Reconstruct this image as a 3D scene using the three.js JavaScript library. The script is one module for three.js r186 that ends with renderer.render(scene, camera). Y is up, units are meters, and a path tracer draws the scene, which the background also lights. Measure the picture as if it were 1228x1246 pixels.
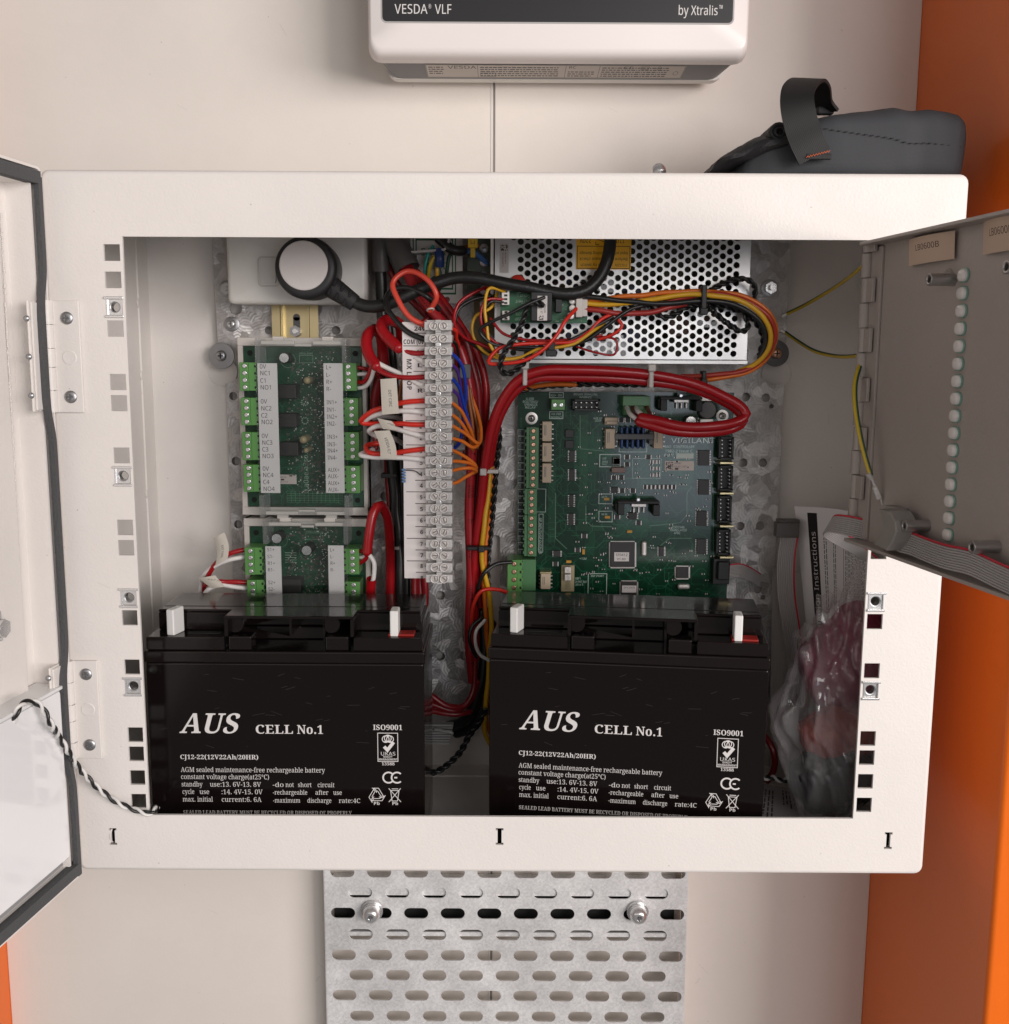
import * as THREE from 'three';
import { mergeGeometries, mergeVertices, toCreasedNormals } from 'three/addons/utils/BufferGeometryUtils.js';
import { RoundedBoxGeometry } from 'three/addons/geometries/RoundedBoxGeometry.js';
import { RectAreaLightUniformsLib } from 'three/addons/lights/RectAreaLightUniformsLib.js';

// ---------------------------------------------------------------- camera, light, exposure
const V3 = THREE.Vector3, MM = 0.001;
const scene = new THREE.Scene();
const camera = new THREE.PerspectiveCamera(2 * Math.atan(623 / 1260) * 180 / Math.PI, 1228 / 1246, 0.01, 20);
camera.position.set(0.0012532, 0.109587, 0.629719);
camera.rotation.set(-0.14577, 0.00023, 0.00506, 'YXZ');
camera.updateMatrixWorld(true);
scene.add(camera);
const renderer = new THREE.WebGLRenderer();
renderer.toneMapping = THREE.LinearToneMapping;
renderer.toneMappingExposure = 1.17;
renderer.shadowMap.enabled = true;
scene.background = new THREE.Color(0.15, 0.146, 0.142);   // dull grey surroundings behind the camera
RectAreaLightUniformsLib.init();
function areaLight(color, intensity, w, h, from, to) {
  const l = new THREE.RectAreaLight(color, intensity, w, h);
  l.position.set(...from); l.lookAt(...to); scene.add(l); return l;
}
// daylight from an opening on the right, and a weaker bright patch behind the camera
areaLight(0xfff6f2, 10.8, 1.5, 1.0, [1.75, 0.36, 1.8], [0, 0.05, -0.1]);
areaLight(0xe4eeff, 2.6, 0.42, 0.42, [0.53, -0.13, 2.0], [0.05, 0, -0.1]);
areaLight(0xfdf9f7, 4.7, 0.9, 0.8, [0.85, 0.45, 2.1], [0, 0, -0.1]);
areaLight(0xfff6f0, 0.8, 1.3, 0.8, [-0.55, 0.55, 2.2], [0, 0, -0.1]);

// ---------------------------------------------------------------- helpers (all lengths in millimetres, scaled when a mesh is made)
let seedState = 7;
const rnd = () => { seedState = (seedState * 1664525 + 1013904223) >>> 0; return seedState / 4294967296; };
const rr = (a, b) => a + (b - a) * rnd();
const eye = new V3(1.2532, 109.587, 629.719), camM = new THREE.Matrix4().extractRotation(camera.matrixWorld);
const ray = (px, py) => new V3((px - 614) / 1260, -(py - 623) / 1260, -1).applyMatrix4(camM);
// the point of the plane z = depth that is seen at (px, py)
function U(px, py, z) { const d = ray(px, py), t = (z - eye.z) / d.z; return eye.clone().addScaledVector(d, t); }
const org = new WeakMap(), names = {};
function numbered(n) { const k = names[n] = (names[n] ?? -1) + 1; return k ? n + '_' + String(k).padStart(3, '0') : n; }
function tag(o, label, category, group, kind) {
  if (label) o.userData.label = label;
  if (category) o.userData.category = category;
  if (group) o.userData.group = group;
  if (kind) o.userData.kind = kind;
  return o;
}
function thing(name, label, category, at, { group, rot, local } = {}) {
  const o = new THREE.Group(); o.name = numbered(name); scene.add(o);
  o.position.set(at[0] * MM, at[1] * MM, at[2] * MM); if (rot) o.rotation.set(...rot);
  org.set(o, (rot || local) ? new V3() : new V3(...at));
  return tag(o, label, category, group);
}
function boxUV(g) {
  const p = g.attributes.position, uv = new Float32Array(p.count * 2), a = new V3(), b = new V3(), c = new V3(), n = new V3();
  for (let i = 0; i < p.count; i += 3) {
    a.fromBufferAttribute(p, i); b.fromBufferAttribute(p, i + 1); c.fromBufferAttribute(p, i + 2);
    n.copy(b).sub(a).cross(c.clone().sub(a));
    const x = Math.abs(n.x), y = Math.abs(n.y), z = Math.abs(n.z);
    [a, b, c].forEach((q, k) => {
      const j = (i + k) * 2;
      if (z >= x && z >= y) { uv[j] = q.x; uv[j + 1] = q.y; } else if (x >= y) { uv[j] = q.z; uv[j + 1] = q.y; } else { uv[j] = q.x; uv[j + 1] = q.z; }
      uv[j] *= MM; uv[j + 1] *= MM;
    });
  }
  g.setAttribute('uv', new THREE.BufferAttribute(uv, 2));
}
function prep(geos, keep) {
  const list = (Array.isArray(geos) ? geos : [geos]).flat(3).map((g) => {
    let q = g.index ? g.toNonIndexed() : g.clone();
    for (const k of Object.keys(q.attributes)) if (!['position', 'normal', 'uv'].includes(k)) q.deleteAttribute(k);
    if (!q.attributes.normal) q.computeVertexNormals();
    if (!keep || !q.attributes.uv) boxUV(q);
    return q;
  });
  return list.length > 1 ? mergeGeometries(list) : list[0];
}
// one named mesh: a part of `parent`, or a thing of its own when parent is null
function part(name, geos, mat, parent, o = {}) {
  const g = prep(geos, o.keep);
  let c;
  if (parent) c = org.get(parent);
  else { g.computeBoundingBox(); const b = g.boundingBox; c = new V3((b.min.x + b.max.x) / 2, b.min.y, (b.min.z + b.max.z) / 2); }
  g.translate(-c.x, -c.y, -c.z); g.scale(MM, MM, MM);
  const m = new THREE.Mesh(g, mat); m.name = parent ? name : numbered(name);
  if (parent) parent.add(m); else { scene.add(m); m.position.set(c.x * MM, c.y * MM, c.z * MM); }
  org.set(m, c.clone());
  return tag(m, o.label, o.category, o.group, o.kind);
}
const T = (name, geos, mat, label, category, o = {}) => part(name, geos, mat, null, { label, category, ...o });
// a mesh that shares its geometry (already in metres) with its fellows
function inst(name, geo, mat, parent, p, rot) {
  const m = new THREE.Mesh(geo, mat), c = org.get(parent); m.name = name;
  m.position.set((p.x - c.x) * MM, (p.y - c.y) * MM, (p.z - c.z) * MM); if (rot) m.rotation.set(...rot);
  parent.add(m); org.set(m, new V3()); return m;
}
const shared = (geos, keep) => { const g = prep(geos, keep); g.scale(MM, MM, MM); return g; };
function box(x0, x1, y0, y1, z0, z1, r = 0, s = 1) {
  const w = Math.abs(x1 - x0), h = Math.abs(y1 - y0), d = Math.abs(z1 - z0);
  const g = r ? new RoundedBoxGeometry(w, h, d, s, Math.min(r, w / 2.01, h / 2.01, d / 2.01)) : new THREE.BoxGeometry(w, h, d);
  g.translate((x0 + x1) / 2, (y0 + y1) / 2, (z0 + z1) / 2); return g;
}
// a box whose front face covers those pixels at depth z1
function pbox(px0, py0, px1, py1, z0, z1, r = 0) {
  const a = U(px0, (py0 + py1) / 2, z1), b = U(px1, (py0 + py1) / 2, z1), c = U((px0 + px1) / 2, py0, z1), d = U((px0 + px1) / 2, py1, z1);
  return box(a.x, b.x, d.y, c.y, z0, z1, r);
}
function cyl(a, b, r0, r1 = r0, seg = 16) {
  const d = b.clone().sub(a), g = new THREE.CylinderGeometry(r1, r0, d.length(), seg);
  g.applyQuaternion(new THREE.Quaternion().setFromUnitVectors(new V3(0, 1, 0), d.normalize()));
  const m = a.clone().add(b).multiplyScalar(0.5); g.translate(m.x, m.y, m.z); return g;
}
const zc = (x, y, z0, z1, r0, r1 = r0, seg = 16) => cyl(new V3(x, y, z0), new V3(x, y, z1), r0, r1, seg);
function lathe(pts, seg = 24) {   // profile [r, z], axis along +z
  const g = new THREE.LatheGeometry(pts.map(([r, z]) => new THREE.Vector2(r, z)), seg); g.rotateX(Math.PI / 2); return g;
}
function ext(shape, z0, d, bevel = 0, seg = 12) {
  const g = new THREE.ExtrudeGeometry(shape, { depth: d - 2 * bevel, bevelEnabled: bevel > 0, bevelSize: bevel, bevelThickness: bevel, bevelOffset: -bevel, bevelSegments: 2, curveSegments: seg });
  g.translate(0, 0, z0 + bevel); return g;
}
const rectShape = (x0, y0, x1, y1, r = 0) => {
  const s = new THREE.Shape();
  if (!r) { s.moveTo(x0, y0); s.lineTo(x1, y0); s.lineTo(x1, y1); s.lineTo(x0, y1); s.closePath(); return s; }
  s.moveTo(x0 + r, y0); s.lineTo(x1 - r, y0); s.absarc(x1 - r, y0 + r, r, -Math.PI / 2, 0); s.lineTo(x1, y1 - r); s.absarc(x1 - r, y1 - r, r, 0, Math.PI / 2);
  s.lineTo(x0 + r, y1); s.absarc(x0 + r, y1 - r, r, Math.PI / 2, Math.PI); s.lineTo(x0, y0 + r); s.absarc(x0 + r, y0 + r, r, Math.PI, 1.5 * Math.PI); return s;
};
const poly = (pts) => { const s = new THREE.Shape(); pts.forEach(([x, y], i) => i ? s.lineTo(x, y) : s.moveTo(x, y)); s.closePath(); return s; };
const circ = (x, y, r) => { const s = new THREE.Path(); s.absarc(x, y, r, 0, Math.PI * 2, true); return s; };
const slotPath = (x, y, w, h) => { const s = new THREE.Path(), r = h / 2; s.absarc(x + w / 2 - r, y, r, -Math.PI / 2, Math.PI / 2); s.absarc(x - w / 2 + r, y, r, Math.PI / 2, 1.5 * Math.PI); s.closePath(); return s; };
// joins closed loops of equally many points
function loft(loops, { caps = true, crease = 0.7, closed = false } = {}) {
  const pos = [], n = loops[0].length, tri = (a, b, c) => pos.push(a.x, a.y, a.z, b.x, b.y, b.z, c.x, c.y, c.z);
  const L = closed ? [...loops, loops[0]] : loops;
  for (let i = 0; i + 1 < L.length; i++) for (let j = 0; j < n; j++) { const k = (j + 1) % n; tri(L[i][j], L[i][k], L[i + 1][k]); tri(L[i][j], L[i + 1][k], L[i + 1][j]); }
  if (caps && !closed) [[loops[0], 1], [loops.at(-1), 0]].forEach(([l, f]) => {
    const c = l.reduce((s, q) => s.add(q), new V3()).multiplyScalar(1 / n);
    for (let j = 0; j < n; j++) { const k = (j + 1) % n; f ? tri(c, l[k], l[j]) : tri(c, l[j], l[k]); }
  });
  const g = new THREE.BufferGeometry(); g.setAttribute('position', new THREE.Float32BufferAttribute(pos, 3));
  return crease ? toCreasedNormals(g, crease) : (g.computeVertexNormals(), g);
}
const rrLoop = (x0, y0, x1, y1, r, z, k = 4) => {
  const out = []; [[x1 - r, y0 + r, -90], [x1 - r, y1 - r, 0], [x0 + r, y1 - r, 90], [x0 + r, y0 + r, 180]].forEach(([cx, cy, a]) => {
    for (let i = 0; i <= k; i++) { const t = (a + 90 * i / k) * Math.PI / 180; out.push(new V3(cx + r * Math.cos(t), cy + r * Math.sin(t), z)); }
  }); return out;
};
const smooth = (pts, n) => { const c = new THREE.CatmullRomCurve3(pts, false, 'centripetal'); return c.getSpacedPoints(n ?? Math.max(8, Math.round(c.getLength() / 2.2))); };
// flat strip swept along points; `across` gives the direction of its width
function strip(pts, across, w, t) {
  const loops = pts.map((p, i) => {
    const tan = pts[Math.min(i + 1, pts.length - 1)].clone().sub(pts[Math.max(i - 1, 0)]).normalize();
    const a = (typeof across === 'function' ? across(i / (pts.length - 1)) : across).clone(); a.addScaledVector(tan, -a.dot(tan)).normalize();
    const n = tan.clone().cross(a);
    return [[-1, -1], [1, -1], [1, 1], [-1, 1]].map(([u, v]) => p.clone().addScaledVector(a, u * w / 2).addScaledVector(n, v * t / 2));
  });
  return loft(loops, { crease: 0.6 });
}
function tube(pts, r, radial = 8, n) {
  const c = new THREE.CatmullRomCurve3(pts, false, 'centripetal');
  return new THREE.TubeGeometry(c, n ?? Math.max(6, Math.min(160, Math.round(c.getLength() / Math.max(1.2, r * 1.1)))), r, radial, false);
}
const P = (list) => list.map(([x, y, z]) => U(x, y, z));
function caps(pts, r) { return [pts[0], pts.at(-1)].map((p) => { const s = new THREE.SphereGeometry(r * 0.98, 8, 6); s.translate(p.x, p.y, p.z); return s; }); }
const loosen = (p, k) => { if (p.length < 3) return p; const cv = new THREE.CatmullRomCurve3(p, false, 'centripetal'), n = Math.max(4, Math.round(cv.getLength() / 13)); return cv.getSpacedPoints(n).map((q, i) => (i === 0 || i === n) ? q : q.add(new V3(rr(-k, k), rr(-k, k), rr(-k, k)))); };
const wire = (list, r) => { const p = loosen(P(list), 0.42); return [tube(p, r, r > 2 ? 12 : 8), ...caps(p, r)]; };
// two strands wound round one another
function twist(list, r, pitch) {
  const mid = new THREE.CatmullRomCurve3(P(list), false, 'centripetal'), L = mid.getLength(), n = Math.ceil(L / pitch * 8), fr = mid.computeFrenetFrames(n);
  return [0, Math.PI].map((ph) => {
    const pts = []; for (let i = 0; i <= n; i++) { const a = ph + i / n * L / pitch * 2 * Math.PI, p = mid.getPointAt(i / n); pts.push(p.addScaledVector(fr.normals[i], r * Math.cos(a)).addScaledVector(fr.binormals[i], r * Math.sin(a))); }
    return new THREE.TubeGeometry(new THREE.CatmullRomCurve3(pts), n * 2, r, 6, false);
  });
}

// ---------------------------------------------------------------- textures
function tileNoise(n, cells, seed) {   // tileable value noise, n x n
  const g = new Float32Array(cells * cells); let s = seed * 2654435761 >>> 0;
  for (let i = 0; i < g.length; i++) { s = (s * 1664525 + 1013904223) >>> 0; g[i] = s / 4294967296; }
  const out = new Float32Array(n * n);
  for (let y = 0; y < n; y++) for (let x = 0; x < n; x++) {
    const fx = x / n * cells, fy = y / n * cells, ix = fx | 0, iy = fy | 0; let u = fx - ix, v = fy - iy; u = u * u * (3 - 2 * u); v = v * v * (3 - 2 * v);
    const a = g[iy * cells + ix], b = g[iy * cells + (ix + 1) % cells], c = g[((iy + 1) % cells) * cells + ix], d = g[((iy + 1) % cells) * cells + (ix + 1) % cells];
    out[y * n + x] = a + (b - a) * u + (c - a) * v + (a - b - c + d) * u * v;
  }
  return out;
}
function fbm(n, cells, oct, seed) {
  const out = new Float32Array(n * n); let amp = 1, sum = 0;
  for (let o = 0; o < oct; o++) { const t = tileNoise(n, cells << o, seed + o); for (let i = 0; i < out.length; i++) out[i] += t[i] * amp; sum += amp; amp *= 0.55; }
  for (let i = 0; i < out.length; i++) out[i] /= sum; return out;
}
function tex(n, fn, metres, srgb) {
  const d = new Uint8Array(n * n * 4);
  for (let i = 0; i < n * n; i++) { const v = fn(i, i % n, (i / n) | 0); const [r, g, b] = typeof v === 'number' ? [v, v, v] : v; d[i * 4] = Math.max(0, Math.min(255, r * 255)); d[i * 4 + 1] = Math.max(0, Math.min(255, g * 255)); d[i * 4 + 2] = Math.max(0, Math.min(255, b * 255)); d[i * 4 + 3] = 255; }
  const t = new THREE.DataTexture(d, n, n); t.wrapS = t.wrapT = THREE.RepeatWrapping; t.magFilter = THREE.LinearFilter; t.minFilter = THREE.LinearFilter; t.repeat.set(1 / metres, 1 / metres);
  if (srgb) t.colorSpace = THREE.SRGBColorSpace; t.needsUpdate = true; return t;
}
const nF = fbm(512, 48, 3, 3), nM = fbm(512, 8, 5, 11), nL = fbm(512, 3, 5, 23);
const peel = tex(512, (i) => Math.pow(nF[i], 1.2), 0.058);
const speck = new Float32Array(512 * 512);   // small marks, specks and short scuffs
for (let k = 0; k < 26; k++) { let x = rnd() * 512, y = rnd() * 512; const n = k % 5 ? 1 : (6 + rnd() * 14) | 0, t = rnd() * 6.3, v = rr(0.04, k % 5 ? 0.3 : 0.08); for (let q = 0; q < n; q++) { speck[((y | 0) & 511) * 512 + ((x | 0) & 511)] = v; x += Math.cos(t); y += Math.sin(t); } }
const soot = tex(512, (i) => 0.985 + 0.022 * (nM[i] - 0.5) + 0.02 * (nL[i] - 0.5) - speck[i], 0.33, true);     // faint dirt, multiplies
const satin = tex(512, (i) => [0, 0.32 + 0.22 * nM[i] + 0.08 * nL[i], 0], 0.25);
const gloss = tex(512, (i) => [0, 0.10 + 0.22 * Math.max(0, nM[i] - 0.35) + speck[i] * 0.6, 0], 0.12);     // handled plastic
const rough = tex(512, (i) => [0, 0.35 + 0.5 * nM[i], 0], 0.22);
// galvanised spangle: crystals with feathered grain
const SP = 1024;
const spangle = (() => {
  const K = 21, pts = [];
  for (let y = 0; y < K; y++) for (let x = 0; x < K; x++) pts.push([(x + rnd()) / K, (y + rnd()) / K, rnd(), rnd() * Math.PI, rnd() - 0.5, rnd() - 0.5]);
  const h = new Float32Array(SP * SP), tone = new Float32Array(SP * SP), nx = new Float32Array(SP * SP), ny = new Float32Array(SP * SP);
  const wob = fbm(SP, 14, 4, 5), wob2 = fbm(SP, 14, 4, 77), st = fbm(SP, 64, 2, 9);
  for (let y = 0; y < SP; y++) for (let x = 0; x < SP; x++) {
    const i = y * SP + x, u = x / SP + (wob[i] - 0.5) * 0.02, v = y / SP + (wob2[i] - 0.5) * 0.02; let best = 9, b = null;
    const cx = Math.floor(u * K), cy = Math.floor(v * K);
    for (let dy = -1; dy <= 1; dy++) for (let dx = -1; dx <= 1; dx++) {
      const gx = cx + dx, gy = cy + dy, q = pts[((gy % K + K) % K) * K + ((gx % K + K) % K)];
      const ex = u - q[0] - Math.floor(gx / K), ey = v - q[1] - Math.floor(gy / K), a = q[3], l = (ex * Math.cos(a) + ey * Math.sin(a)) * 0.62, w = -ex * Math.sin(a) + ey * Math.cos(a), d = l * l + w * w;
      if (d < best) { best = d; b = [q, l, w]; }
    }
    const [q, l, w] = b, fe = Math.sin((w * 430 + Math.abs(l) * 260 + st[i] * 1.6)) * 0.5;
    tone[i] = 0.5 + 0.10 * (q[2] - 0.5) + 0.06 * fe + 0.18 * (st[i] - 0.5) + 0.08 * (nM[((y >> 1) * 512) + (x >> 1)] - 0.5);
    nx[i] = q[4] * 0.5 + fe * 0.3 * Math.cos(q[3]) + (st[i] - 0.5) * 0.15; ny[i] = q[5] * 0.5 + fe * 0.3 * Math.sin(q[3]) + (st[i] - 0.5) * 0.12; h[i] = tone[i];
  }
  const mk = (f, srgb) => { const t = tex(SP, f, 0.16, srgb); return t; };
  return { map: mk((i) => { const t = 0.76 + 0.5 * (tone[i] - 0.5); return [t, t * 0.985, t * 0.975]; }, true), rough: mk((i) => [0, 0.34 + 0.34 * (1 - tone[i]), 0]), normal: mk((i) => [0.5 + 0.5 * nx[i] * 0.8, 0.5 + 0.5 * ny[i] * 0.8, 0.86]) };
})();
const trayTex = tex(512, (i, x, y) => { const t = 0.90 + 0.14 * (nM[i] - 0.5) + 0.16 * (nF[(x * 2 % 512) + 512 * (y * 2 % 512)] - 0.5) + 0.14 * (nL[i] - 0.5); return [t, t, t]; }, 0.14, true);
const trayRough = tex(512, (i) => [0, 0.3 + 0.3 * nM[i], 0], 0.12);
const weave = tex(256, (i, x, y) => 0.5 + 0.25 * Math.sin(x / 256 * Math.PI * 2 * 26) + 0.25 * Math.sin(y / 256 * Math.PI * 2 * 26), 0.02);
const web = tex(256, (i, x, y) => { const a = Math.sin((x + (Math.floor(y / 16) % 2) * 8) / 256 * Math.PI * 2 * 16), b = Math.abs(Math.sin(y / 256 * Math.PI * 16)); return 0.5 + 0.3 * a * b; }, 0.018);
function canvasTex(w, h, draw) {
  const c = document.createElement('canvas'); c.width = w; c.height = h; const x = c.getContext('2d'); draw(x, w, h);
  const t = new THREE.CanvasTexture(c); t.colorSpace = THREE.SRGBColorSpace; return t;
}
// print stretched between two edges of the canvas
function fit(x, s, x0, x1, y, size, font, skew = 0) {
  x.save(); x.font = (font.startsWith('bold ') ? 'bold ' : '') + size + 'px ' + font.replace('bold ', ''); const k = (x1 - x0) / x.measureText(s).width; x.translate(x0, y); x.transform(k, 0, -skew, 1, 0, 0); x.fillText(s, 0, 0); x.restore();
}
// flat printed sheet, uv 0..1, front face +z
function sheet(x0, x1, y0, y1, z, t = 0.12) {
  const g = new THREE.PlaneGeometry(x1 - x0, y1 - y0); g.translate((x0 + x1) / 2, (y0 + y1) / 2, z); return g;
}
const psheet = (px0, py0, px1, py1, z) => { const a = U(px0, (py0 + py1) / 2, z), b = U(px1, (py0 + py1) / 2, z), c = U((px0 + px1) / 2, py0, z), d = U((px0 + px1) / 2, py1, z); return sheet(a.x, b.x, d.y, c.y, z); };

// ---------------------------------------------------------------- materials
const std = (color, roughness, o = {}) => new THREE.MeshPhysicalMaterial({ color, roughness, ...o });
const lin = (r, g, b) => new THREE.Color().setRGB(r, g, b);
const M = {
  powder: std(lin(0.80, 0.76, 0.725), 1, { bumpMap: peel, bumpScale: 0.00009, map: soot, roughnessMap: satin }),
  wall: std(lin(0.80, 0.74, 0.68), 0.5, { map: soot, bumpMap: peel, bumpScale: 0.00004 }),
  orange: std(lin(0.82, 0.155, 0.010), 0.34, { map: soot, bumpMap: peel, bumpScale: 0.00005, specularIntensity: 0.5, clearcoat: 0.2, clearcoatRoughness: 0.05 }),
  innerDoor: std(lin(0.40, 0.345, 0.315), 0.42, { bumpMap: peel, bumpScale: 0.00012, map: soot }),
  foam: std(lin(0.075, 0.075, 0.079), 0.85, { bumpMap: peel, bumpScale: 0.0004 }),
  zinc: std(lin(0.74, 0.735, 0.735), 0.26, { metalness: 0.85 }),
  zincDull: std(lin(0.42, 0.42, 0.43), 0.42, { metalness: 1 }),
  galv: std(0xffffff, 1, { metalness: 0.5, map: spangle.map, roughnessMap: spangle.rough, normalMap: spangle.normal, normalScale: new THREE.Vector2(0.8, 0.8) }),
  tray: std(lin(1, 1, 1), 1, { metalness: 0.35, map: trayTex, roughnessMap: trayRough }),
  copper: std(lin(0.62, 0.36, 0.25), 0.3, { metalness: 1 }),
  gold: std(lin(0.62, 0.52, 0.30), 0.3, { metalness: 0.9 }),
  black: std(lin(0.0085, 0.006, 0.0055), 1, { roughnessMap: gloss, specularIntensity: 0.75 }),
  blackMatt: std(lin(0.014, 0.014, 0.015), 0.5),
  blackHole: std(lin(0.006, 0.006, 0.006), 0.8),
  whitePlastic: std(lin(0.76, 0.74, 0.70), 0.34),
  offWhite: std(lin(0.62, 0.58, 0.54), 0.4),
  capWhite: std(lin(0.80, 0.79, 0.77), 0.45),
  red: std(lin(0.37, 0.007, 0.012), 0.27), redDark: std(lin(0.22, 0.008, 0.012), 0.32), redBright: std(lin(0.68, 0.028, 0.015), 0.32), redOrange: std(lin(0.62, 0.060, 0.035), 0.34),
  white: std(lin(0.82, 0.79, 0.77), 0.38), black2: std(lin(0.012, 0.012, 0.012), 0.34), yellow: std(lin(0.66, 0.36, 0.016), 0.36), orangeW: std(lin(0.70, 0.165, 0.018), 0.34),
  blue: std(lin(0.012, 0.045, 0.40), 0.34), purple: std(lin(0.085, 0.03, 0.25), 0.36), green: std(lin(0.02, 0.16, 0.06), 0.4), teal: std(lin(0.03, 0.36, 0.30), 0.36), greyCable: std(lin(0.30, 0.285, 0.28), 0.42),
  brown: std(lin(0.30, 0.09, 0.02), 0.4), ygreen: std(lin(0.50, 0.36, 0.02), 0.36), dkGreen: std(lin(0.012, 0.06, 0.03), 0.4),
  term: std(lin(0.105, 0.285, 0.075), 0.36), termDark: std(lin(0.05, 0.18, 0.045), 0.38), termPale: std(lin(0.075, 0.205, 0.085), 0.4),
  pcb: std(lin(0.010, 0.095, 0.045), 0.3, { clearcoat: 0.5, clearcoatRoughness: 0.12 }),
  relay: std(lin(0.55, 0.44, 0.32), 0.45), chip: std(lin(0.020, 0.018, 0.018), 0.45), tin: std(lin(0.72, 0.68, 0.65), 0.38, { metalness: 0.55 }),
  grey: std(lin(0.12, 0.12, 0.125), 0.5), lightGrey: std(lin(0.42, 0.41, 0.40), 0.45), paper: std(lin(0.72, 0.69, 0.66), 0.8), beige: std(lin(0.56, 0.47, 0.38), 0.8),
  frosted: std(lin(0.92, 0.92, 0.92), 0.25, { transmission: 0.92, thickness: 0 }),
  clear: std(lin(0.93, 0.94, 0.94), 0.08, { transmission: 1, thickness: 0, ior: 1.45, specularIntensity: 0.8 }),
  tieClear: std(lin(0.72, 0.68, 0.64), 0.4, { transmission: 0.25 }),
};

// ---------------------------------------------------------------- setting: white backboard between orange cabinet sides
const WZ = -200, XR = 315, XL = -427;
{
  const wall = thing('wall', null, null, [0, -600, WZ]); wall.userData.kind = 'structure';
  const panel = (x0, x1) => ext(rectShape(x0, -600, x1, 620), WZ - 6, 6, 0.8);
  part('panel', panel(XL, -9.4), M.wall, wall); part('panel', panel(-7.9, XR), M.wall, wall);
  part('joint_strip', box(-14, -4, -600, 620, WZ - 9, WZ - 2.2), M.lightGrey, wall);
  part('joint_trim', box(-11.0, -9.6, -600, 620, WZ - 0.5, WZ + 0.5, 0.3), M.whitePlastic, wall);
  for (const [s, x, nm] of [[1, XR, 'side_wall_right'], [-1, XL, 'side_wall_left']]) {
    const front = s > 0 ? 11 : -172, sw = thing(nm, null, null, [x, -600, WZ]); sw.userData.kind = 'structure';
    part('panel', box(x, x + s * 3, -600, 620, WZ - 8, front - 3.5), M.orange, sw);
    // rolled front edge that turns outwards
    const prof = []; for (let i = 0; i <= 8; i++) { const a = i / 8 * Math.PI / 2; prof.push([x + s * 3.5 * (1 - Math.cos(a)), front - 3.5 + 3.5 * Math.sin(a)]); }
    prof.push([x + s * 30, front], [x + s * 30, front - 3], [x + s * 4, front - 3], [x + s * 3, front - 4.5]);
    part('rolled_edge', loft([-600, 620].map((y) => prof.map(([a, b]) => new V3(a, y, b))), { crease: 0.5 }), M.orange, sw);
  }
}

// ---------------------------------------------------------------- perforated cable tray on a strut, with two bolts
{
  const x0 = -147, x1 = 154.5, y1 = -150, y0 = -600, z = -177, tray = thing('cable_tray', 'galvanised perforated cable tray standing upright below the white enclosure', 'cable tray', [2.5, y0, z]);
  const s = rectShape(x0, y0, x1, y1);
  const rows = [1062, 1087, 1112, 1138, 1163, 1187.5, 1212, 1237].map((py) => U(618, py, z).y), pitch = rows[4] - rows[5];
  while (rows.at(-1) > y0 + 20) rows.push(rows.at(-1) - pitch);
  rows.unshift(rows[0] + pitch, rows[0] + 2 * pitch);
  rows.forEach((y, r) => {
    const even = (r % 2) === 0, a = even ? U(417.5, 1112, z).x : U(439, 1138, z).x, b = even ? U(818, 1112, z).x : U(797, 1138, z).x, n = even ? 10 : 9;
    for (let i = 0; i < n; i++) s.holes.push(slotPath(a + (b - a) * i / (n - 1), y, 20.2, 9.5));
  });
  part('slotted_base', ext(s, z - 1.2, 1.2, 0, 6), M.tray, tray);
  for (const x of [x0, x1]) part('side_flange', box(x - 0.7, x + 0.7, y0, y1, z - 21, z - 0.3), M.tray, tray);
  const st = thing('strut_channel', 'galvanised strut channel crossing behind the perforated tray', 'strut', [2, U(618, 1138, -179).y - 12, -199]);
  const ya = U(618, 1088.5, -181).y, yb = U(618, 1133, -181).y;
  part('channel', [box(-143, 148, ya, ya + 9, -181, -179), box(-143, 148, yb - 3.6, yb, -181, -179), box(-143, 148, ya + 7, ya + 9, -199, -181), box(-143, 148, yb - 3.6, yb - 2, -199, -181), box(-143, 148, yb - 2, ya + 7, -199.4, -197.5)], M.tray, st);
  part('channel_lining', box(-142, 147, yb - 1.8, ya + 6, -197.3, -192), M.blackHole, st);
  for (const [px, py, l] of [[452, 1112, 'left'], [777, 1113, 'right']]) {
    const c = U(px, py, -170), b = thing('bolt', `shiny round-headed bolt with washers in the ${l} side of the cable tray`, 'bolt', [c.x, c.y, -176], { group: null });
    const at = (pr, seg) => { const g = lathe(pr, seg); g.translate(c.x, c.y, 0); return g; };
    part('washer', at([[4, -175.6], [8.8, -175.6], [9, -175.2], [9, -174], [8.6, -173.7], [4, -173.7]], 32), M.zinc, b);
    part('spring_washer', at([[4, -173.6], [7.4, -173.6], [7.6, -173.2], [7.6, -171.4], [7.2, -171], [4, -171]], 28), M.zinc, b);
    part('head', at([[7.0, -171], [7.4, -170], [7.2, -168], [6.2, -165.6], [4.4, -164], [2.2, -163.2], [1.9, -164.6], [0, -164.8]], 28), M.zinc, b);
    part('cross_recess', [box(c.x - 2.3, c.x + 2.3, c.y - 0.6, c.y + 0.6, -164.6, -163.2), box(c.x - 0.6, c.x + 0.6, c.y - 2.3, c.y + 2.3, -164.6, -163.15)], M.grey, b);
  }
}

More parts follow.
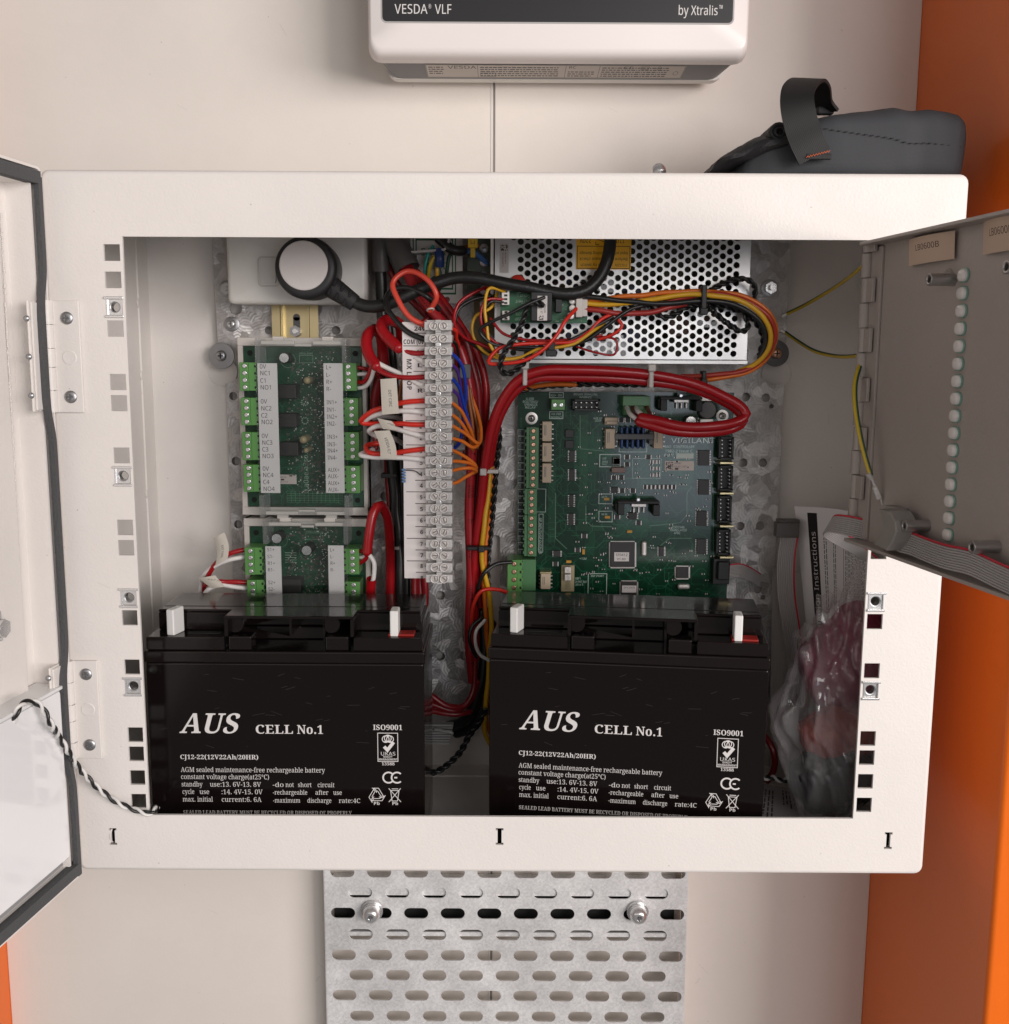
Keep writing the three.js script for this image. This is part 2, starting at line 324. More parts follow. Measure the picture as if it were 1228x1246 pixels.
// ---------------------------------------------------------------- enclosure
const EX = 273.3, EY = 219, OX = 226, OY = 180.8;
const enc = thing('metal_enclosure', 'white powder-coated wall enclosure with its outer and inner doors swung open', 'enclosure', [0, -EY, 0]);
{
  const s = rectShape(-EX + 2.5, -EY + 2.5, EX - 2.5, EY - 2.5, 3);
  const op = new THREE.Path(); [[-OX, -OY], [-OX, OY], [OX, OY], [OX, -OY]].forEach(([x, y], i) => i ? op.lineTo(x, y) : op.moveTo(x, y)); op.closePath(); s.holes.push(op);
  const hy = [0, 15.875, 31.75, 44.45, 76.2, 88.9, 120.65, 133.35, 165.1, 177.8, 209.55, 222.25, 254, 266.7, 298.45, 311.15, 327.025, 342.9].map((u) => 171.45 - u);
  for (const sx of [-1, 1]) for (const y of hy) { const h = new THREE.Path(), x = sx * 232.55, a = 4.85; h.moveTo(x - a, y - a); h.lineTo(x - a, y + a); h.lineTo(x + a, y + a); h.lineTo(x + a, y - a); h.closePath(); s.holes.push(h); }
  const slots = [[137.5, 1018], [608, 1018], [1081, 1023]].map(([x, y]) => U(x, y, 0));
  for (const c of slots) { const p = new THREE.Path(); [[-2.5, -5.7], [2.5, -5.7], [2.5, -4.2], [1.3, -4.2], [1.3, 4.2], [2.5, 4.2], [2.5, 5.7], [-2.5, 5.7], [-2.5, 4.2], [-1.3, 4.2], [-1.3, -4.2], [-2.5, -4.2]].forEach(([x, y], i) => i ? p.lineTo(c.x + x, c.y + y) : p.moveTo(c.x + x, c.y + y)); p.closePath(); s.holes.push(p); }
  part('front_frame', ext(s, -2, 2), M.powder, enc);
  const O = (i, z) => rrLoop(-EX + i, -EY + i, EX - i, EY - i, Math.max(0.6, 5.5 - i), z);
  const ring = []; for (let i = 0; i <= 5; i++) { const a = i / 5 * Math.PI / 2; ring.push(O(2.5 * (1 - Math.sin(a)), -2.5 + 2.5 * Math.cos(a))); }
  part('side_panel', [loft([...ring, O(0, -60), O(0, -175)], { caps: false }), loft([O(2.5, 0), O(2.5, -2)], { caps: false }), loft([O(2.2, -2), O(2.2, -150)], { caps: false, crease: 0.4 }), loft([O(2.2, -150), O(3.4, -150.2), O(3.4, -173)], { caps: false, crease: 0.4 })], M.powder, enc);
  part('back_panel', box(-EX + 1, EX - 1, -EY + 1, EY - 1, -174.6, -172), M.powder, enc);
  for (const y of [97, 8, 150, -120]) for (const sx of [-1, 1]) part('weld_bead', [0].map(() => { const g = new THREE.SphereGeometry(2.2, 10, 8); g.scale(0.5, 1.6, 1); g.translate(sx * 270.6, y, -150); return g; }), M.powder, enc);
  for (const [px, py] of [[271, 452], [945, 455]]) { const c = U(px, py, -171); const g = lathe([[0, 0], [11.6, 0], [11.6, 0.6], [10.8, 0.9], [10.2, 0.5], [0, 0.4]], 40); g.translate(c.x, c.y, -172); part('embossed_disc', g, M.powder, enc); }
  // bridge of bent metal in the first slot
  part('cable_tie_bridge', strip(smooth([new V3(slots[0].x - 0.9, slots[0].y - 4.6, -1.6), new V3(slots[0].x - 1.2, slots[0].y - 1.5, 0.4), new V3(slots[0].x - 1.2, slots[0].y + 1.5, 0.4), new V3(slots[0].x - 0.9, slots[0].y + 4.6, -1.6)], 8), new V3(1, 0, 0), 0.7, 0.4), M.powder, enc);
  for (const c of slots) part('slot_backing', box(c.x - 5, c.x + 5, c.y - 8, c.y + 8, -14, -10), M.blackHole, enc);
  // cage nuts in the rack holes
  const clip = shared([box(-6, 6, 4.6, 6.2, 0.1, 1.3, 0.4), box(-5.6, 5.6, -6.3, -4.7, 0.1, 1.2, 0.4), ext((() => { const q = rectShape(-4.6, -4.7, 4.6, 4.7); q.holes.push(circ(0, 0, 3.4)); return q; })(), -1.4, 0.7), box(-4.75, -4.2, -4.6, 4.6, -4, 0.4), box(4.2, 4.75, -4.6, 4.6, -4, 0.4)]);
  const nut = shared((() => { const q = rectShape(-4.1, -4.1, 4.1, 4.1, 0.6); q.holes.push(circ(0, 0, 2.7)); return [ext(q, -6.4, 5, 0.3), lathe([[2.7, -1.5], [3.3, -1.0], [3.8, -1.4]], 20)]; })());
  for (const [sx, list] of [[-1, [2, 7, 10, 13]], [1, [10, 13, 2]]]) for (const i of list) {
    const c = inst('cage_nut', clip, M.zinc, enc, new V3(sx * 232.55, hy[i], 0)); const n = new THREE.Mesh(nut, M.zincDull); n.name = 'nut'; c.add(n);
  }
  // frame half of the two left hinges
  for (const [x0, xe, ya, yb, sc, kn] of [[68, 99, 365.5, 502, [[80.5, 387], [84, 435], [85.5, 483]], [365, 395, 424, 447, 475, 502]], [93, 121, 804, 923, [[104, 821], [106.5, 864], [108.5, 907]], [804, 830, 857, 877, 903, 923]]]) {
    const ym = (ya + yb) / 2, L = U(x0, ym, 2).x, Rr = U(xe, ym, 2).x, t = U(x0, ya, 2).y, b = U(x0, yb, 2).y, kx = -271.8;
    const h = part('hinge', box(kx, Rr, b, t, 0.05, 2.2, 0.5), M.powder, enc);
    for (let k = 0; k < 5; k++) { const q = U(x0 - 8, kn[k], 4).y, r = U(x0 - 8, kn[k + 1], 4).y; part('knuckle', cyl(new V3(kx, r + 0.25, 3.6), new V3(kx, q - 0.25, 3.6), k % 2 ? 3.5 : 3.7, k % 2 ? 3.5 : 3.7, 20), M.powder, h); }
    sc.forEach(([px, py], i) => {
      const c = U(px, py, 3);
      if (i === 1) { const g = lathe([[0, 2.3], [3.2, 2.3], [3.6, 2.6], [4.2, 2.5], [4.4, 2.15]], 24); g.translate(c.x, c.y, 0); part('rivet', g, M.powder, h); }
      else { const g = lathe([[0, 3.0], [1.2, 3.4], [2.7, 3.3], [3.7, 2.7], [3.9, 2.2]], 24); g.translate(c.x, c.y, 0); part('screw', [g], M.zincDull, h); part('screw_recess', [box(c.x - 1.9, c.x + 1.9, c.y - 0.45, c.y + 0.45, 2.6, 3.46), box(c.x - 0.45, c.x + 0.45, c.y - 1.9, c.y + 1.9, 2.6, 3.44)], M.grey, h); }
    });
  }
}
function localPart(group, name, geos, mat, o = {}) { return part(name, geos, mat, group, o); }
function subGroup(name, parent, at, roty) {
  const g = new THREE.Group(), c = org.get(parent); g.name = name; g.position.set((at[0] - c.x) * MM, (at[1] - c.y) * MM, (at[2] - c.z) * MM); g.rotation.y = roty; parent.add(g); org.set(g, new V3()); g.updateMatrixWorld(true); return g;
}
// the point of a group's own plane z = n that is seen at (px, py)
function LU(g, px, py, n) {
  const inv = g.matrixWorld.clone().invert(), o = eye.clone().multiplyScalar(MM).applyMatrix4(inv).multiplyScalar(1 / MM), d = ray(px, py).transformDirection(inv); const t = (n - o.z) / d.z; return o.addScaledVector(d, t);
}

let outerDoor;
// outer door, hinged on the left and swung past a right angle
{
  scene.updateMatrixWorld(true);
  const W = 544, H = EY, d = outerDoor = subGroup('outer_door', enc, [-268.6, 0, 5], 82 * Math.PI / 180);
  const F = (i, z) => rrLoop(-W + i, -H + i, -i, H - i, Math.max(0.5, 4 - i), z);
  part('door_skin', [loft([F(0, -1), F(0, -17.5), F(2.5, -20), F(1.5, -18), F(1.5, -1)], { closed: true, crease: 0.5 }), box(-W + 2, -2, -H + 2, H - 2, -20, -18.4)], M.powder, d);
  part('inner_lip', loft([F(8.6, -18.4), F(8.6, -2.6), F(10, -2.6), F(10, -18.4)], { caps: false, crease: 0.5 }), M.powder, d);
  // foam gasket round the edge, bulging where it passes the hinges
  const gz = 0.5, pull = (y) => [[U(60, 433, 0).y, 40], [U(85, 865, 0).y, 36]].reduce((m, [c, w]) => Math.max(m, 1 / (1 + Math.exp((Math.abs(y - c) - w) / 4))), 0);
  const vert = []; for (let i = 0; i <= 90; i++) { const y = -H + 2 + (2 * H - 8) * i / 90; vert.push(new V3(-4.6 - 8.5 * pull(y), y, gz - 1.2 + 2.6 * pull(y))); }
  part('gasket', strip(vert, new V3(0, 0, 1), 3.2, 3.8), M.foam, d);
  for (const y of [H - 6.5, -H + 6.5]) part('gasket', box(-W + 3, y > 0 ? -4 : -4, y - 3.6, y + 3.6, -5, gz + 0.6), M.foam, d);
  part('gasket', box(-W + 2, -W + 12, -H + 14, H - 14, -13, gz + 3), M.foam, d);
  // door half of the hinges
  for (const [pxa, pya, pyb, tips] of [[40, 365, 502, [387, 434, 482]], [64, 815, 938, [830, 872, 915]]]) {
    const a = LU(d, pxa - 6, pya, -1), b = LU(d, pxa - 6, pyb, -1);
    const lf = part('hinge_leaf', [box(-21, -9, b.y, a.y, -2.4, -1.2, 0.4), box(-19.5, -9, b.y + 1, a.y - 1, -1.0, 0.2, 0.3)], M.powder, d);
    for (const py of tips) { const c = LU(d, pxa - 11, py, -1); part('screw_tip', lathe([[0, 1.6], [1.2, 1.4], [1.9, 0.4], [1.9, 0]], 14).rotateY(-Math.PI / 2).translate(-21, c.y, -2.4), M.zincDull, lf); }
  }
  // pressed stiffener and the seam of its fold
  const sa = LU(d, 1, 262, -16), sb = LU(d, 31, 835, -16);
  part('stiffener', [box(-150, (sa.x + sb.x) / 2 - 3, -H + 40, H - 22, -18.5, -13, 2, 2)], M.powder, d);
  part('weld_seam', Array.from({ length: 240 }, (_, i) => { const g = new THREE.SphereGeometry(rr(0.5, 1.0), 5, 4); const t = i / 239; g.translate(sa.x + (sb.x - sa.x) * t - 2.6 + rr(-0.4, 0.4), sa.y + (sb.y - sa.y) * t, -14.2); return g; }), M.powder, d);
  const lc = LU(d, 2, 762, -10);
  const la = part('latch', [box(lc.x - 22, lc.x + 2, lc.y - 9, lc.y + 9, -13, -10.5, 0.8)], M.zinc, d);
  part('latch_nut', new THREE.CylinderGeometry(5.5, 5.5, 6, 6).rotateX(Math.PI / 2).translate(lc.x - 4, lc.y, -8), M.zinc, la);
  // glossy white document pocket low on the door
  const pt = LU(d, 57, 850, 4), yb = -H + 13, glossy = std(lin(0.86, 0.86, 0.87), 0.1, { clearcoat: 0.5, clearcoatRoughness: 0.03 });
  const pk = part('document_pocket', [loft([rrLoop(-430, yb, -11, pt.y, 2, -18.3), rrLoop(-430, yb, -11, pt.y, 2, -4), rrLoop(-424, yb + 8, -17, pt.y - 1, 2, 2)], { crease: 0.3 })], glossy, d);
  part('pocket_rim', box(-428, -12, pt.y - 0.6, pt.y + 1.6, -17, 2.4, 0.6), std(lin(0.8, 0.8, 0.8), 0.25), d);
}
// inner swing panel, hinged on the right of the opening
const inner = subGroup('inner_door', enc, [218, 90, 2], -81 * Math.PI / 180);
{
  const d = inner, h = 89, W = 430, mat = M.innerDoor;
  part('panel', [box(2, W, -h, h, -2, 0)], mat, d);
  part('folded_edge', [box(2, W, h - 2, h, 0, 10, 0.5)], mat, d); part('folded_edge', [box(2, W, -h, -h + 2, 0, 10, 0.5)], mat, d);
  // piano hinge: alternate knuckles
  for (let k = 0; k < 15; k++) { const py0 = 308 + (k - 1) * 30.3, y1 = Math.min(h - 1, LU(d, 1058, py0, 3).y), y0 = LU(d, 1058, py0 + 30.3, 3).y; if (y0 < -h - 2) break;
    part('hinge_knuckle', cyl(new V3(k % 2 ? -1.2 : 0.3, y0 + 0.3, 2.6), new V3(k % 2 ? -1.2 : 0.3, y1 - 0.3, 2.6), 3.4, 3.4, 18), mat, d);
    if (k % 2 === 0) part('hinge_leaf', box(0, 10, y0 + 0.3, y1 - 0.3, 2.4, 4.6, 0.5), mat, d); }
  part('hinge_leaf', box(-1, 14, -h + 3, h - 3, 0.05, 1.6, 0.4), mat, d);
  // light windows, a column of rounded milky lenses with a green rim
  const LS = 1.16, L0 = LU(d, 1170, 335, 2), L1 = LU(d, 1151, 651, 2);
  const rimG = shared(loft([rrLoop(-3.6, -3.1, 3.6, 3.1, 2.7, 0), rrLoop(-3.6, -3.1, 3.6, 3.1, 2.7, 0.8), rrLoop(-3.1, -2.6, 3.1, 2.6, 2.3, 1)], { crease: 0.5 }));
  const lensG = shared(loft([rrLoop(-3.1, -2.6, 3.1, 2.6, 2.2, 0.2), rrLoop(-3.1, -2.6, 3.1, 2.6, 2.2, 1.8), rrLoop(-2.6, -2.0, 2.5, 2.1, 1.8, 2.4), rrLoop(-1.2, -0.8, 1.2, 0.8, 0.7, 2.7)], { crease: 1.2 }));
  const rimM = std(lin(0.30, 0.50, 0.42), 0.2, { transmission: 0.3 }), lensM = std(lin(0.74, 0.69, 0.66), 0.25);
  for (let k = 0; k < 17; k++) { const t = k / 16, p = L0.clone().lerp(L1, t); if (k === 16) break; const m = inst('light_window', rimG, rimM, d, new V3(L0.x + (L1.x - L0.x) * k / 15 , L0.y + (L1.y - L0.y) * k / 15, 0.1)); const q = new THREE.Mesh(lensG, lensM); q.name = 'lens'; m.add(q); m.scale.set(LS, LS, 1); }
  // threaded spacers
  const spM = std(lin(0.42, 0.40, 0.385), 0.3, { metalness: 0.8 });
  for (const [px, py] of [[1128, 340], [1222, 325], [1098, 640], [1180, 666]]) {
    const c = LU(d, px + 2, py, 14), g = lathe([[1.6, 8], [1.6, 13.4], [1.9, 14], [2.9, 14], [3.2, 13.7], [3.2, 0]], 20); g.translate(c.x, c.y, 0); const sp = part('spacer', g, spM, d); part('thread_hole', zc(c.x, c.y, 7.9, 8, 1.7), M.blackHole, sp);
  }
  { const c = LU(d, 1155, 336, 0); part('stud_boss', lathe([[0, 0.5], [2.6, 0.5], [3.0, 1.4], [3.6, 1.3], [4.0, 0]], 24).translate(c.x, c.y, 0), mat, d); }
  // curled paper labels stuck under the top edge
  const lab = canvasTex(320, 190, (x, w, hh) => { x.fillStyle = '#c3ab97'; x.fillRect(0, 0, w, hh); x.fillStyle = '#2b211d'; x.font = '56px sans-serif'; x.save(); x.translate(70, 92); x.scale(0.78, 1); x.fillText('LB0600B', 0, 0); x.restore(); });
  const lm = std(0xffffff, 0.8, { map: lab });
  for (const [pa, pb, pc, pd] of [[[1099, 292], [1154, 279], [1105, 324], [1160, 316]], [[1189, 270], [1243, 256], [1192, 311], [1250, 302]]]) {
    const a = LU(d, ...pa, 6), b = LU(d, ...pb, 6), c = LU(d, ...pc, 2), w = b.x - a.x, g = new THREE.PlaneGeometry(w, a.y - c.y, 12, 6), q = g.attributes.position;
    for (let i = 0; i < q.count; i++) { const u = q.getX(i) / w + 0.5, v = q.getY(i) / (a.y - c.y) + 0.5; q.setZ(i, 1 + 5 * Math.sin(u * 2.6 + 0.3) * (0.5 + 0.5 * v)); }
    g.translate((a.x + b.x) / 2, (a.y + c.y) / 2, 0); g.computeVertexNormals(); part('paper_label', g, lm, d, { keep: true });
  }
}

// ---------------------------------------------------------------- smoke detector unit above
{
  const zf = -124, a = U(447, 72, zf - 4), b = U(912, 72, zf - 4), yb = U(680, 76.5, -139).y, x0 = a.x, x1 = b.x, yt = yb + 186, cx = (x0 + x1) / 2;
  const v = thing('smoke_detector', 'white box-shaped smoke detector with a dark grey name band, on the wall above the enclosure', 'detector', [cx, yb, WZ]);
  const Q = (i, z, dy = 0) => rrLoop(x0 + i, yb + dy, x1 - i, yt, 8, z, 5);
  const rings = [Q(1, -142), Q(0, -141)];
  for (let k = 0; k <= 6; k++) { const t = k / 6 * Math.PI / 2; rings.push(rrLoop(x0 + 3.5 * (1 - Math.cos(t)), yb + 6.5 * Math.pow(1 - Math.cos(t), 1.3), x1 - 3.5 * (1 - Math.cos(t)), yt - 6 * (1 - Math.cos(t)), 8, zf - 16 + 14 * Math.sin(t), 5)); }
  part('cover', loft(rings, { crease: 0.9 }), std(lin(0.80, 0.75, 0.73), 0.3), v);
  const gB = U(680, 96.5, -176).y, gL = U(680, 101, -184).y;
  part('grey_base', loft([rrLoop(x0 + 8, gB, x1 - 8, yt - 4, 12, -176, 5), rrLoop(x0 + 1.5, yb + 0.4, x1 - 1.5, yt - 2, 12, -141, 5), rrLoop(x0 + 2.5, yb + 1.2, x1 - 2.5, yt - 2, 12, -138, 5)], { crease: 0.4 }), std(lin(0.16, 0.16, 0.165), 0.45), v);
part('wall_bracket', [loft([rrLoop(x0 + 12, gL + 6, x1 - 12, yt - 6, 8, WZ + 0.3, 4), rrLoop(x0 + 10, gL + 5, x1 - 10, yt - 6, 8, -188, 4), rrLoop(x0 + 8.5, gL, x1 - 8.5, yt - 5, 8, -184, 4), rrLoop(x0 + 8, gB - 0.2, x1 - 8, yt - 5, 8, -176.2, 4)], { crease: 0.5 })], M.whitePlastic, v);
  const n0 = U(465, 12, zf), n1 = U(892, 27, zf), ny = n1.y, nt = ny + 22;
  const band = canvasTex(2048, 106, (x, w, h) => { x.fillStyle = '#232325'; x.fillRect(0, 0, w, h); x.fillStyle = '#dedbd9'; const X = (p) => (p - 465) / 427 * w;
    fit(x, 'VESDA', X(480), X(520), 82, 42, 'sans-serif'); x.lineWidth = 3; fit(x, '®', X(521), X(525), 66, 20, 'sans-serif'); fit(x, 'VLF', X(529), X(549.5), 82, 42, 'sans-serif'); fit(x, 'by', X(825), X(838), 82, 42, 'Arial'); fit(x, 'Xtralis', X(841), X(874), 82, 42, 'Arial'); fit(x, '™', X(875), X(880), 74, 34, 'sans-serif'); });
  part('name_band_frame', ext(rectShape(n0.x - 1.2, ny - 1.2, n1.x + 1.2, nt + 1.2, 4), zf - 3, 1.2, 0.4), M.lightGrey, v);
  const g = new THREE.ShapeGeometry(rectShape(n0.x, ny, n1.x, nt, 3), 8), p = g.attributes.position, uv = g.attributes.uv; for (let i = 0; i < p.count; i++) uv.setXY(i, (p.getX(i) - n0.x) / (n1.x - n0.x), (p.getY(i) - ny) / (nt - ny)); g.translate(0, 0, zf - 1.6);
  part('name_band', g, std(0xffffff, 0.35, { map: band }), v, { keep: true });
  // printed rating label on the underside
  const lt = canvasTex(2048, 128, (x, w, h) => { x.fillStyle = '#c4bbb3'; x.fillRect(0, 0, w, h); x.fillStyle = '#3a3633'; x.strokeStyle = '#3a3633'; x.lineWidth = 3; x.strokeRect(4, 4, w - 8, h - 8); for (const q of [0.2, 0.54, 0.67]) { x.beginPath(); x.moveTo(w * q, 4); x.lineTo(w * q, h - 4); x.stroke(); }
    x.fillRect(w * .12, 14, w * .03, 3); fit(x, 'VESDA', w * .085, w * .195, 40, 40, 'sans-serif'); x.font = '16px sans-serif'; for (let r = 0; r < 5; r++) for (const [p0, p1] of [[.01, .08], [.21, .52], [.55, .66], [.68, .95]]) { if (p0 < .1 && r > 3) continue; if (p0 === .55 && r < 2) continue; let q = w * p0; while (q < w * p1 - 30) { const l = rr(8, 40); x.fillRect(q, 22 + r * 20, l, 9); q += l + 8; } }
    fit(x, 'RC', w * .55, w * .58, 34, 32, 'sans-serif'); fit(x, 'CE', w * .76, w * .80, 36, 34, 'sans-serif'); x.strokeRect(w * .83, 14, 60, 24); x.beginPath(); x.arc(w * .9, 28, 15, 0, 7); x.stroke(); x.beginPath(); x.arc(w * .97, 75, 18, 0, 7); x.stroke(); x.strokeRect(w * .21, 80, 120, 36); });
  const c = [[520, 80], [833, 80], [831, 94], [518, 93]].map(([px, py]) => px), l0 = U(519, 86, -158).x, l1 = U(832, 86, -158).x;
  const f = new THREE.BufferGeometry(), za = -144, zb = -172, Y = (z) => yb + 0.4 + (-141 - z) / 35 * (gB - yb - 0.4);
  f.setAttribute('position', new THREE.Float32BufferAttribute([l0, Y(za), za, l0, Y(zb), zb, l1, Y(zb), zb, l0, Y(za), za, l1, Y(zb), zb, l1, Y(za), za], 3)); f.setAttribute('uv', new THREE.Float32BufferAttribute([0, 1, 0, 0, 1, 0, 0, 1, 1, 0, 1, 1], 2)); f.computeVertexNormals(); f.translate(0, -0.35, 0);
  part('rating_label', f, std(0xffffff, 0.5, { map: lt }), v, { keep: true });
}

// ---------------------------------------------------------------- tool bag on top of the enclosure
{
  const y0 = EY + 0.5, bag = thing('tool_bag', 'dark grey fabric tool bag with black webbing handle lying on top of the enclosure', 'bag', [215, y0, -85]);
  const fab = std(lin(0.036, 0.039, 0.044), 0.75, { bumpMap: weave, bumpScale: 0.00006, sheen: 0.2 }), blk = std(lin(0.013, 0.013, 0.014), 0.6, { bumpMap: weave, bumpScale: 0.0002 });
  // body: sections along x of a soft rounded cushion
  const prof = [[146, 12, 30], [152, 18, 38], [165, 27, 44], [180, 36, 48], [192, 42, 50], [205, 45, 51], [222, 47, 52], [242, 49.5, 52], [250, 49, 52], [259, 47.5, 51], [267, 47, 51], [275, 46.5, 50], [281, 45.5, 49], [285.5, 43, 46], [288, 38, 42]];
  const sec = (x, h, w, i) => { const L = [], n = 40; for (let k = 0; k < n; k++) { const a = k / n * Math.PI * 2, e = 0.42, cx = Math.sign(Math.cos(a)) * Math.pow(Math.abs(Math.cos(a)), e), sy = Math.sign(Math.sin(a)) * Math.pow(Math.abs(Math.sin(a)), e);
    const wr = 0.25 * Math.sin(x * 0.31 + a * 3) + 0.5 * Math.sin(x * 0.13 - a * 2 + 1) + 1.1 * Math.sin(x * 0.07 + a * 2); const dip = h > 44 ? 2.2 * Math.exp(-Math.pow((x - 252) / 7, 2)) * Math.max(0, sy) : 0;
    L.push(new V3(x + 1.5 * sy, y0 + h / 2 * (1 + sy) + (sy > -0.2 ? wr * 0.5 : 0) - dip, -88 + cx * w + wr * 0.7)); } return L; };
  const dense = []; for (let i = 0; i + 1 < prof.length; i++) for (let k = 0; k < 3; k++) { const t = k / 3; dense.push(prof[i].map((q, j) => q + (prof[i + 1][j] - q) * t)); } dense.push(prof.at(-1));
  part('body', loft(dense.map((q, i) => sec(...q, i)), { crease: 1.3 }), fab, bag);
  // folded-over mouth on the left
  const roll = []; for (let i = 0; i < 14; i++) { const t = i / 13, x = 133 + t * 58, c = 18 + 26 * Math.pow(t, 0.8), hh = 5 + 12 * Math.sin(Math.min(1, t * 1.5) * Math.PI / 2), L = []; for (let k = 0; k < 24; k++) { const a = k / 24 * Math.PI * 2; L.push(new V3(x + 2 * Math.sin(a), Math.max(y0, y0 + c * 0.72 + Math.sin(a) * hh * 0.62 + 0.8 * Math.sin(k * 1.7 + i)), -80 + Math.cos(a) * (34 + 12 * t) + 1.2 * Math.sin(i * 1.3 + k))); } roll.push(L); }
  part('mouth_flap', loft(roll, { crease: 1.3 }), blk, bag);
  { const c = U(948, 161, -42); part('flap_roll', [...[0, 1].map((k) => { const g = new THREE.TorusGeometry(5.2 - k * 2.2, 1.5, 8, 20); g.scale(1, 0.8, 1.6); g.translate(c.x, c.y, -42 + k); return g; }), zc(c.x, c.y, -70, -42, 6.2, 6.2, 16)], blk, bag); }
  // stitched seam
  const sm = smooth(P([[990, 152, -36], [1010, 157, -35], [1050, 163, -35], [1090, 169, -35], [1106, 174, -35], [1130, 174, -36], [1168, 179, -40]]), 46);
  part('seam', sm.filter((_, i) => i % 2 === 0).map((q) => box(q.x - 0.9, q.x + 0.9, q.y - 0.25, q.y + 0.25, q.z - 0.6, q.z + 0.5)), blk, bag);
  const z = -30, sp = smooth([...P([[991, 191, z], [983, 174, z], [974, 148, z + 2], [970, 124, z]]), ...P([[972, 108, z - 8], [984, 97, z - 26], [992, 105, z - 40], [996, 122, z - 52], [1006, 135, z - 58]])], 48);
  part('webbing_handle', strip(sp, (t) => new V3(1, 0.1 - 0.45 * t, 0.1 + 1.2 * t * t), 20, 2), std(lin(0.006, 0.006, 0.006), 0.6, { bumpMap: web, bumpScale: 0.00012 }), bag);
  { const a = U(982, 191, z + 1.4), b = U(1009, 184, z + 1.4); part('orange_stitching', Array.from({ length: 17 }, (_, i) => { const t = i / 16, g = new THREE.CapsuleGeometry(0.26, 1.1, 3, 6); g.rotateZ(i % 2 ? 0.7 : -0.7); g.translate(a.x + (b.x - a.x) * t, a.y + (b.y - a.y) * t, z + 1.6); return g; }), std(lin(0.42, 0.09, 0.03), 0.6), bag);
    part('handle_end', box(U(981, 190, z).x, U(1012, 188, z).x, U(990, 194, z).y, U(990, 187, z).y, z - 2, z + 1, 0.6).rotateZ(0), blk, bag);
    const e = U(1008, 134, z - 56); part('handle_end', box(e.x - 8, e.x + 4, e.y - 3, e.y + 3, z - 60, z - 54, 2), blk, bag); }
  const c = U(802, 208, -120); const g = lathe([[0, 4], [2.6, 3.4], [4.6, 1.6], [5.2, 0]], 24); g.translate(c.x, c.y, -120);
  const bo = thing('screw', 'small shiny domed screw head standing on the enclosure top left of the bag', 'screw', [c.x, EY, -120]); part('head', g, M.zinc, bo); part('shank', [cyl(new V3(c.x, c.y, -121), new V3(c.x, c.y, -172), 2.6), box(c.x - 9, c.x + 9, EY + 0.2, c.y + 6, -173.5, -171.5, 0.5)], M.zincDull, bo);
}

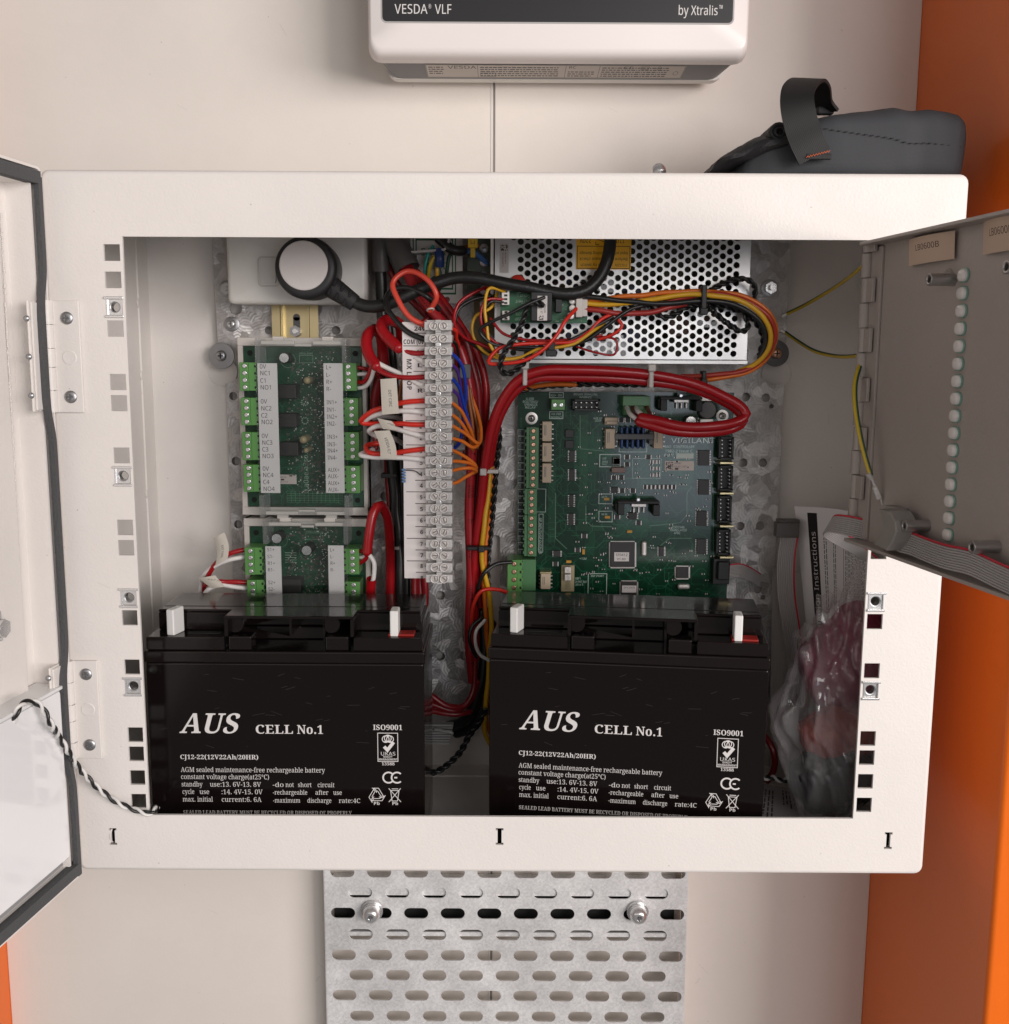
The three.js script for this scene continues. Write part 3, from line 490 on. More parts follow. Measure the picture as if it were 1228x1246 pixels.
// ---------------------------------------------------------------- galvanised mounting plate
const PZ = -162;
{
  const pl = thing('mounting_plate', 'spangled galvanised mounting plate at the back of the enclosure carrying the electronics', 'mounting plate', [0, -150, PZ]);
  const Q = (x, y) => { const p = U(x, y, PZ); return [p.x, p.y]; };
  const s = new THREE.Shape(), L = (p) => s.lineTo(p[0], p[1]);
  const xl = -218, xr = 213, top = 214, yb = U(560, 868, PZ).y;
  const arc = (cx, cy, r, a0, a1) => { for (let k = 0; k <= 14; k++) { const t = a0 + (a1 - a0) * k / 14; L([cx + r * Math.cos(t), cy + r * Math.sin(t)]); } };
  const cl = Q(271, 443), cr = Q(945, 443);
  s.moveTo(xl, top); L([xl + 2, cl[1] + 15]); arc(cl[0], cl[1], 15, 1.5, -1.5); L([xl + 7, cl[1] - 15.5]); L([-210, yb + 14]); arc(-198, yb + 12, 12, Math.PI, 1.5 * Math.PI); arc(xr - 14, yb + 12, 12, -Math.PI / 2, 0); L([xr, cr[1] - 15.5]); arc(cr[0], cr[1], 15, -1.5 - 0.2, -2 * Math.PI + 1.5 + 0.2); L([xr, cr[1] + 15.5]); L([xr, top]); s.closePath();
  for (const [x, y, r] of [[279, 394, 2.9], [327, 402, 3], [409, 402, 3.2], [284, 482, 3.1], [287, 561, 3.2], [290, 638, 3.2], [467.5, 604, 3.2], [536, 724.5, 3.6], [536, 798.5, 3.6], [566, 798.5, 3.6], [287, 375, 4.6], [908, 483, 3.2], [932, 484, 3.2], [939, 494.5, 1.8], [904.5, 563, 3.2], [928.5, 563, 3.2], [901, 640, 3.2], [925, 640, 3.2], [922, 717, 3.2], [928.5, 727, 1.8]]) { const p = Q(x, y); s.holes.push(circ(p[0], p[1], r)); }
  { const p0 = Q(563, 651), p1 = Q(608, 783); const h = new THREE.Path(); const w = rectShape(p0[0], p1[1], p1[0], p0[1], 3).getPoints(5); w.reverse().forEach((q, i) => i ? h.lineTo(q.x, q.y) : h.moveTo(q.x, q.y)); s.holes.push(h); }
  part('plate', ext(s, PZ - 1.6, 1.6, 0.2, 8), M.galv, pl);
  part('plate_return', [box(-209.5, -208.5, yb + 14, cl[1] - 18, -171.5, PZ - 1.7), box(xr - 1.5, xr - 0.5, yb + 14, cr[1] - 18, -171.5, PZ - 1.7), box(-197, xr - 13, yb + 0.5, yb + 1.5, -171.5, PZ - 1.7)], M.galv, pl);
  // screws with big washers beside the plate, and posts with nuts
  for (const [px, py, m, w] of [[269, 433, M.zincDull, M.zincDull], [945, 430, M.copper, M.grey]]) {
    const q = U(px, py, -158); const f = (pr, seg) => lathe(pr, seg).translate(q.x, q.y, 0);
    const ws = part('washer', f([[2.5, -160.8], [9.6, -160.8], [9.8, -160.3], [9.8, -159.4], [9.4, -159], [2.5, -159]], 36), w, pl);
    part('screw', f([[0, -156.3], [1.5, -156.2], [3.2, -156.7], [4.0, -157.8], [4.1, -159]], 24), m, ws); part('screw_recess', [box(q.x - 2, q.x + 2, q.y - .5, q.y + .5, -157.4, -156.1), box(q.x - .5, q.x + .5, q.y - 2, q.y + 2, -157.4, -156.08)], M.blackHole, ws);
  }
  for (const [px, py, r, hx] of [[280, 394, 3.4, 0], [274.5, 351, 4.2, 1], [939, 350, 4.2, 1]]) {
    const q = U(px, py, -156), f = (pr, seg) => lathe(pr, seg).translate(q.x, q.y, 0);
    const n = part('washer', f([[2, -162], [r + 2.2, -162], [r + 2.2, -160.8], [2, -160.8]], 28), M.zincDull, pl);
    if (hx) { part('nut', [new THREE.CylinderGeometry(r + 0.4, r + 0.4, 4, 6).rotateX(Math.PI / 2).translate(q.x, q.y, -158.8), zc(q.x, q.y, -158, -152, 2)], M.zinc, n); }
    else { part('screw', f([[0, -158], [2, -158.2], [3.2, -159.4], [3.4, -160.8]], 20), M.zinc, n); part('screw_recess', [box(q.x - 1.8, q.x + 1.8, q.y - .4, q.y + .4, -159, -157.95), box(q.x - .4, q.x + .4, q.y - 1.8, q.y + 1.8, -159, -157.93)], M.grey, n); }
  }
}

// ---------------------------------------------------------------- mains outlet, plug with its cord, DIN rail
{
  const z = -120, a = U(276, 330, z), b = U(446, 330, z), yb = U(360, 370, z).y, yt = 200;
  const o = thing('power_outlet', 'cream plastic power outlet with rocker switch under the round plug at top left', 'power outlet', [(a.x + b.x) / 2, yb, PZ]);
  part('mounting_block', box(a.x + 1, b.x - 1, yb + 1, yt, PZ + 0.2, z - 8, 1.5), M.offWhite, o);
  part('cover_plate', loft([rrLoop(a.x, yb, b.x, yt, 4, z - 8, 4), rrLoop(a.x, yb, b.x, yt, 4, z - 2.5, 4), rrLoop(a.x + 1.6, yb + 1.6, b.x - 1.6, yt - 1, 3.4, z - 0.4, 4), rrLoop(a.x + 3, yb + 3, b.x - 3, yt - 2, 3, z, 4)], { crease: 0.9 }), M.whitePlastic, o);
  const r0 = U(313, 312, z), r1 = U(340, 349, z);
  part('switch_frame', ext((() => { const q = rectShape(r0.x, r1.y, r1.x, r0.y, 3); q.holes.push(new THREE.Path(rectShape(r0.x + 1, r1.y + 1, r1.x - 1, r0.y - 1, 2.4).getPoints(4).reverse())); return q; })(), z - 0.05, 0.7, 0.2), M.offWhite, o);
  part('rocker_switch', loft([rrLoop(r0.x + 2.6, r1.y + 2.2, r1.x - 2, r0.y - 2, 2, z - 0.1, 3), [...rrLoop(r0.x + 2.6, r1.y + 2.2, r1.x - 2, r0.y - 2, 2, z + 1.6, 3)].map((p) => { p.z = z + 0.4 + 2.4 * (r0.y - p.y) / (r0.y - r1.y); return p; })], { crease: 0.4 }), M.whitePlastic, o);
  const c = U(371, 325, -85), c2 = U(374, 328, -102);
  const pg = thing('power_plug', 'round black mains plug with a pale grey disc face, plugged into the outlet', 'plug', [c.x, c.y - 22, -102]);
  part('body', lathe([[0, -119.8], [19, -119.8], [20.5, -116], [21.2, -101], [21.2, -90], [20.6, -87.4], [19, -86], [16.5, -85.4], [0, -85.4]], 56).translate(c.x, c.y, 0), M.blackMatt, pg);
  part('face_disc', lathe([[16.4, -85.6], [16.4, -84.6], [15.6, -84.2], [0, -84.0]], 56).translate(c.x - 0.8, c.y + 1, 0), std(lin(0.62, 0.585, 0.57), 0.5, { bumpMap: peel, bumpScale: 0.0001 }), pg);
  // ribbed strain relief
  const s0 = U(395, 343, -96), s1 = U(432, 369, -94), dir = s1.clone().sub(s0), perp = new V3(-dir.y, dir.x, 0).normalize(), rings = [];
  for (let i = 0; i <= 14; i++) { const t = i / 14, w = 8.2 - 2.4 * t, p = s0.clone().addScaledVector(dir, t), L = []; for (let k = 0; k < 20; k++) { const q = k / 20 * Math.PI * 2; L.push(p.clone().addScaledVector(perp, Math.cos(q) * w).add(new V3(0, 0, Math.sin(q) * w * 0.75))); } rings.push(L); }
  part('strain_relief', loft(rings, { crease: 0.8 }), M.blackMatt, pg);
  for (const [t, sd] of [[0.28, 0.5], [0.28, -0.4], [0.52, 0.5], [0.52, -0.4], [0.78, 0.45], [0.78, -0.45]]) { const p = s0.clone().addScaledVector(dir, t).addScaledVector(perp, sd * 7.4), g = box(-1.1, 1.1, -2.6, 2.6, -1, 1, 0.7); g.rotateZ(Math.atan2(perp.y, perp.x) - Math.PI / 2 + 0.2); g.translate(p.x, p.y, s0.z + (1 - t) * 0.6 + 5.4); part('relief_slot', g, M.blackHole, pg); }
  T('mains_cable', wire([[424, 364, -95], [440, 371, -93], [455, 373, -92], [470, 371, -91], [487, 364, -90], [503, 356, -90], [520, 348, -90], [541, 341, -90], [565, 338, -90], [592, 340, -90], [618, 345, -90], [645, 351, -91], [672, 356, -92], [700, 357, -92], [718, 350, -93], [731, 336, -94], [739, 318, -95], [742, 300, -96], [742, 270, -97]], 4.3), std(lin(0.013, 0.013, 0.013), 0.4, { bumpMap: peel, bumpScale: 0.0001 }), 'thick black mains cord curving from the round plug across the power supply', 'cable');

  const rx0 = U(331, 395, -155).x, rx1 = U(387.5, 395, -155).x, ra = U(340, 395, -155).x, rb = U(378, 395, -155).x, y0 = -90, y1 = U(360, 372, -155).y + 6, dz = -155;
  const r = thing('mounting_rail', 'gold zinc mounting rail with a slot and nut below the power outlet', 'mounting rail', [(rx0 + rx1) / 2, y0, PZ]);
  const prof = [[rx0, dz], [rx0 + 4.4, dz], [ra + 0.6, dz], [ra + 1.2, dz - 0.6], [ra + 1.2, dz - 6.2], [ra + 1.8, PZ + 0.2], [rb - 1.8, PZ + 0.2], [rb - 1.2, dz - 6.2], [rb - 1.2, dz - 0.6], [rb - 0.6, dz], [rx1, dz], [rx1, dz - 1], [rb - 2.4, dz - 1], [rb - 2.4, PZ + 1.3], [ra + 2.4, PZ + 1.3], [ra + 2.4, dz - 1], [rx0, dz - 1]];
  part('rail', loft([y0, y1].map((y) => prof.map(([x, q]) => new V3(x, y, q))), { crease: 0.3 }), M.gold, r);
  const cx = (rx0 + rx1) / 2 + 0.4, q = U(359, 403, -157), sl = U(361, 391, -160.5);
  part('slot', [box(sl.x - 2.6, sl.x + 2.6, q.y, sl.y + 3, PZ + 1.31, PZ + 1.4), zc(sl.x, sl.y + 3, PZ + 1.31, PZ + 1.4, 2.6)], M.grey, r);
  const n = part('nut', new THREE.CylinderGeometry(4.4, 4.4, 3.2, 6).rotateX(Math.PI / 2).translate(q.x, q.y, PZ + 3), M.zincDull, r); part('bolt_end', zc(q.x, q.y, PZ + 2, PZ + 6.4, 2, 1.8), M.zinc, n);
  const emb = canvasTex(64, 128, (x, w, h) => { x.fillStyle = '#000'; x.fillRect(0, 0, w, h); });
}

// ---------------------------------------------------------------- printed circuit textures
function pcbTex(w, h, o) {
  return canvasTex(w, h, (x) => {
    x.fillStyle = o.base ?? '#0f3d2a'; x.fillRect(0, 0, w, h);
    const g = (a) => Math.round(rr(0, w / a)) * a, gy = (a) => Math.round(rr(0, h / a)) * a;
    for (let i = 0; i < (o.pours ?? 14); i++) { x.fillStyle = i % 2 ? 'rgba(34,96,66,0.35)' : 'rgba(8,42,28,0.5)'; const a = g(16), b = gy(16), ww = rr(40, w * 0.22), hh = rr(30, h * 0.2), c = 14; x.beginPath(); x.moveTo(a + c, b); x.lineTo(a + ww, b); x.lineTo(a + ww, b + hh - c); x.lineTo(a + ww - c, b + hh); x.lineTo(a, b + hh); x.lineTo(a, b + c); x.fill(); }
    for (let i = 0; i < (o.tracks ?? 260); i++) {
      x.strokeStyle = ['rgba(38,104,72,0.75)', 'rgba(30,88,62,0.8)', 'rgba(52,120,86,0.55)'][i % 3]; x.lineWidth = [2, 3, 2, 5][i % 4]; let a = g(8), b = gy(8); x.beginPath(); x.moveTo(a, b); let dir = (rnd() * 8) | 0;
      for (let k = 0; k < 5; k++) { const l = rr(10, 90); a += Math.cos(dir * Math.PI / 4) * l; b += Math.sin(dir * Math.PI / 4) * l; x.lineTo(a, b); dir += rnd() < 0.5 ? 1 : -1; } x.stroke();
      if (i % 2) { x.fillStyle = 'rgba(120,150,120,0.75)'; x.beginPath(); x.arc(a, b, 2.6, 0, 7); x.fill(); }
    }
    for (let i = 0; i < (o.vias ?? 200); i++) { x.fillStyle = 'rgba(6,30,22,0.9)'; x.beginPath(); x.arc(g(4), gy(4), 1.6, 0, 7); x.fill(); }
    o.draw?.(x, w, h);
  });
}

// ---------------------------------------------------------------- pluggable screw terminals shared by the two modules
const screwG = (() => { const s = shared(lathe([[0, 0.2], [1.2, 0.35], [1.75, 0.1], [1.8, -1]], 14)); return s; })(), slotG = shared(box(-1.5, 1.5, -0.25, 0.25, 0, 0.42));
const shaftG = shared(ext((() => { const q = new THREE.Shape(); q.absarc(0, 0, 2.15, 0, 7); q.holes.push(circ(0, 0, 1.8)); return q; })(), -0.2, 0.35));
function screwAt(parent, p, ang, m = M.zincDull) { const s = inst('screw', screwG, m, parent, p, [0, 0, ang]); const a = new THREE.Mesh(slotG, M.blackHole); a.name = 'screw_slot'; s.add(a); return s; }
// terminal block whose face spans those pixels; screws in column fx (0..1) of its width
function terminal(owner, px0, py0, px1, py1, n, zt, zb, fx, o = {}) {
  const ym = (py0 + py1) / 2, xm = (px0 + px1) / 2, a = U(px0, ym, zt), b = U(px1, ym, zt), t = U(xm, py0, zt).y, q = U(xm, py1, zt).y, w = b.x - a.x, h = t - q, p = h / n;
  const geo = [box(a.x, b.x, q, t, zb + 3, zt - 2.2, 0.3)], sx = a.x + w * fx, side = fx < 0.5 ? 1 : -1;
  const ridge = side > 0 ? [sx + 2.6, b.x] : [a.x, sx - 2.6];
  geo.push(box(fx < 0.5 ? a.x : ridge[1], fx < 0.5 ? ridge[0] : b.x, q, t, zt - 3, zt, 0.25), box(ridge[0], ridge[1], q, t, zt - 3, zt - 0.9, 0.3));
  for (let i = 0; i < n; i++) geo.push(box(side > 0 ? b.x - 0.4 : a.x - 0.9, side > 0 ? b.x + 0.9 : a.x + 0.4, q + p * i + p * 0.3, q + p * i + p * 0.7, zt - 6, zt - 1.2, 0.2));
  const m = part('terminal_block', geo, o.mat ?? M.term, owner);
  for (let i = 0; i < n; i++) { const s = inst('screw', screwG, o.smat ?? M.zinc, m, new V3(sx, q + p * (i + 0.5), zt + 0.02), [0, 0, rr(-1.4, 1.4)]);
    inst('screw_ring', shaftG, o.dark ?? M.termDark, m, new V3(sx, q + p * (i + 0.5), zt)); }
  if (o.slots !== false) part('wire_slot', Array.from({ length: n }, (_, i) => box(side > 0 ? b.x - 1.6 : a.x + 0.2, side > 0 ? b.x - 0.2 : a.x + 1.6, q + p * (i + 0.3), q + p * (i + 0.62), zt - 1.2, zt - 0.86)), M.blackHole, m);
  return m;
}
const slotScrew = (() => 0)();

// ---------------------------------------------------------------- two relay modules with clear covers on the rail
function module_(o) {
  const { x0, x1, y0, y1 } = o, ZT = -106, ZP = -128, ZC = -104;
  const m = thing('relay_module', o.label, 'relay module', [(x0 + x1) / 2, y1, PZ]);
  part('base_tray', [box(x0, x1, y1, y0, -146, -134, 0.8), box(x0, x1, y0 - 6, y0, -140, ZP + 2, 0.6), box(x0, x1, y1, y1 + 6, -140, ZP + 2, 0.6), box(x0 + 12, x1 - 12, y1 + 4, y0 - 4, -156, -146)], M.offWhite, m);
  part('tray_rail', box(x0, x0 + 3.8, y1 - 0, y0 + 0, -146, ZP + 1.4, 0.5), M.offWhite, m); part('tray_rail', box(x1 - 3, x1, y1, y0, -146, ZP + 1.4, 0.5), M.offWhite, m);
  const bx0 = x0 + 4.2, bx1 = x1 - 3.4, by0 = y0 - 6.5, by1 = y1 + 6.5;
  const tx = pcbTex(700, 960, { base: '#14432d', tracks: 200, vias: 160, draw: o.draw });
  const g = new THREE.BoxGeometry(bx1 - bx0, by0 - by1, 1.6); g.translate((bx0 + bx1) / 2, (by0 + by1) / 2, ZP - 0.8);
  part('circuit_board', g, std(0xffffff, 0.35, { map: tx, clearcoat: 0.3 }), m, { keep: true });
  for (const sx of [bx0 + 4.4, bx1 - 4.4]) for (const sy of [by0 - 4.6, by1 + 4.6]) part('mounting_hole', zc(sx, sy, ZP - 0.4, ZP + 0.05, 2.1, 2.1, 18), M.blackHole, m);
  for (const t of o.terms) terminal(m, t[0], t[1], t[2], t[3], 4, ZT, ZP, t[4]);
  // label strips
  o.strips.forEach(([p0, q0, p1, q1, lines], i) => {
    const a = U(p0, (q0 + q1) / 2, ZC), b = U(p1, (q0 + q1) / 2, ZC), ty = U((p0 + p1) / 2, q0, ZC).y, by = U((p0 + p1) / 2, q1, ZC).y;
    const w = 160, h = Math.round(w * (ty - by) / (b.x - a.x)), ct = canvasTex(w, h, (x) => { x.fillStyle = '#dcd8d8'; x.fillRect(0, 0, w, h); x.fillStyle = '#4a4648'; x.font = '50px sans-serif'; for (const [s, py] of lines) { x.save(); x.translate(18, (py - q0) / (q1 - q0) * h + 17); x.scale(s.length > 3 ? 0.84 : 0.95, 1); x.fillText(s, 0, 0); x.restore(); } });
    part('label_strip', sheet(a.x, b.x, by, ty, ZC - 0.9), std(0xffffff, 0.5, { map: ct }), m, { keep: true });
  });
  // parts under the cover
  for (const [px, py, r] of o.caps) { const c = U(px, py, -112), g2 = (pr) => lathe(pr, 28).translate(c.x, c.y, 0); const cp = part('capacitor', g2([[0, ZP], [r, ZP], [r, -113], [r * 0.94, -112.4], [r * 0.86, -112.3]]), M.chip, m); part('capacitor_top', [lathe([[r * 0.86, -112.35], [0, -112.3]], 28).translate(c.x, c.y, 0)], M.zinc, cp); }
  for (const [a, b, c, d] of o.relays) { const r = part('relay', pbox(a, b, c, d, ZP, -114, 0.6), M.chip, m); }
  for (const [px, py, r] of o.lamps ?? []) { const c = U(px, py, -112); part('indicator_lamp', lathe([[0, -110], [r * 0.7, -110.6], [r, -112.4], [r, ZP]], 18).translate(c.x, c.y, 0), std(lin(0.55, 0.46, 0.28), 0.25, { transmission: 0.3 }), m); }
  const bits = []; for (const [a, b, c, d, n] of o.bits) for (let i = 0; i < n; i++) { const p = U(rr(a, c), rr(b, d), ZP), w = rr(0.4, 1.1), hgt = rr(0.3, 0.8); bits.push(box(p.x - w, p.x + w, p.y - hgt, p.y + hgt, ZP, ZP + rr(0.5, 1.6))); }
  part('surface_components', bits, std(lin(0.10, 0.095, 0.08), 0.4), m, { kind: 'stuff' });
  const pads = bits.length ? [] : []; for (const [a, b, c, d, n] of o.bits) for (let i = 0; i < n; i++) { const p = U(rr(a, c), rr(b, d), ZP); pads.push(box(p.x - 0.35, p.x + 0.35, p.y - 0.3, p.y + 0.3, ZP, ZP + 0.35)); }
  part('solder_pads', pads, M.tin, m, { kind: 'stuff' });
  if (o.sticker) { const [a, b, c, d] = o.sticker; const st = canvasTex(200, 120, (x) => { x.fillStyle = '#cfc3bd'; x.fillRect(0, 0, 200, 120); x.fillStyle = '#40302c'; x.font = '22px sans-serif'; x.fillText('DK9 S4', 10, 40); x.fillText('DJ S2 E1S', 10, 100); x.fillRect(16, 54, 40, 20); }); part('sticker', psheet(a, b, c, d, ZP + 0.9), std(0xffffff, 0.6, { map: st }), m, { keep: true }); }
  // clear cover: front pane and side walls
  const [c0, c1, ct, cb] = o.cover;
const cc = part('clear_cover', [box(c0, c1, cb, ct, ZC - 0.4, ZC + 0.8, 0.4)], M.clear, m); for (const [u0, u1] of [[c0, c0 + 3.2], [c1 - 3.2, c1]]) for (const [e, g2] of [[ct, -17], [cb, 16]]) part('cover_wall', box(u0, u1, e + g2, e, ZP + 3, ZC - 0.6), M.frosted, cc);
  for (const [e, sgn] of [[ct, -1], [cb, 1]]) for (const [u0, u1] of [[c0 + 3.4, c0 + 27], [c1 - 24, c1 - 3.4]]) part('cover_clip', [box(u0, u1, e + sgn * 1.5, e + sgn * 4.2, ZC - 6, ZC - 3, 0.5), box((u0 + u1) / 2 - 4, (u0 + u1) / 2 + 4, e + sgn * -1.5, e + sgn * 1.6, ZC - 9, ZC - 5, 0.4)], M.offWhite, m);
  for (const [e, sgn] of [[ct, -1], [cb, 1]]) part('cover_ledge', box(c0 + 27, c1 - 25, e + sgn * 3.6, e + sgn * 5.4, ZC - 8, ZC - 3.6, 0.4), M.offWhite, m);
  return m;
}
{
  const Z = -130;
  const silk = (x, w, h) => { x.fillStyle = 'rgba(190,200,185,0.75)'; x.strokeStyle = 'rgba(170,185,165,0.8)'; x.lineWidth = 3; };
  module_({
    label: 'upper relay module with four green terminal blocks on each side and a clear cover', x0: U(293.5, 520, Z).x, x1: U(449, 520, Z).x - 1, y0: U(366, 411, Z).y, y1: U(374, 626, Z).y,
    terms: [[291.5, 441, 312, 475.5, 0.31], [293.5, 484, 314.5, 517.5, 0.31], [295, 526, 316, 560, 0.31], [296.5, 565.5, 317, 598.5, 0.31], [413, 442, 434, 475.5, 0.52], [416.5, 484.5, 436, 518, 0.58], [417.5, 526, 437, 560, 0.6], [418.5, 567, 438, 600, 0.6]],
    strips: [[315, 442, 339, 600, [['0V', 446], ['NC1', 454], ['C1', 463], ['NO1', 471], ['0V', 488], ['NC2', 496.5], ['C2', 505], ['NO2', 513], ['0V', 530], ['NC3', 538], ['C3', 546.5], ['NO3', 554.5], ['0V', 570], ['NC4', 578], ['C4', 586.5], ['NO4', 595]]],
      [395, 442, 418, 600, [['L+', 447], ['L-', 456], ['R+', 464.5], ['R-', 473], ['IN1+', 489], ['IN1-', 498], ['IN2+', 506.5], ['IN2-', 515], ['IN3+', 531], ['IN3-', 540], ['IN4+', 548], ['IN4-', 556.5], ['AUX+', 571.5], ['AUX-', 579.5], ['AUX+', 588], ['AUX-', 596]]]],
    caps: [[345.5, 435.5, 3.8]], relays: [[336, 468, 360, 485], [338, 503, 361, 520], [339, 538, 363, 555]], lamps: [[373.5, 463, 2.6], [369, 535, 2.9], [372.5, 548, 2]],
    bits: [[350, 440, 395, 600, 150], [378, 425, 410, 600, 110]], sticker: [340, 577.5, 361, 589], cover: [U(313, 520, -104).x, U(423, 520, -104).x, U(366, 412, -104).y, U(370, 630, -104).y],
    draw: (x, w, h) => { silk(x, w, h); x.strokeStyle = 'rgba(180,190,175,0.85)'; x.lineWidth = 2; x.strokeRect(330, 50, 80, 44); x.font = '15px sans-serif'; x.fillText('PROG_PORT', 330, 44); x.beginPath(); x.arc(262, 80, 44, 0, 7); x.stroke();
      x.save(); x.translate(368, 880); x.rotate(-Math.PI / 2); x.font = '44px sans-serif'; x.fillText('0 a0ae.a3so.05', 0, 0); x.restore();
      for (const [a, b] of [[355, 330], [355, 440]]) { x.lineWidth = 6; for (let k = 0; k < 10; k++) { const t = k / 10 * 6.283; x.beginPath(); x.moveTo(a + 14 * Math.cos(t), b + 14 * Math.sin(t)); x.lineTo(a + 24 * Math.cos(t), b + 24 * Math.sin(t)); x.stroke(); } }
      x.lineWidth = 1; x.strokeStyle = 'rgba(150,190,150,0.75)'; for (let r = 0; r < 5; r++) for (let c = 0; c < 13; c++) x.strokeRect(235 + c * 26, 868 + r * 14, 26, 14); },
  });
  module_({
    label: 'lower relay module under a clear cover, partly hidden behind the left battery', x0: U(299.5, 680, Z).x, x1: U(452, 680, Z).x - 1, y0: U(374, 630, Z).y, y1: U(374, 630, Z).y - 122,
    terms: [[298, 666.5, 318.5, 699.5, 0.34], [301, 706, 321, 740, 0.34], [302.5, 745, 322, 776, 0.34], [418, 668, 437, 699, 0.58], [420, 708, 438, 740, 0.58]],
    strips: [[324, 665, 343, 770, [['S1+', 669], ['S1-', 677.5], ['R1+', 685.5], ['R1-', 693.5], ['S2+', 709], ['S2-', 717], ['D1', 725], ['R11', 733]]], [400, 664, 419, 770, [['L+', 669.5], ['L-', 677.5], ['R+', 685.5], ['R-', 693.5], ['IT', 725], ['R+', 734]]]],
    caps: [[336.5, 655.5, 4], [373, 670, 4]], relays: [[342, 705, 366, 722]], bits: [[350, 640, 398, 740, 160], [380, 640, 412, 690, 50]],
    cover: [U(321, 690, -104).x, U(424, 690, -104).x, U(370, 634, -104).y, U(370, 634, -104).y - 112],
    draw: (x) => { silk(x); x.lineWidth = 2; x.strokeRect(340, 40, 90, 44); x.font = '15px sans-serif'; x.fillText('PROG_PORT', 342, 36); x.beginPath(); x.arc(180, 90, 46, 0, 7); x.stroke(); x.beginPath(); x.arc(345, 170, 46, 0, 7); x.stroke(); for (let r = 0; r < 5; r++) x.fillRect(210, 170 + r * 16, 70, 5); },
  });
}

// ---------------------------------------------------------------- label card and row of screw connectors
{
  const z = -62, ys = [396.7, 412.9, 427.2, 442.6, 457.8, 473.1, 487.2, 502.4, 517.2, 531.3, 546.9, 561.2, 575.2, 589.3, 603.6, 618.2, 632.3, 646.6, 661.6, 675.5, 689, 704.2];
  const x0 = U(518, 550, z).x - 0.4, x1 = U(550, 550, z).x + 0.2, cxA = U(528.5, 550, z).x, cxB = U(540, 550, z).x, yt = U(534, ys[0], z).y, yl = U(534, ys.at(-1), z).y, p = (yt - yl) / 21;
  const st = thing('terminal_strip', 'long white strip of screw connectors standing upright in the middle of the enclosure', 'terminal strip', [(x0 + x1) / 2, yl - p / 2, z - 20]);
  const body = std(lin(0.54, 0.525, 0.515), 0.4), ringM = std(lin(0.88, 0.85, 0.83), 0.35), headM = std(lin(0.62, 0.57, 0.54), 0.35, { metalness: 0.4 });
  const tG = shared(ext((() => { const q = new THREE.Shape(); q.absarc(0, 0, 3.1, 0, 7); q.holes.push(circ(0, 0, 2.4)); return q; })(), -0.3, 2.2, 0.3)), hole = shared(zc(0, 0, -0.1, 0.06, 2.1, 2.1, 20)), hd = shared(lathe([[0, 0.3], [1.3, 0.4], [1.9, 0.15], [1.95, -0.2]], 16)), sl = shared(box(-1.6, 1.6, -0.3, 0.3, 0, 0.5)), mh = shared(zc(0, 0, -1, 0.05, 1.5, 1.5, 14));
  const segG = shared([box(-(x1 - x0) / 2, (x1 - x0) / 2, -p * 0.34, p * 0.34, -18, 0, 0.6, 2), box(-1.9, 1.9, -p * 0.5, p * 0.5, -18, -0.6, 0.3), box(-(x1 - x0) / 2 + 1, (x1 - x0) / 2 - 1, -p * 0.5, p * 0.5, -18, -8)]);
  for (let i = 0; i < 22; i++) {
    const y = yt - p * i, s = inst('connector', segG, body, st, new V3((x0 + x1) / 2, y, z)), cx = (x0 + x1) / 2;
    for (const c of [cxA, cxB]) { const put = (n, g, m, zz, rot) => { const q = new THREE.Mesh(g, m); q.name = n; q.position.set((c - cx) * MM, 0, zz * MM); if (rot !== undefined) q.rotation.z = rot; s.add(q); return q; };
      put('collar', tG, ringM, 0.3); put('screw', hd, headM, 0.1); put('screw_slot', sl, M.grey, 0.12, rr(-1.5, 1.5)); }
    if (i < 21) { const q = [1, 5, 8, 11, 14, 18].includes(i); inst(q ? 'fixing_screw' : 'fixing_hole', q ? hd : mh, q ? M.zinc : M.grey, st, new V3(cx, y - p / 2, z - (q ? 0.9 : 0.7))); }
  }
  part('support_post', [zc((x0 + x1) / 2, yt - p * 1.5, PZ, z - 17, 3), zc((x0 + x1) / 2, yl + p * 1.5, PZ, z - 17, 3)].flat(), M.zincDull, st);
  // printed card behind its left side
  const zc2 = -74, a = U(491, 550, zc2).x, b = U(522, 550, zc2).x, t = U(505, 392, zc2).y, q = U(505, 703.5, zc2).y, Y = (py) => (py - 392) / 311.5 * 1480;
  const ct = canvasTex(150, 1480, (x, w, h) => {
    x.fillStyle = '#e3dcda'; x.fillRect(0, 0, w, h); x.fillStyle = '#2c2726'; x.strokeStyle = '#3a3432'; x.lineWidth = 4; const X = (px) => (px - 491) / 31 * w;
    fit(x, '24V', X(505), X(519), Y(402), 34, 'bold sans-serif'); fit(x, 'COM (0V)', X(492), X(519), Y(418), 36, 'bold sans-serif'); const line = (py, l) => { x.beginPath(); x.moveTo(X(l), Y(py)); x.lineTo(X(519), Y(py)); x.stroke(); };
    line(405, 494); line(420, 492); for (const r of [3, 4, 5]) line((ys[r] + ys[r - 1]) / 2, 504); x.save(); x.translate(X(496), Y(435)); x.rotate(Math.PI / 2); x.font = 'bold 40px sans-serif'; x.fillText('MX LOOP', 0, 0); x.restore();
    ['L+', 'L-', 'R+', 'R-'].forEach((s, i) => fit(x, s, X(508), X(519), Y(ys[i + 2] + 2.5), 32, 'bold sans-serif'));
    for (let i = 6; i < 22; i++) { const k = Math.floor((i - 6) / 2) + 1, s = k + (i % 2 ? ' -' : ' +'); fit(x, s, X(510.5), X(519), Y(ys[i] + 1.5), 34, 'bold sans-serif'); line((ys[i] + (ys[i + 1] ?? ys[i] + 14)) / 2 - 0.5, i % 2 ? 494 : 505); }
  });
  const card = thing('label_card', 'white printed card numbering the connectors, fixed along the left of the terminal strip', 'label card', [(a + b) / 2, q, zc2]);
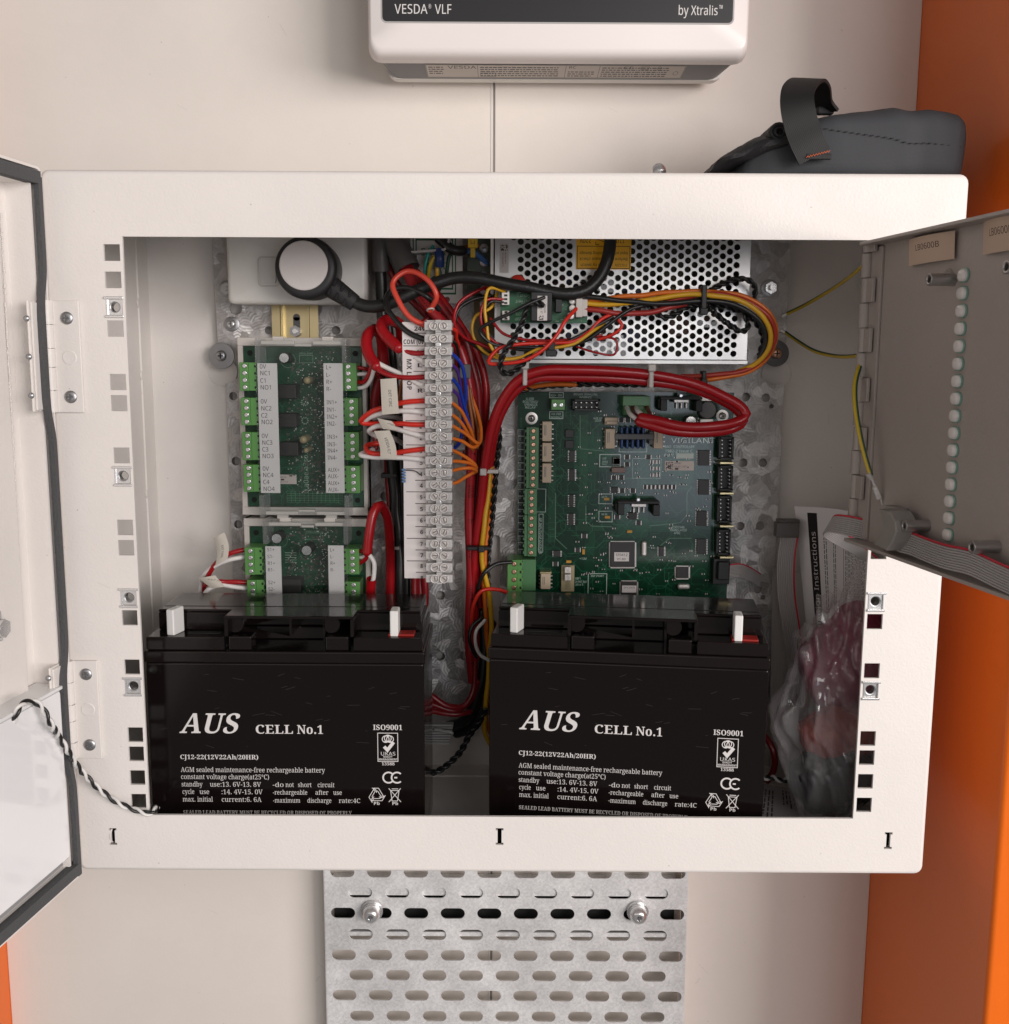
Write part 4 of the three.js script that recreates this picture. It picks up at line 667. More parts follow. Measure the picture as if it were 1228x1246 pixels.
  part('printed_face', sheet(a, b, q, t, zc2 + 0.05), std(0xffffff, 0.5, { map: ct }), card, { keep: true }); part('backing', ext(rectShape(a - 0.1, q - 0.1, b, t + 0.1, 1.2), zc2 - 1.2, 1.2, 0.1), M.whitePlastic, card);
}

// ---------------------------------------------------------------- power supply with perforated cover
{
  const z = -112, x0 = U(602, 400, z).x, x1 = U(910, 400, z).x, yb = U(760, 437, z).y, yt = 205;
  const ps = thing('power_supply', 'metal power supply in a perforated silver case at the top right of the plate', 'power supply', [(x0 + x1) / 2, yb, PZ]);
  const s = rectShape(x0, yb, x1, yt), c0 = U(877, 298, z), c1 = U(896, 423, z);
  // staggered round holes
  const dx = (U(889, 298, z).x - U(770, 298, z).x) / 7, Hy = 3.06; let n = 0; const y00 = U(800, 430, z).y;
  const skip = (x, y) => [[598, 292, 628, 350], [700, 288, 768, 332], [604, 352, 716, 394], [597, 400, 614, 445]].some(([a, b, c, d]) => { const A = U(a, b, z), B = U(c, d, z); return x > A.x && x < B.x && y < A.y && y > B.y; });
  for (let r = 0; r < 60; r++) { const y = y00 + r * Hy; if (y > yt - 4) break; for (let k = 0; k < 22; k++) { const x = x1 - 9.5 - k * dx - (r % 2 ? dx / 2 : 0); if (x < x0 + 9 || skip(x, y)) continue; const h = new THREE.Path(); h.absarc(x, y, 2.25, 0, Math.PI * 2, true); s.holes.push(h); n++; } }
  part('perforated_cover', ext(s, z - 1.1, 1.1, 0, 5), std(lin(0.62, 0.615, 0.61), 0.34, { metalness: 0.8, map: soot }), ps);
  part('case_wall', [box(x0, x0 + 1, yb, yt, PZ + 0.3, z - 1.15), box(x1 - 1, x1, yb, yt, PZ + 0.3, z - 1.15), box(x0 + 1, x1 - 1, yb, yb + 1, PZ + 0.3, z - 1.15)], M.zincDull, ps);
  const fy = U(760, 440, PZ + 8).y; part('base_flange', box(x0 - 5, x1 + 1, yb - 3.4, yb - 0.4, PZ + 0.3, z + 0.6, 0.4), std(lin(0.5, 0.49, 0.48), 0.35, { metalness: 0.9 }), ps);
  part('inner_circuit_board', box(x0 + 2, x1 - 2, yb + 2, yt - 2, PZ + 2, PZ + 4), std(lin(0.05, 0.045, 0.02), 0.5), ps);
  for (let i = 0; i < 46; i++) { const cx = rr(x0 + 10, x1 - 10), cy = rr(yb + 8, yt - 30), t = i % 5; const h = rr(8, 34);
    if (t < 2) part('capacitor', zc(cx, cy, PZ + 4, PZ + 4 + h, rr(4, 9)), [M.chip, std(lin(0.02, 0.03, 0.09), 0.4), std(lin(0.16, 0.13, 0.03), 0.4)][i % 3], ps);
    else part('component', box(cx - rr(3, 10), cx + rr(3, 10), cy - rr(3, 9), cy + rr(3, 9), PZ + 4, PZ + 4 + h, 0.5), [M.chip, std(lin(0.09, 0.075, 0.02), 0.5), M.zincDull, std(lin(0.10, 0.035, 0.02), 0.5)][i % 4], ps); }
  // yellow warning sticker, upside down, and the white serial label
  const wt = canvasTex(512, 340, (x, w, h) => { x.save(); x.translate(w, h); x.rotate(Math.PI); x.fillStyle = '#f2b416'; x.fillRect(0, 0, w, h); x.fillStyle = '#2a1c08'; x.strokeStyle = '#2a1c08'; x.lineWidth = 5; x.strokeRect(12, 10, w - 24, 190);
    fit(x, '110/220V', 30, 150, 50, 34, 'sans-serif'); fit(x, 'selected by switch', 170, 470, 50, 34, 'sans-serif'); fit(x, 'Before use, please check', 30, 480, 102, 34, 'sans-serif'); fit(x, 'input voltage', 30, 210, 152, 34, 'sans-serif'); fit(x, 'avoiding damage', 230, 480, 152, 34, 'sans-serif'); fit(x, '110V', 60, 170, 262, 50, 'sans-serif'); fit(x, '220V', 370, 480, 262, 50, 'sans-serif'); x.beginPath(); x.moveTo(220, 225); x.lineTo(340, 270); x.moveTo(330, 240); x.lineTo(330, 215); x.lineTo(300, 215); x.stroke(); x.restore(); });
  { const a = U(701, 310, z), b = U(768, 310, z), q = U(734, 328, z).y; part('warning_sticker', sheet(a.x, b.x, q, q + 27, z + 0.15), std(0xffffff, 0.5, { map: wt }), ps, { keep: true }); }
  const sl = canvasTex(80, 256, (x, w, h) => { x.fillStyle = '#b9b3b0'; x.fillRect(0, 0, w, h); x.fillStyle = '#35302e'; for (let r = 0; r < 8; r++) for (let c = 0; c < 9; c++) if (rnd() < 0.5) x.fillRect(8 + c * 7, 12 + r * 7, 7, 7); x.save(); x.translate(22, 80); x.rotate(Math.PI / 2); x.font = '20px sans-serif'; x.fillText('SC120230413', 0, 0); x.font = '17px sans-serif'; x.fillText('ML5401WCH', 0, -24); x.restore(); });
  part('serial_label', psheet(608, 296, 619, 332, z + 0.15), std(0xffffff, 0.5, { map: sl }), ps, { keep: true });
  // terminal side at the left
  const tb = part('terminal_cover', [box(x0 - 20, x0 - 0.5, yb + 46, yt, PZ + 4, z - 18, 0.5)], std(lin(0.03, 0.045, 0.03), 0.4), ps);
  for (let i = 0; i < 6; i++) { const c = U(596.5, 302 + i * 17, z - 17); part('terminal_screw', lathe([[0, z - 16.6], [2.6, z - 16.8], [3.4, z - 17.9]], 18).translate(x0 - 8, c.y, 0), M.zincDull, tb); part('terminal_screw_recess', box(x0 - 9.2, x0 - 6.8, c.y - 0.4, c.y + 0.4, z - 17, z - 16.5), M.blackHole, tb); }
  part('bracket', [box(x0 - 3, x0 - 1, yb + 44, yt, z - 18, z - 1.5)], M.whitePlastic, ps);
  part('terminal_board', box(x0 - 16, x0 - 0.6, yb + 4, yb + 44, PZ + 4, PZ + 7), std(lin(0.20, 0.14, 0.05), 0.5), ps);
  // small monitoring board in front of the cover
  const bz = -100, mb = thing('monitor_board', 'small green circuit board with white connectors in front of the perforated power supply', 'circuit board', [U(660, 375, bz).x, U(660, 393, bz).y, bz]);
  const bt = canvasTex(512, 190, (x, w, h) => { x.fillStyle = '#0f5a34'; x.fillRect(0, 0, w, h); x.fillStyle = '#a9b9a8'; x.save(); x.translate(200, 110); x.rotate(Math.PI); x.font = '22px sans-serif'; x.fillText('VOUT A', 30, 84); x.fillText('FLT OUT', 30, 50); x.fillText('SENSOR', 30, -22); x.fillText('TEMP', 60, -50); x.restore(); for (let i = 0; i < 160; i++) { x.fillStyle = ['#1d7448', '#0a3d24', '#9aa79a'][i % 3]; x.fillRect(rr(90, 500), rr(0, 180), rr(3, 26), rr(2, 5)); } });
  const g = new THREE.BoxGeometry(1, 1, 1); const A = U(609, 372, bz), B = U(715, 372, bz), C = U(660, 352, bz), D = U(660, 393, bz); g.scale(B.x - A.x, C.y - D.y, 1.5); g.translate((A.x + B.x) / 2, (C.y + D.y) / 2, bz - 0.75);
  part('board', g, std(0xffffff, 0.35, { map: bt }), mb, { keep: true });
  for (const [a, b, c, d] of [[610.5, 352.5, 620, 371], [611, 378, 620, 389.5]]) { const cn = part('white_connector', pbox(a, b, c, d, bz, bz + 7, 0.5), M.whitePlastic, mb); const k = Math.round((d - b) / 4.6); for (let i = 0; i < k; i++) { const y = b + (d - b) * (i + 0.5) / k; part('pin_slot', pbox(a + 3, y - 1.3, c - 2.5, y + 1.3, bz + 7, bz + 7.08), M.chip, cn); } }
  part('relay', pbox(646, 355, 672, 391, bz, bz + 13, 0.8), M.blackMatt, mb); part('relay', pbox(676, 360, 684, 380, bz, bz + 9, 0.5), M.blackMatt, mb);
  const sk = canvasTex(64, 200, (x) => { x.fillStyle = '#d6d0cc'; x.fillRect(0, 0, 64, 200); x.fillStyle = '#2b2625'; x.save(); x.translate(20, 70); x.rotate(Math.PI / 2); x.font = '20px sans-serif'; x.fillText('015 / 97', 0, 0); x.fillText('PK6206', 0, -22); x.restore(); for (let r = 0; r < 6; r++) for (let c = 0; c < 5; c++) if (rnd() < .6) x.fillRect(10 + c * 6, 160 + r * 6, 6, 6); });
  part('sticker', psheet(654, 360, 666, 390, bz + 13.1), std(0xffffff, 0.5, { map: sk }), mb, { keep: true });
  part('white_connector', [pbox(701, 363, 709, 386, bz, bz + 9, 0.5), pbox(703, 364, 715, 385, bz, bz + 6, 0.5)], M.offWhite, mb);
  for (const [px, py] of [[697, 366], [697, 375], [695, 384]]) { const c = U(px, py, bz + 5); part('capacitor', lathe([[0, bz + 5], [2.2, bz + 5], [2.6, bz + 4.5], [2.6, bz]], 18).translate(c.x, c.y, 0), M.tin, mb); }
  { const c = U(630, 343, bz - 8); part('red_knob', lathe([[0, bz - 6], [5, bz - 7], [6, bz - 9], [6, bz - 12]], 24).translate(c.x, c.y - 1, 0), std(lin(0.55, 0.03, 0.015), 0.4), mb); }
}

// ---------------------------------------------------------------- green and white earth plate, clear bracket, tagged wires at the top
{
  const z = -138, A = U(500, 330, z), B = U(563, 330, z), D = U(530, 369, z).y, Tp = D + 52;
  const et = canvasTex(320, 300, (x, w, h) => { x.fillStyle = '#d9d5d0'; x.fillRect(0, 0, w, h); x.strokeStyle = '#175a34'; x.lineWidth = 7; x.strokeRect(16, 20, w - 60, h - 60); x.strokeRect(34, 40, w - 96, h - 100); x.fillStyle = '#175a34'; fit(x, 'EARTH', 60, 245, 104, 40, 'sans-serif'); fit(x, 'STUD', 100, 236, 160, 38, 'sans-serif'); x.beginPath(); x.arc(150, 225, 34, 0, 7); x.stroke(); });
  T('earth_plate', sheet(A.x, B.x, D, Tp, z), std(0xffffff, 0.5, { map: et }), 'white plate with green lettering and double border behind the wires, beside the power supply', 'sign plate', { keep: true });
  const bz = -126, p = (x, y) => U(x, y, bz);
  T('wire_bracket', [strip([p(492, 309), p(515, 307), p(541, 305), p(545, 302), p(547, 293), p(548, 280)], new V3(0, 0, 1), 14, 1.6)], M.lightGrey, 'pale bent wire bracket over the top of the green lettered plate', 'bracket');
}

// ---------------------------------------------------------------- main controller board
const BZ = -152;
{
  const bx0 = U(629.5, 600, BZ).x, bx1 = U(889, 600, BZ).x, by1 = U(760, 477, BZ).y, by0 = U(760, 775, BZ).y;
  const bd = thing('controller_board', 'large dark green controller circuit board on the right of the mounting plate', 'circuit board', [(bx0 + bx1) / 2, by0, PZ]);
  const W = 1400, H = Math.round(W * (by1 - by0) / (bx1 - bx0));
  const tx = pcbTex(W, H, { base: '#073523', tracks: 520, vias: 500, pours: 34, draw: (x) => {
    const c = (px, py) => { const p = U(px, py, BZ); return [(p.x - bx0) / (bx1 - bx0) * W, (by1 - p.y) / (by1 - by0) * H]; };
    const silk = 'rgba(214,222,216,0.95)'; x.fillStyle = silk; x.strokeStyle = silk; x.lineWidth = 3;
    const txt = (s, px0, px1, py, size = 24) => { const [a, b] = c(px0, py), [d] = c(px1, py); fit(x, s, a, d, b, size, 'sans-serif'); };
    const rc = (a, b, d, e, lw = 4) => { const [p, q] = c(a, b), [r, s] = c(d, e); x.lineWidth = lw; x.strokeRect(p, q, r - p, s - q); };
    txt('ALARM', 640, 650, 487, 26); txt('ROUTING/', 636, 655, 490.5, 22); txt('SPRINKLER', 638, 654, 494, 22); txt('RELAY', 639, 652, 497, 20);
    rc(669, 477.5, 685.5, 484); txt('ASE+', 670, 677, 482.5, 22); txt('0V', 679, 684, 482.5, 22); rc(669, 501, 685, 509.5); txt('ASE PWR', 671, 683, 505, 20); txt('INTERFACE', 670, 684, 509, 18);
    txt('BRIGADE SIGNALLING', 698, 727, 481, 20); txt('INTERFACE', 705, 720, 484.5, 20); txt('AUX HP', 722, 733, 510, 20); txt('LOOP', 724, 732, 513, 20);
    txt('▽ VIGILANT', 808, 870, 538.8, 46); txt('MX1  CONTROLLER', 809, 845, 545, 26); txt('1982-2 Issue C', 809, 843, 550.5, 26); txt('Rev  7', 808, 820, 555.5, 26);
    x.fillStyle = 'rgba(180,180,165,0.9)'; { const [a, b] = c(823, 551.5), [d, e] = c(844, 558); x.fillRect(a, b, d - a, e - b); } x.fillStyle = silk;
    rc(730, 553, 755, 568, 5); txt('LOOP', 733, 738, 559, 18); txt('BRIDGE', 733, 740, 563, 18); txt('FAULT', 733, 739, 566, 16); rc(729, 601, 745, 613); txt('MX TX', 732, 739, 606, 18); rc(729, 622, 745, 635); txt('MX RX', 732, 739, 627, 18);
    rc(770, 558, 804, 582, 2); txt('E305546', 818, 833, 643, 22); txt('TRANSLATED', 815, 836, 646.5, 22); txt('4/02', 820, 828, 650, 22); rc(716, 698, 738, 725, 4); txt('ISP PORT', 719, 735, 702, 18); txt('VBF1', 700, 707, 705, 20); txt('2A FAST BLO', 700, 714, 709, 20); txt('20 x 5', 700, 710, 712.5, 20); txt('+13V', 705, 714, 681, 20);
    rc(754, 520, 787, 550, 4); rc(652, 595, 664, 623, 3); rc(656, 625.5, 660.5, 672, 3);
    for (const [a, s] of [[632, 'NO'], [632, 'C'], [632, 'NC']].slice(0, 0)) txt(s, a, a + 4, 0);
    for (let i = 0; i < 19; i++) { const y = 523 + i * 8.1; const [p, q] = c(630.5, y), [r, s] = c(638, y + 7.4); x.fillStyle = 'rgba(8,22,20,0.9)'; x.fillRect(p, q, r - p, s - q); x.fillStyle = silk; x.strokeRect(p, q, r - p, s - q); x.save(); x.translate((p + r) / 2 - 6, q + 6); x.rotate(Math.PI / 2); x.font = '20px sans-serif'; x.fillText(['COM', 'NC', 'NO', 'COM', 'NC', 'NO', 'COM', 'NC', 'NO', '+', '0', '2', '3', '1', '1', '2', 'OUT', '2', '0V'][i], 0, 8); x.restore(); }
    x.save(); { const [p, q] = c(655.7, 630); x.translate(p + 4, q); x.rotate(Math.PI / 2); x.font = '22px sans-serif'; x.fillText('GP INPUTS/GP OUTPUTS', 0, 0); } x.restore();
    // exposed copper areas and long buses
    x.fillStyle = 'rgba(70,110,80,0.35)'; for (const [a, b, d, e] of [[706, 505, 714, 640], [700, 640, 735, 646], [668, 560, 676, 660]]) { const [p, q] = c(a, b), [r, s] = c(d, e); x.fillRect(p, q, r - p, s - q); }
    x.strokeStyle = 'rgba(110,140,118,0.75)'; for (const pts of [[[790, 640], [828, 636], [836, 626], [836, 600], [842, 592]], [[706, 505], [706, 546], [735, 549]], [[713, 615], [713, 634], [720, 640], [745, 641]], [[676, 600], [676, 655], [690, 668]], [[864, 560], [868, 600], [868, 690]], [[780, 665], [800, 667], [815, 655], [842, 655]]]) { x.lineWidth = 6; x.beginPath(); pts.forEach(([a, b], i) => { const [p, q] = c(a, b); i ? x.lineTo(p, q) : x.moveTo(p, q); }); x.stroke(); }
  } });
  const g = new THREE.BoxGeometry(bx1 - bx0, by1 - by0, 1.6); g.translate((bx0 + bx1) / 2, (by0 + by1) / 2, BZ - 0.8);
  part('board', g, std(0xffffff, 0.3, { map: tx, specularIntensity: 0.35, clearcoat: 0.7, clearcoatRoughness: 0.11 }), bd, { keep: true });
  for (const [px, py, on] of [[647, 509, 1], [879, 506, 1]]) { const c = U(px, py, BZ), f = (pr) => lathe(pr, 28).translate(c.x, c.y, 0); const r = part('mounting_ring', f([[2, BZ], [4.6, BZ], [4.6, BZ + 0.4], [2, BZ + 0.4]]), M.tin, bd); part('screw', f([[0, BZ + 2.6], [1.6, BZ + 2.4], [2.7, BZ + 1.2], [2.8, BZ + 0.3]]), M.zinc, r); part('screw_recess', [box(c.x - 1.3, c.x + 1.3, c.y - .3, c.y + .3, BZ + 1.6, BZ + 2.63), box(c.x - .3, c.x + .3, c.y - 1.3, c.y + 1.3, BZ + 1.6, BZ + 2.62)], M.blackHole, r); }
  for (const [x, y] of [[bx0 + 5, by0 + 5], [bx1 - 5, by0 + 5], [bx0 + 9, by1 - 19], [bx1 - 8, by1 - 18], [(bx0 + bx1) / 2, by0 + 5]]) part('standoff', zc(x, y, PZ, BZ - 1.6, 3), M.zincDull, bd);
  // long screw terminals down the left
  const tl = (y0, y1, n, x) => terminal(bd, x - 8, y0, x + 7, y1, n, -138, BZ, 0.55, { mat: M.termPale, slots: false, smat: M.copper, dark: M.termDark });
  tl(520.5, 594.5, 9, 648.5); tl(595, 626.5, 4, 646.5); tl(627, 677, 6, 646);
  terminal(bd, 617.5, 681.5, 635, 720, 4, -126, BZ, 0.46, { mat: M.term, smat: M.copper }); part('terminal_housing', pbox(634, 681, 652, 719, BZ, -132, 0.5), M.termPale, bd);
  // terminal with loop wires, small two-way terminal
  { const zz = -134, tb = part('terminal_block', [pbox(758, 482, 791.5, 494, BZ, zz, 0.5), pbox(759, 493, 791.5, 505, BZ, zz - 4, 0.4)], M.termPale, bd); for (let i = 0; i < 4; i++) part('wire_slot', pbox(760.5 + i * 8.2, 496, 764.5 + i * 8.2, 503.5, zz - 4.2, zz - 3.9), M.termDark, tb); }
  { const zz = -138, tb = part('terminal_block', [pbox(671, 486, 687.5, 499, BZ, zz, 0.4)], M.term, bd); for (const px of [675, 683]) { const c = U(px, 493, zz); inst('screw', screwG, M.zinc, tb, new V3(c.x, c.y, zz + 0.05), [0, 0, rr(-1, 1)]); } }
  // relays
  for (const [a, b, c, d, pins] of [[660, 513, 671.5, 537, 1], [660, 539, 671.5, 562, 1], [660, 564, 671, 587.5, 1], [737, 522, 748.5, 546, 0], [796, 523, 807, 546, 1], [658, 698, 670, 717, 1], [657, 696, 671, 699, 2]]) {
    if (pins === 2) { part('bracket', pbox(a, b, c, d, BZ, -143, 0.3), M.gold, bd); continue; }
    const r = part('relay', pbox(a, b, c, d, BZ + 0.8, -141, 0.5), M.relay, bd); part('print', [0.2, 0.35].map((t) => pbox(a + (c - a) * t, b + 4, a + (c - a) * t + 0.7, b + (d - b) * 0.7, -141, -140.93)), M.grey, r);
    for (const sx of [-1, 1]) for (let i = 0; i < 4; i++) { const y = b + (d - b) * (0.15 + i * 0.24), x = sx < 0 ? a - 1 : c + 1; part('pin', pbox(x - 1.3, y - 0.5, x + 1.3, y + 0.5, BZ, BZ + 1.6), M.tin, r); }
  }
  // integrated circuits with legs
  const ic = (a, b, c, d, n, four, h = 2.6) => { const m = part('chip', pbox(a, b, c, d, BZ + 0.4, BZ + h, 0.25), M.chip, bd), L = []; for (let i = 0; i < n; i++) { const t = (i + 0.5) / n, y = b + (d - b) * t; L.push(pbox(a - 1.8, y - 0.45, a, y + 0.45, BZ, BZ + 1), pbox(c, y - 0.45, c + 1.8, y + 0.45, BZ, BZ + 1)); if (four) { const x = a + (c - a) * t; L.push(pbox(x - 0.4, b - 1.6, x + 0.4, b, BZ, BZ + 1), pbox(x - 0.4, d, x + 0.4, d + 1.6, BZ, BZ + 1)); } } part('legs', L, M.tin, m, { kind: 'stuff' }); return m; };
  ic(693, 548, 699.5, 562.5, 7); ic(693, 571, 699.5, 585, 8); ic(693, 602, 698, 617, 7); ic(692, 625, 698, 639, 7); ic(849.5, 548, 863.5, 566.5, 9); ic(850, 584, 863, 602, 9); ic(848, 622, 860, 640, 9); ic(848, 656, 859.5, 674, 9);
  ic(744, 593, 752, 600, 4); ic(765, 624, 775, 632, 4); ic(674, 670, 682, 677.5, 4); ic(802, 665, 808, 677, 7); ic(823, 690, 838, 703.5, 14, 1); const big = ic(743, 660, 772.5, 690, 26, 1, 3.4), big2 = ic(756, 708, 775, 732, 18, 1, 3.4);
  const chipLab = (l1, l2) => canvasTex(128, 80, (x) => { x.fillStyle = '#d9d4d2'; x.fillRect(0, 0, 128, 80); x.fillStyle = '#2b2827'; fit(x, l1, 12, 116, 34, 30, 'sans-serif'); if (l2) fit(x, l2, 24, 100, 70, 28, 'sans-serif'); });
  part('chip_label', psheet(747.5, 672, 765.5, 683, BZ + 3.5), std(0xffffff, 0.5, { map: chipLab('SF0412', 'V1.80') }), bd, { keep: true }); part('chip_label', psheet(757, 712.5, 774.5, 721, BZ + 3.5), std(0xffffff, 0.5, { map: chipLab('SFC005', '') }), bd, { keep: true });
  const bl = canvasTex(256, 80, (x) => { x.fillStyle = '#cdbfb9'; x.fillRect(0, 0, 256, 80); x.fillStyle = '#2b2423'; for (let r = 0; r < 9; r++) for (let c = 0; c < 9; c++) if (rnd() < .55) x.fillRect(10 + c * 7, 10 + r * 7, 7, 7); x.font = '19px sans-serif'; x.fillText('FA1981', 84, 26); x.fillText('1A 20 1 1872', 84, 54); x.fillRect(90, 58, 30, 16); });
  part('serial_label', psheet(809, 561, 844.5, 572.5, BZ + 0.3), std(0xffffff, 0.5, { map: bl }), bd, { keep: true });
  // power transistors, headers and box connectors
  for (const y of [523, 536]) { const m = part('transistor', pbox(688, y, 698, y + 9.5, BZ, BZ + 3, 0.3), M.chip, bd); part('tab', pbox(688, y + 1.5, 692, y + 8, BZ, BZ + 2, 0.2), M.tin, m); }
  const header = (a, b, c, d, nx, ny, zz) => { const s = part('box_header', [pbox(a, b, c, d, BZ, zz - 7), pbox(a, b, c, b + 2, zz - 7, zz), pbox(a, d - 2, c, d, zz - 7, zz), pbox(a, b, a + 2.4, d, zz - 7, zz), pbox(c - 2.4, b, c, d, zz - 7, zz)], M.blackMatt, bd); const L = []; for (let i = 0; i < nx; i++) for (let j = 0; j < ny; j++) { const x = a + 4 + (c - a - 8) * (nx > 1 ? i / (nx - 1) : 0.5), y = b + 4 + (d - b - 8) * (ny > 1 ? j / (ny - 1) : 0.5); L.push(pbox(x - 0.6, y - 0.6, x + 0.6, y + 0.6, zz - 7, zz - 2)); } part('pins', L, M.tin, s, { kind: 'stuff' }); };
  header(697, 486, 730.5, 499.5, 5, 2, -141); header(875, 532, 893, 559, 2, 5, -141); header(874, 567, 892, 597, 2, 6, -141); header(873, 604, 890.5, 636, 2, 6, -141); header(872, 645, 889, 675, 2, 6, -141);
  for (const y of [563, 600, 640, 678]) part('ejector_latch', box(U(876, y, -140).x, U(893.5, y, -140).x, U(880, y + 2, -140).y, U(880, y - 1, -140).y, -150, -139.6, 0.5).rotateZ(0), M.gold, bd);
  part('box_header', pbox(868, 680, 888, 711, BZ, -143, 0.5), M.blackMatt, bd); part('ribbon_socket', pbox(874, 684, 888, 706, -143, -138, 0.8), M.blackMatt, bd);
  part('white_header', [pbox(736, 508, 752, 517, BZ, -145, 0.4), pbox(738, 513, 751, 516, -145, -142, 0.2)], M.relay, bd);
  // toroid-like inductor with blue wire
  { const cg = [], z0 = BZ + 8; part('inductor_core', [pbox(748, 528, 796, 535, BZ + 4, BZ + 12, 0.6), pbox(745, 525, 750, 541, BZ, BZ + 9, 0.5), pbox(790, 525, 796, 541, BZ, BZ + 9, 0.5)], M.grey, bd);
    for (let i = 0; i < 5; i++) { const x = 757 + i * 6.6; for (const [y0, y1] of [[519, 529], [534, 546]]) cg.push(pbox(x - 1.8, y0, x + 1.8, y1, BZ + 1, BZ + 9 + (i % 2), 1)); } part('blue_winding', cg, std(lin(0.015, 0.06, 0.20), 0.3), bd); part('copper_winding', [0, 1, 2, 3].map((i) => pbox(761 + i * 6.6, 534.5, 764 + i * 6.6, 540, BZ + 2, BZ + 7, 0.8)), M.copper, bd); }
  // heat sinks: black folded metal with clip and screw
  for (const [a, y, c] of [[752, 610, 803], [804, 483, 855]]) {
    const h = part('heat_sink', [pbox(a, y, c, y + 3.4, BZ + 3, BZ + 16, 0.4), pbox(a, y + 1, a + 8, y + 17, BZ + 2, BZ + 15, 0.6), pbox(c - 8, y + 4, c, y + 18, BZ + 2, BZ + 15, 0.6), pbox(a - 3, y + 2, a + 2, y + 14, BZ + 4, BZ + 11, 0.5)], M.blackMatt, bd);
    const mx = (a + c) / 2; part('transistor', pbox(mx - 9, y + 3, mx + 9, y + 7, BZ + 4, BZ + 13, 0.4), M.tin, h); part('clip_screw', pbox(mx - 3, y - 4, mx + 2, y + 3, BZ + 9, BZ + 15, 0.8), M.zinc, h);
    for (let i = -1; i < 2; i++) part('leg', pbox(mx + i * 6 - 1, y + 7, mx + i * 6 + 1, y + 14, BZ + 1, BZ + 4, 0.3), M.tin, h);
  }
  for (const [px, py, r] of [[813.5, 515, 4.2], [841, 513, 4.2]]) { const c = U(px, py, BZ + 9); const cp = part('capacitor', lathe([[0, BZ], [r, BZ], [r, BZ + 8], [r * .9, BZ + 8.6]], 26).translate(c.x, c.y, 0), M.chip, bd); part('capacitor_top', lathe([[r * .88, BZ + 8.62], [0, BZ + 8.7]], 26).translate(c.x, c.y, 0), M.zinc, cp); }
  { const c = U(861, 499, BZ + 5); part('coil', lathe([[0, BZ + 6], [5.8, BZ + 6], [6.4, BZ + 5.4], [6.4, BZ]], 30).translate(c.x, c.y, 0), M.grey, bd); for (const y of [486, 514]) part('coil_terminal', pbox(852, y - 4, 868, y + 2, BZ, BZ + 4, 0.3), M.tin, bd); }
  for (const [a, b, c, d] of [[748, 559, 756.5, 568], [763, 565, 773, 566]]) part('adjuster', pbox(746, 557, 755, 565.5, BZ, BZ + 4, 0.4), M.whitePlastic, bd);
  part('power_resistor', pbox(744.5, 569, 761, 575.5, BZ, BZ + 7, 0.5), std(lin(0.22, 0.14, 0.12), 0.4), bd);
  part('crystal', pbox(781, 659, 787.5, 677.5, BZ, BZ + 4, 1.6), M.tin, bd); part('crystal', pbox(825, 711, 840, 717.5, BZ, BZ + 4, 1.6), M.tin, bd);
  { const f = part('fuse_holder', [pbox(683, 688, 699, 720, BZ, BZ + 3, 0.4)], std(lin(0.36, 0.30, 0.18), 0.4), bd); part('fuse', cyl(U(691, 692, BZ + 6), U(691, 717, BZ + 6), 2.2), M.clear, f); for (const y of [694, 703]) part('fuse_clip', pbox(687, y - 4, 695, y + 4, BZ + 3, BZ + 8, 0.6), M.tin, f); }
  // small surface-mounted pieces
  const dark = [], pale = [], amber = []; const smd = (px, py, w, h) => { const p = U(px, py, BZ); dark.push(box(p.x - w, p.x + w, p.y - h, p.y + h, BZ, BZ + 1)); pale.push(box(p.x - w - 0.5, p.x - w, p.y - h, p.y + h, BZ, BZ + 0.8), box(p.x + w, p.x + w + 0.5, p.y - h, p.y + h, BZ, BZ + 0.8)); };
  for (let r = 0; r < 3; r++) for (let c = 0; c < 3; c++) smd(793 + c * 4, 562 + r * 8, 0.6, 1.4); for (let i = 0; i < 8; i++) smd(785 + i * 5, 592.5, 1, 1.6); for (const [x, y] of [[763, 556], [763, 565], [747, 581], [756, 581], [757, 597], [770, 597], [789, 556], [756, 511], [764, 511], [777, 511], [751, 629], [777, 636], [676, 686], [703, 669], [711, 652]]) smd(x, y, 1.7, 1.7);
  for (let i = 0; i < 190; i++) { const x = rr(700, 868), y = rr(500, 735); smd(x, y, rr(0.4, 0.9), rr(0.3, 0.6)); }
  for (const [x, y, v] of [[766, 646.5, 0], [692, 683, 0], [710, 671, 1], [738, 607, 0], [739, 629, 0]]) { const p = U(x, y, BZ), a = v ? 1 : 2, b = v ? 2 : 1; amber.push(box(p.x - a, p.x + a, p.y - b, p.y + b, BZ, BZ + 1.8, 0.2)); }
  part('surface_components', dark, M.chip, bd, { kind: 'stuff' }); part('solder_joints', pale, M.tin, bd, { kind: 'stuff' }); part('amber_components', amber, std(lin(0.55, 0.28, 0.03), 0.4), bd, { kind: 'stuff' });
  T('insulating_sheet', ext(rectShape(bx0 - 1, by0 - 4, bx1 + 4, by0 + 16, 1), PZ + 0.2, 0.8), std(lin(0.45, 0.40, 0.38), 0.5), 'pale plastic sheet showing under the lower right corner of the large circuit board', 'plastic sheet');
}

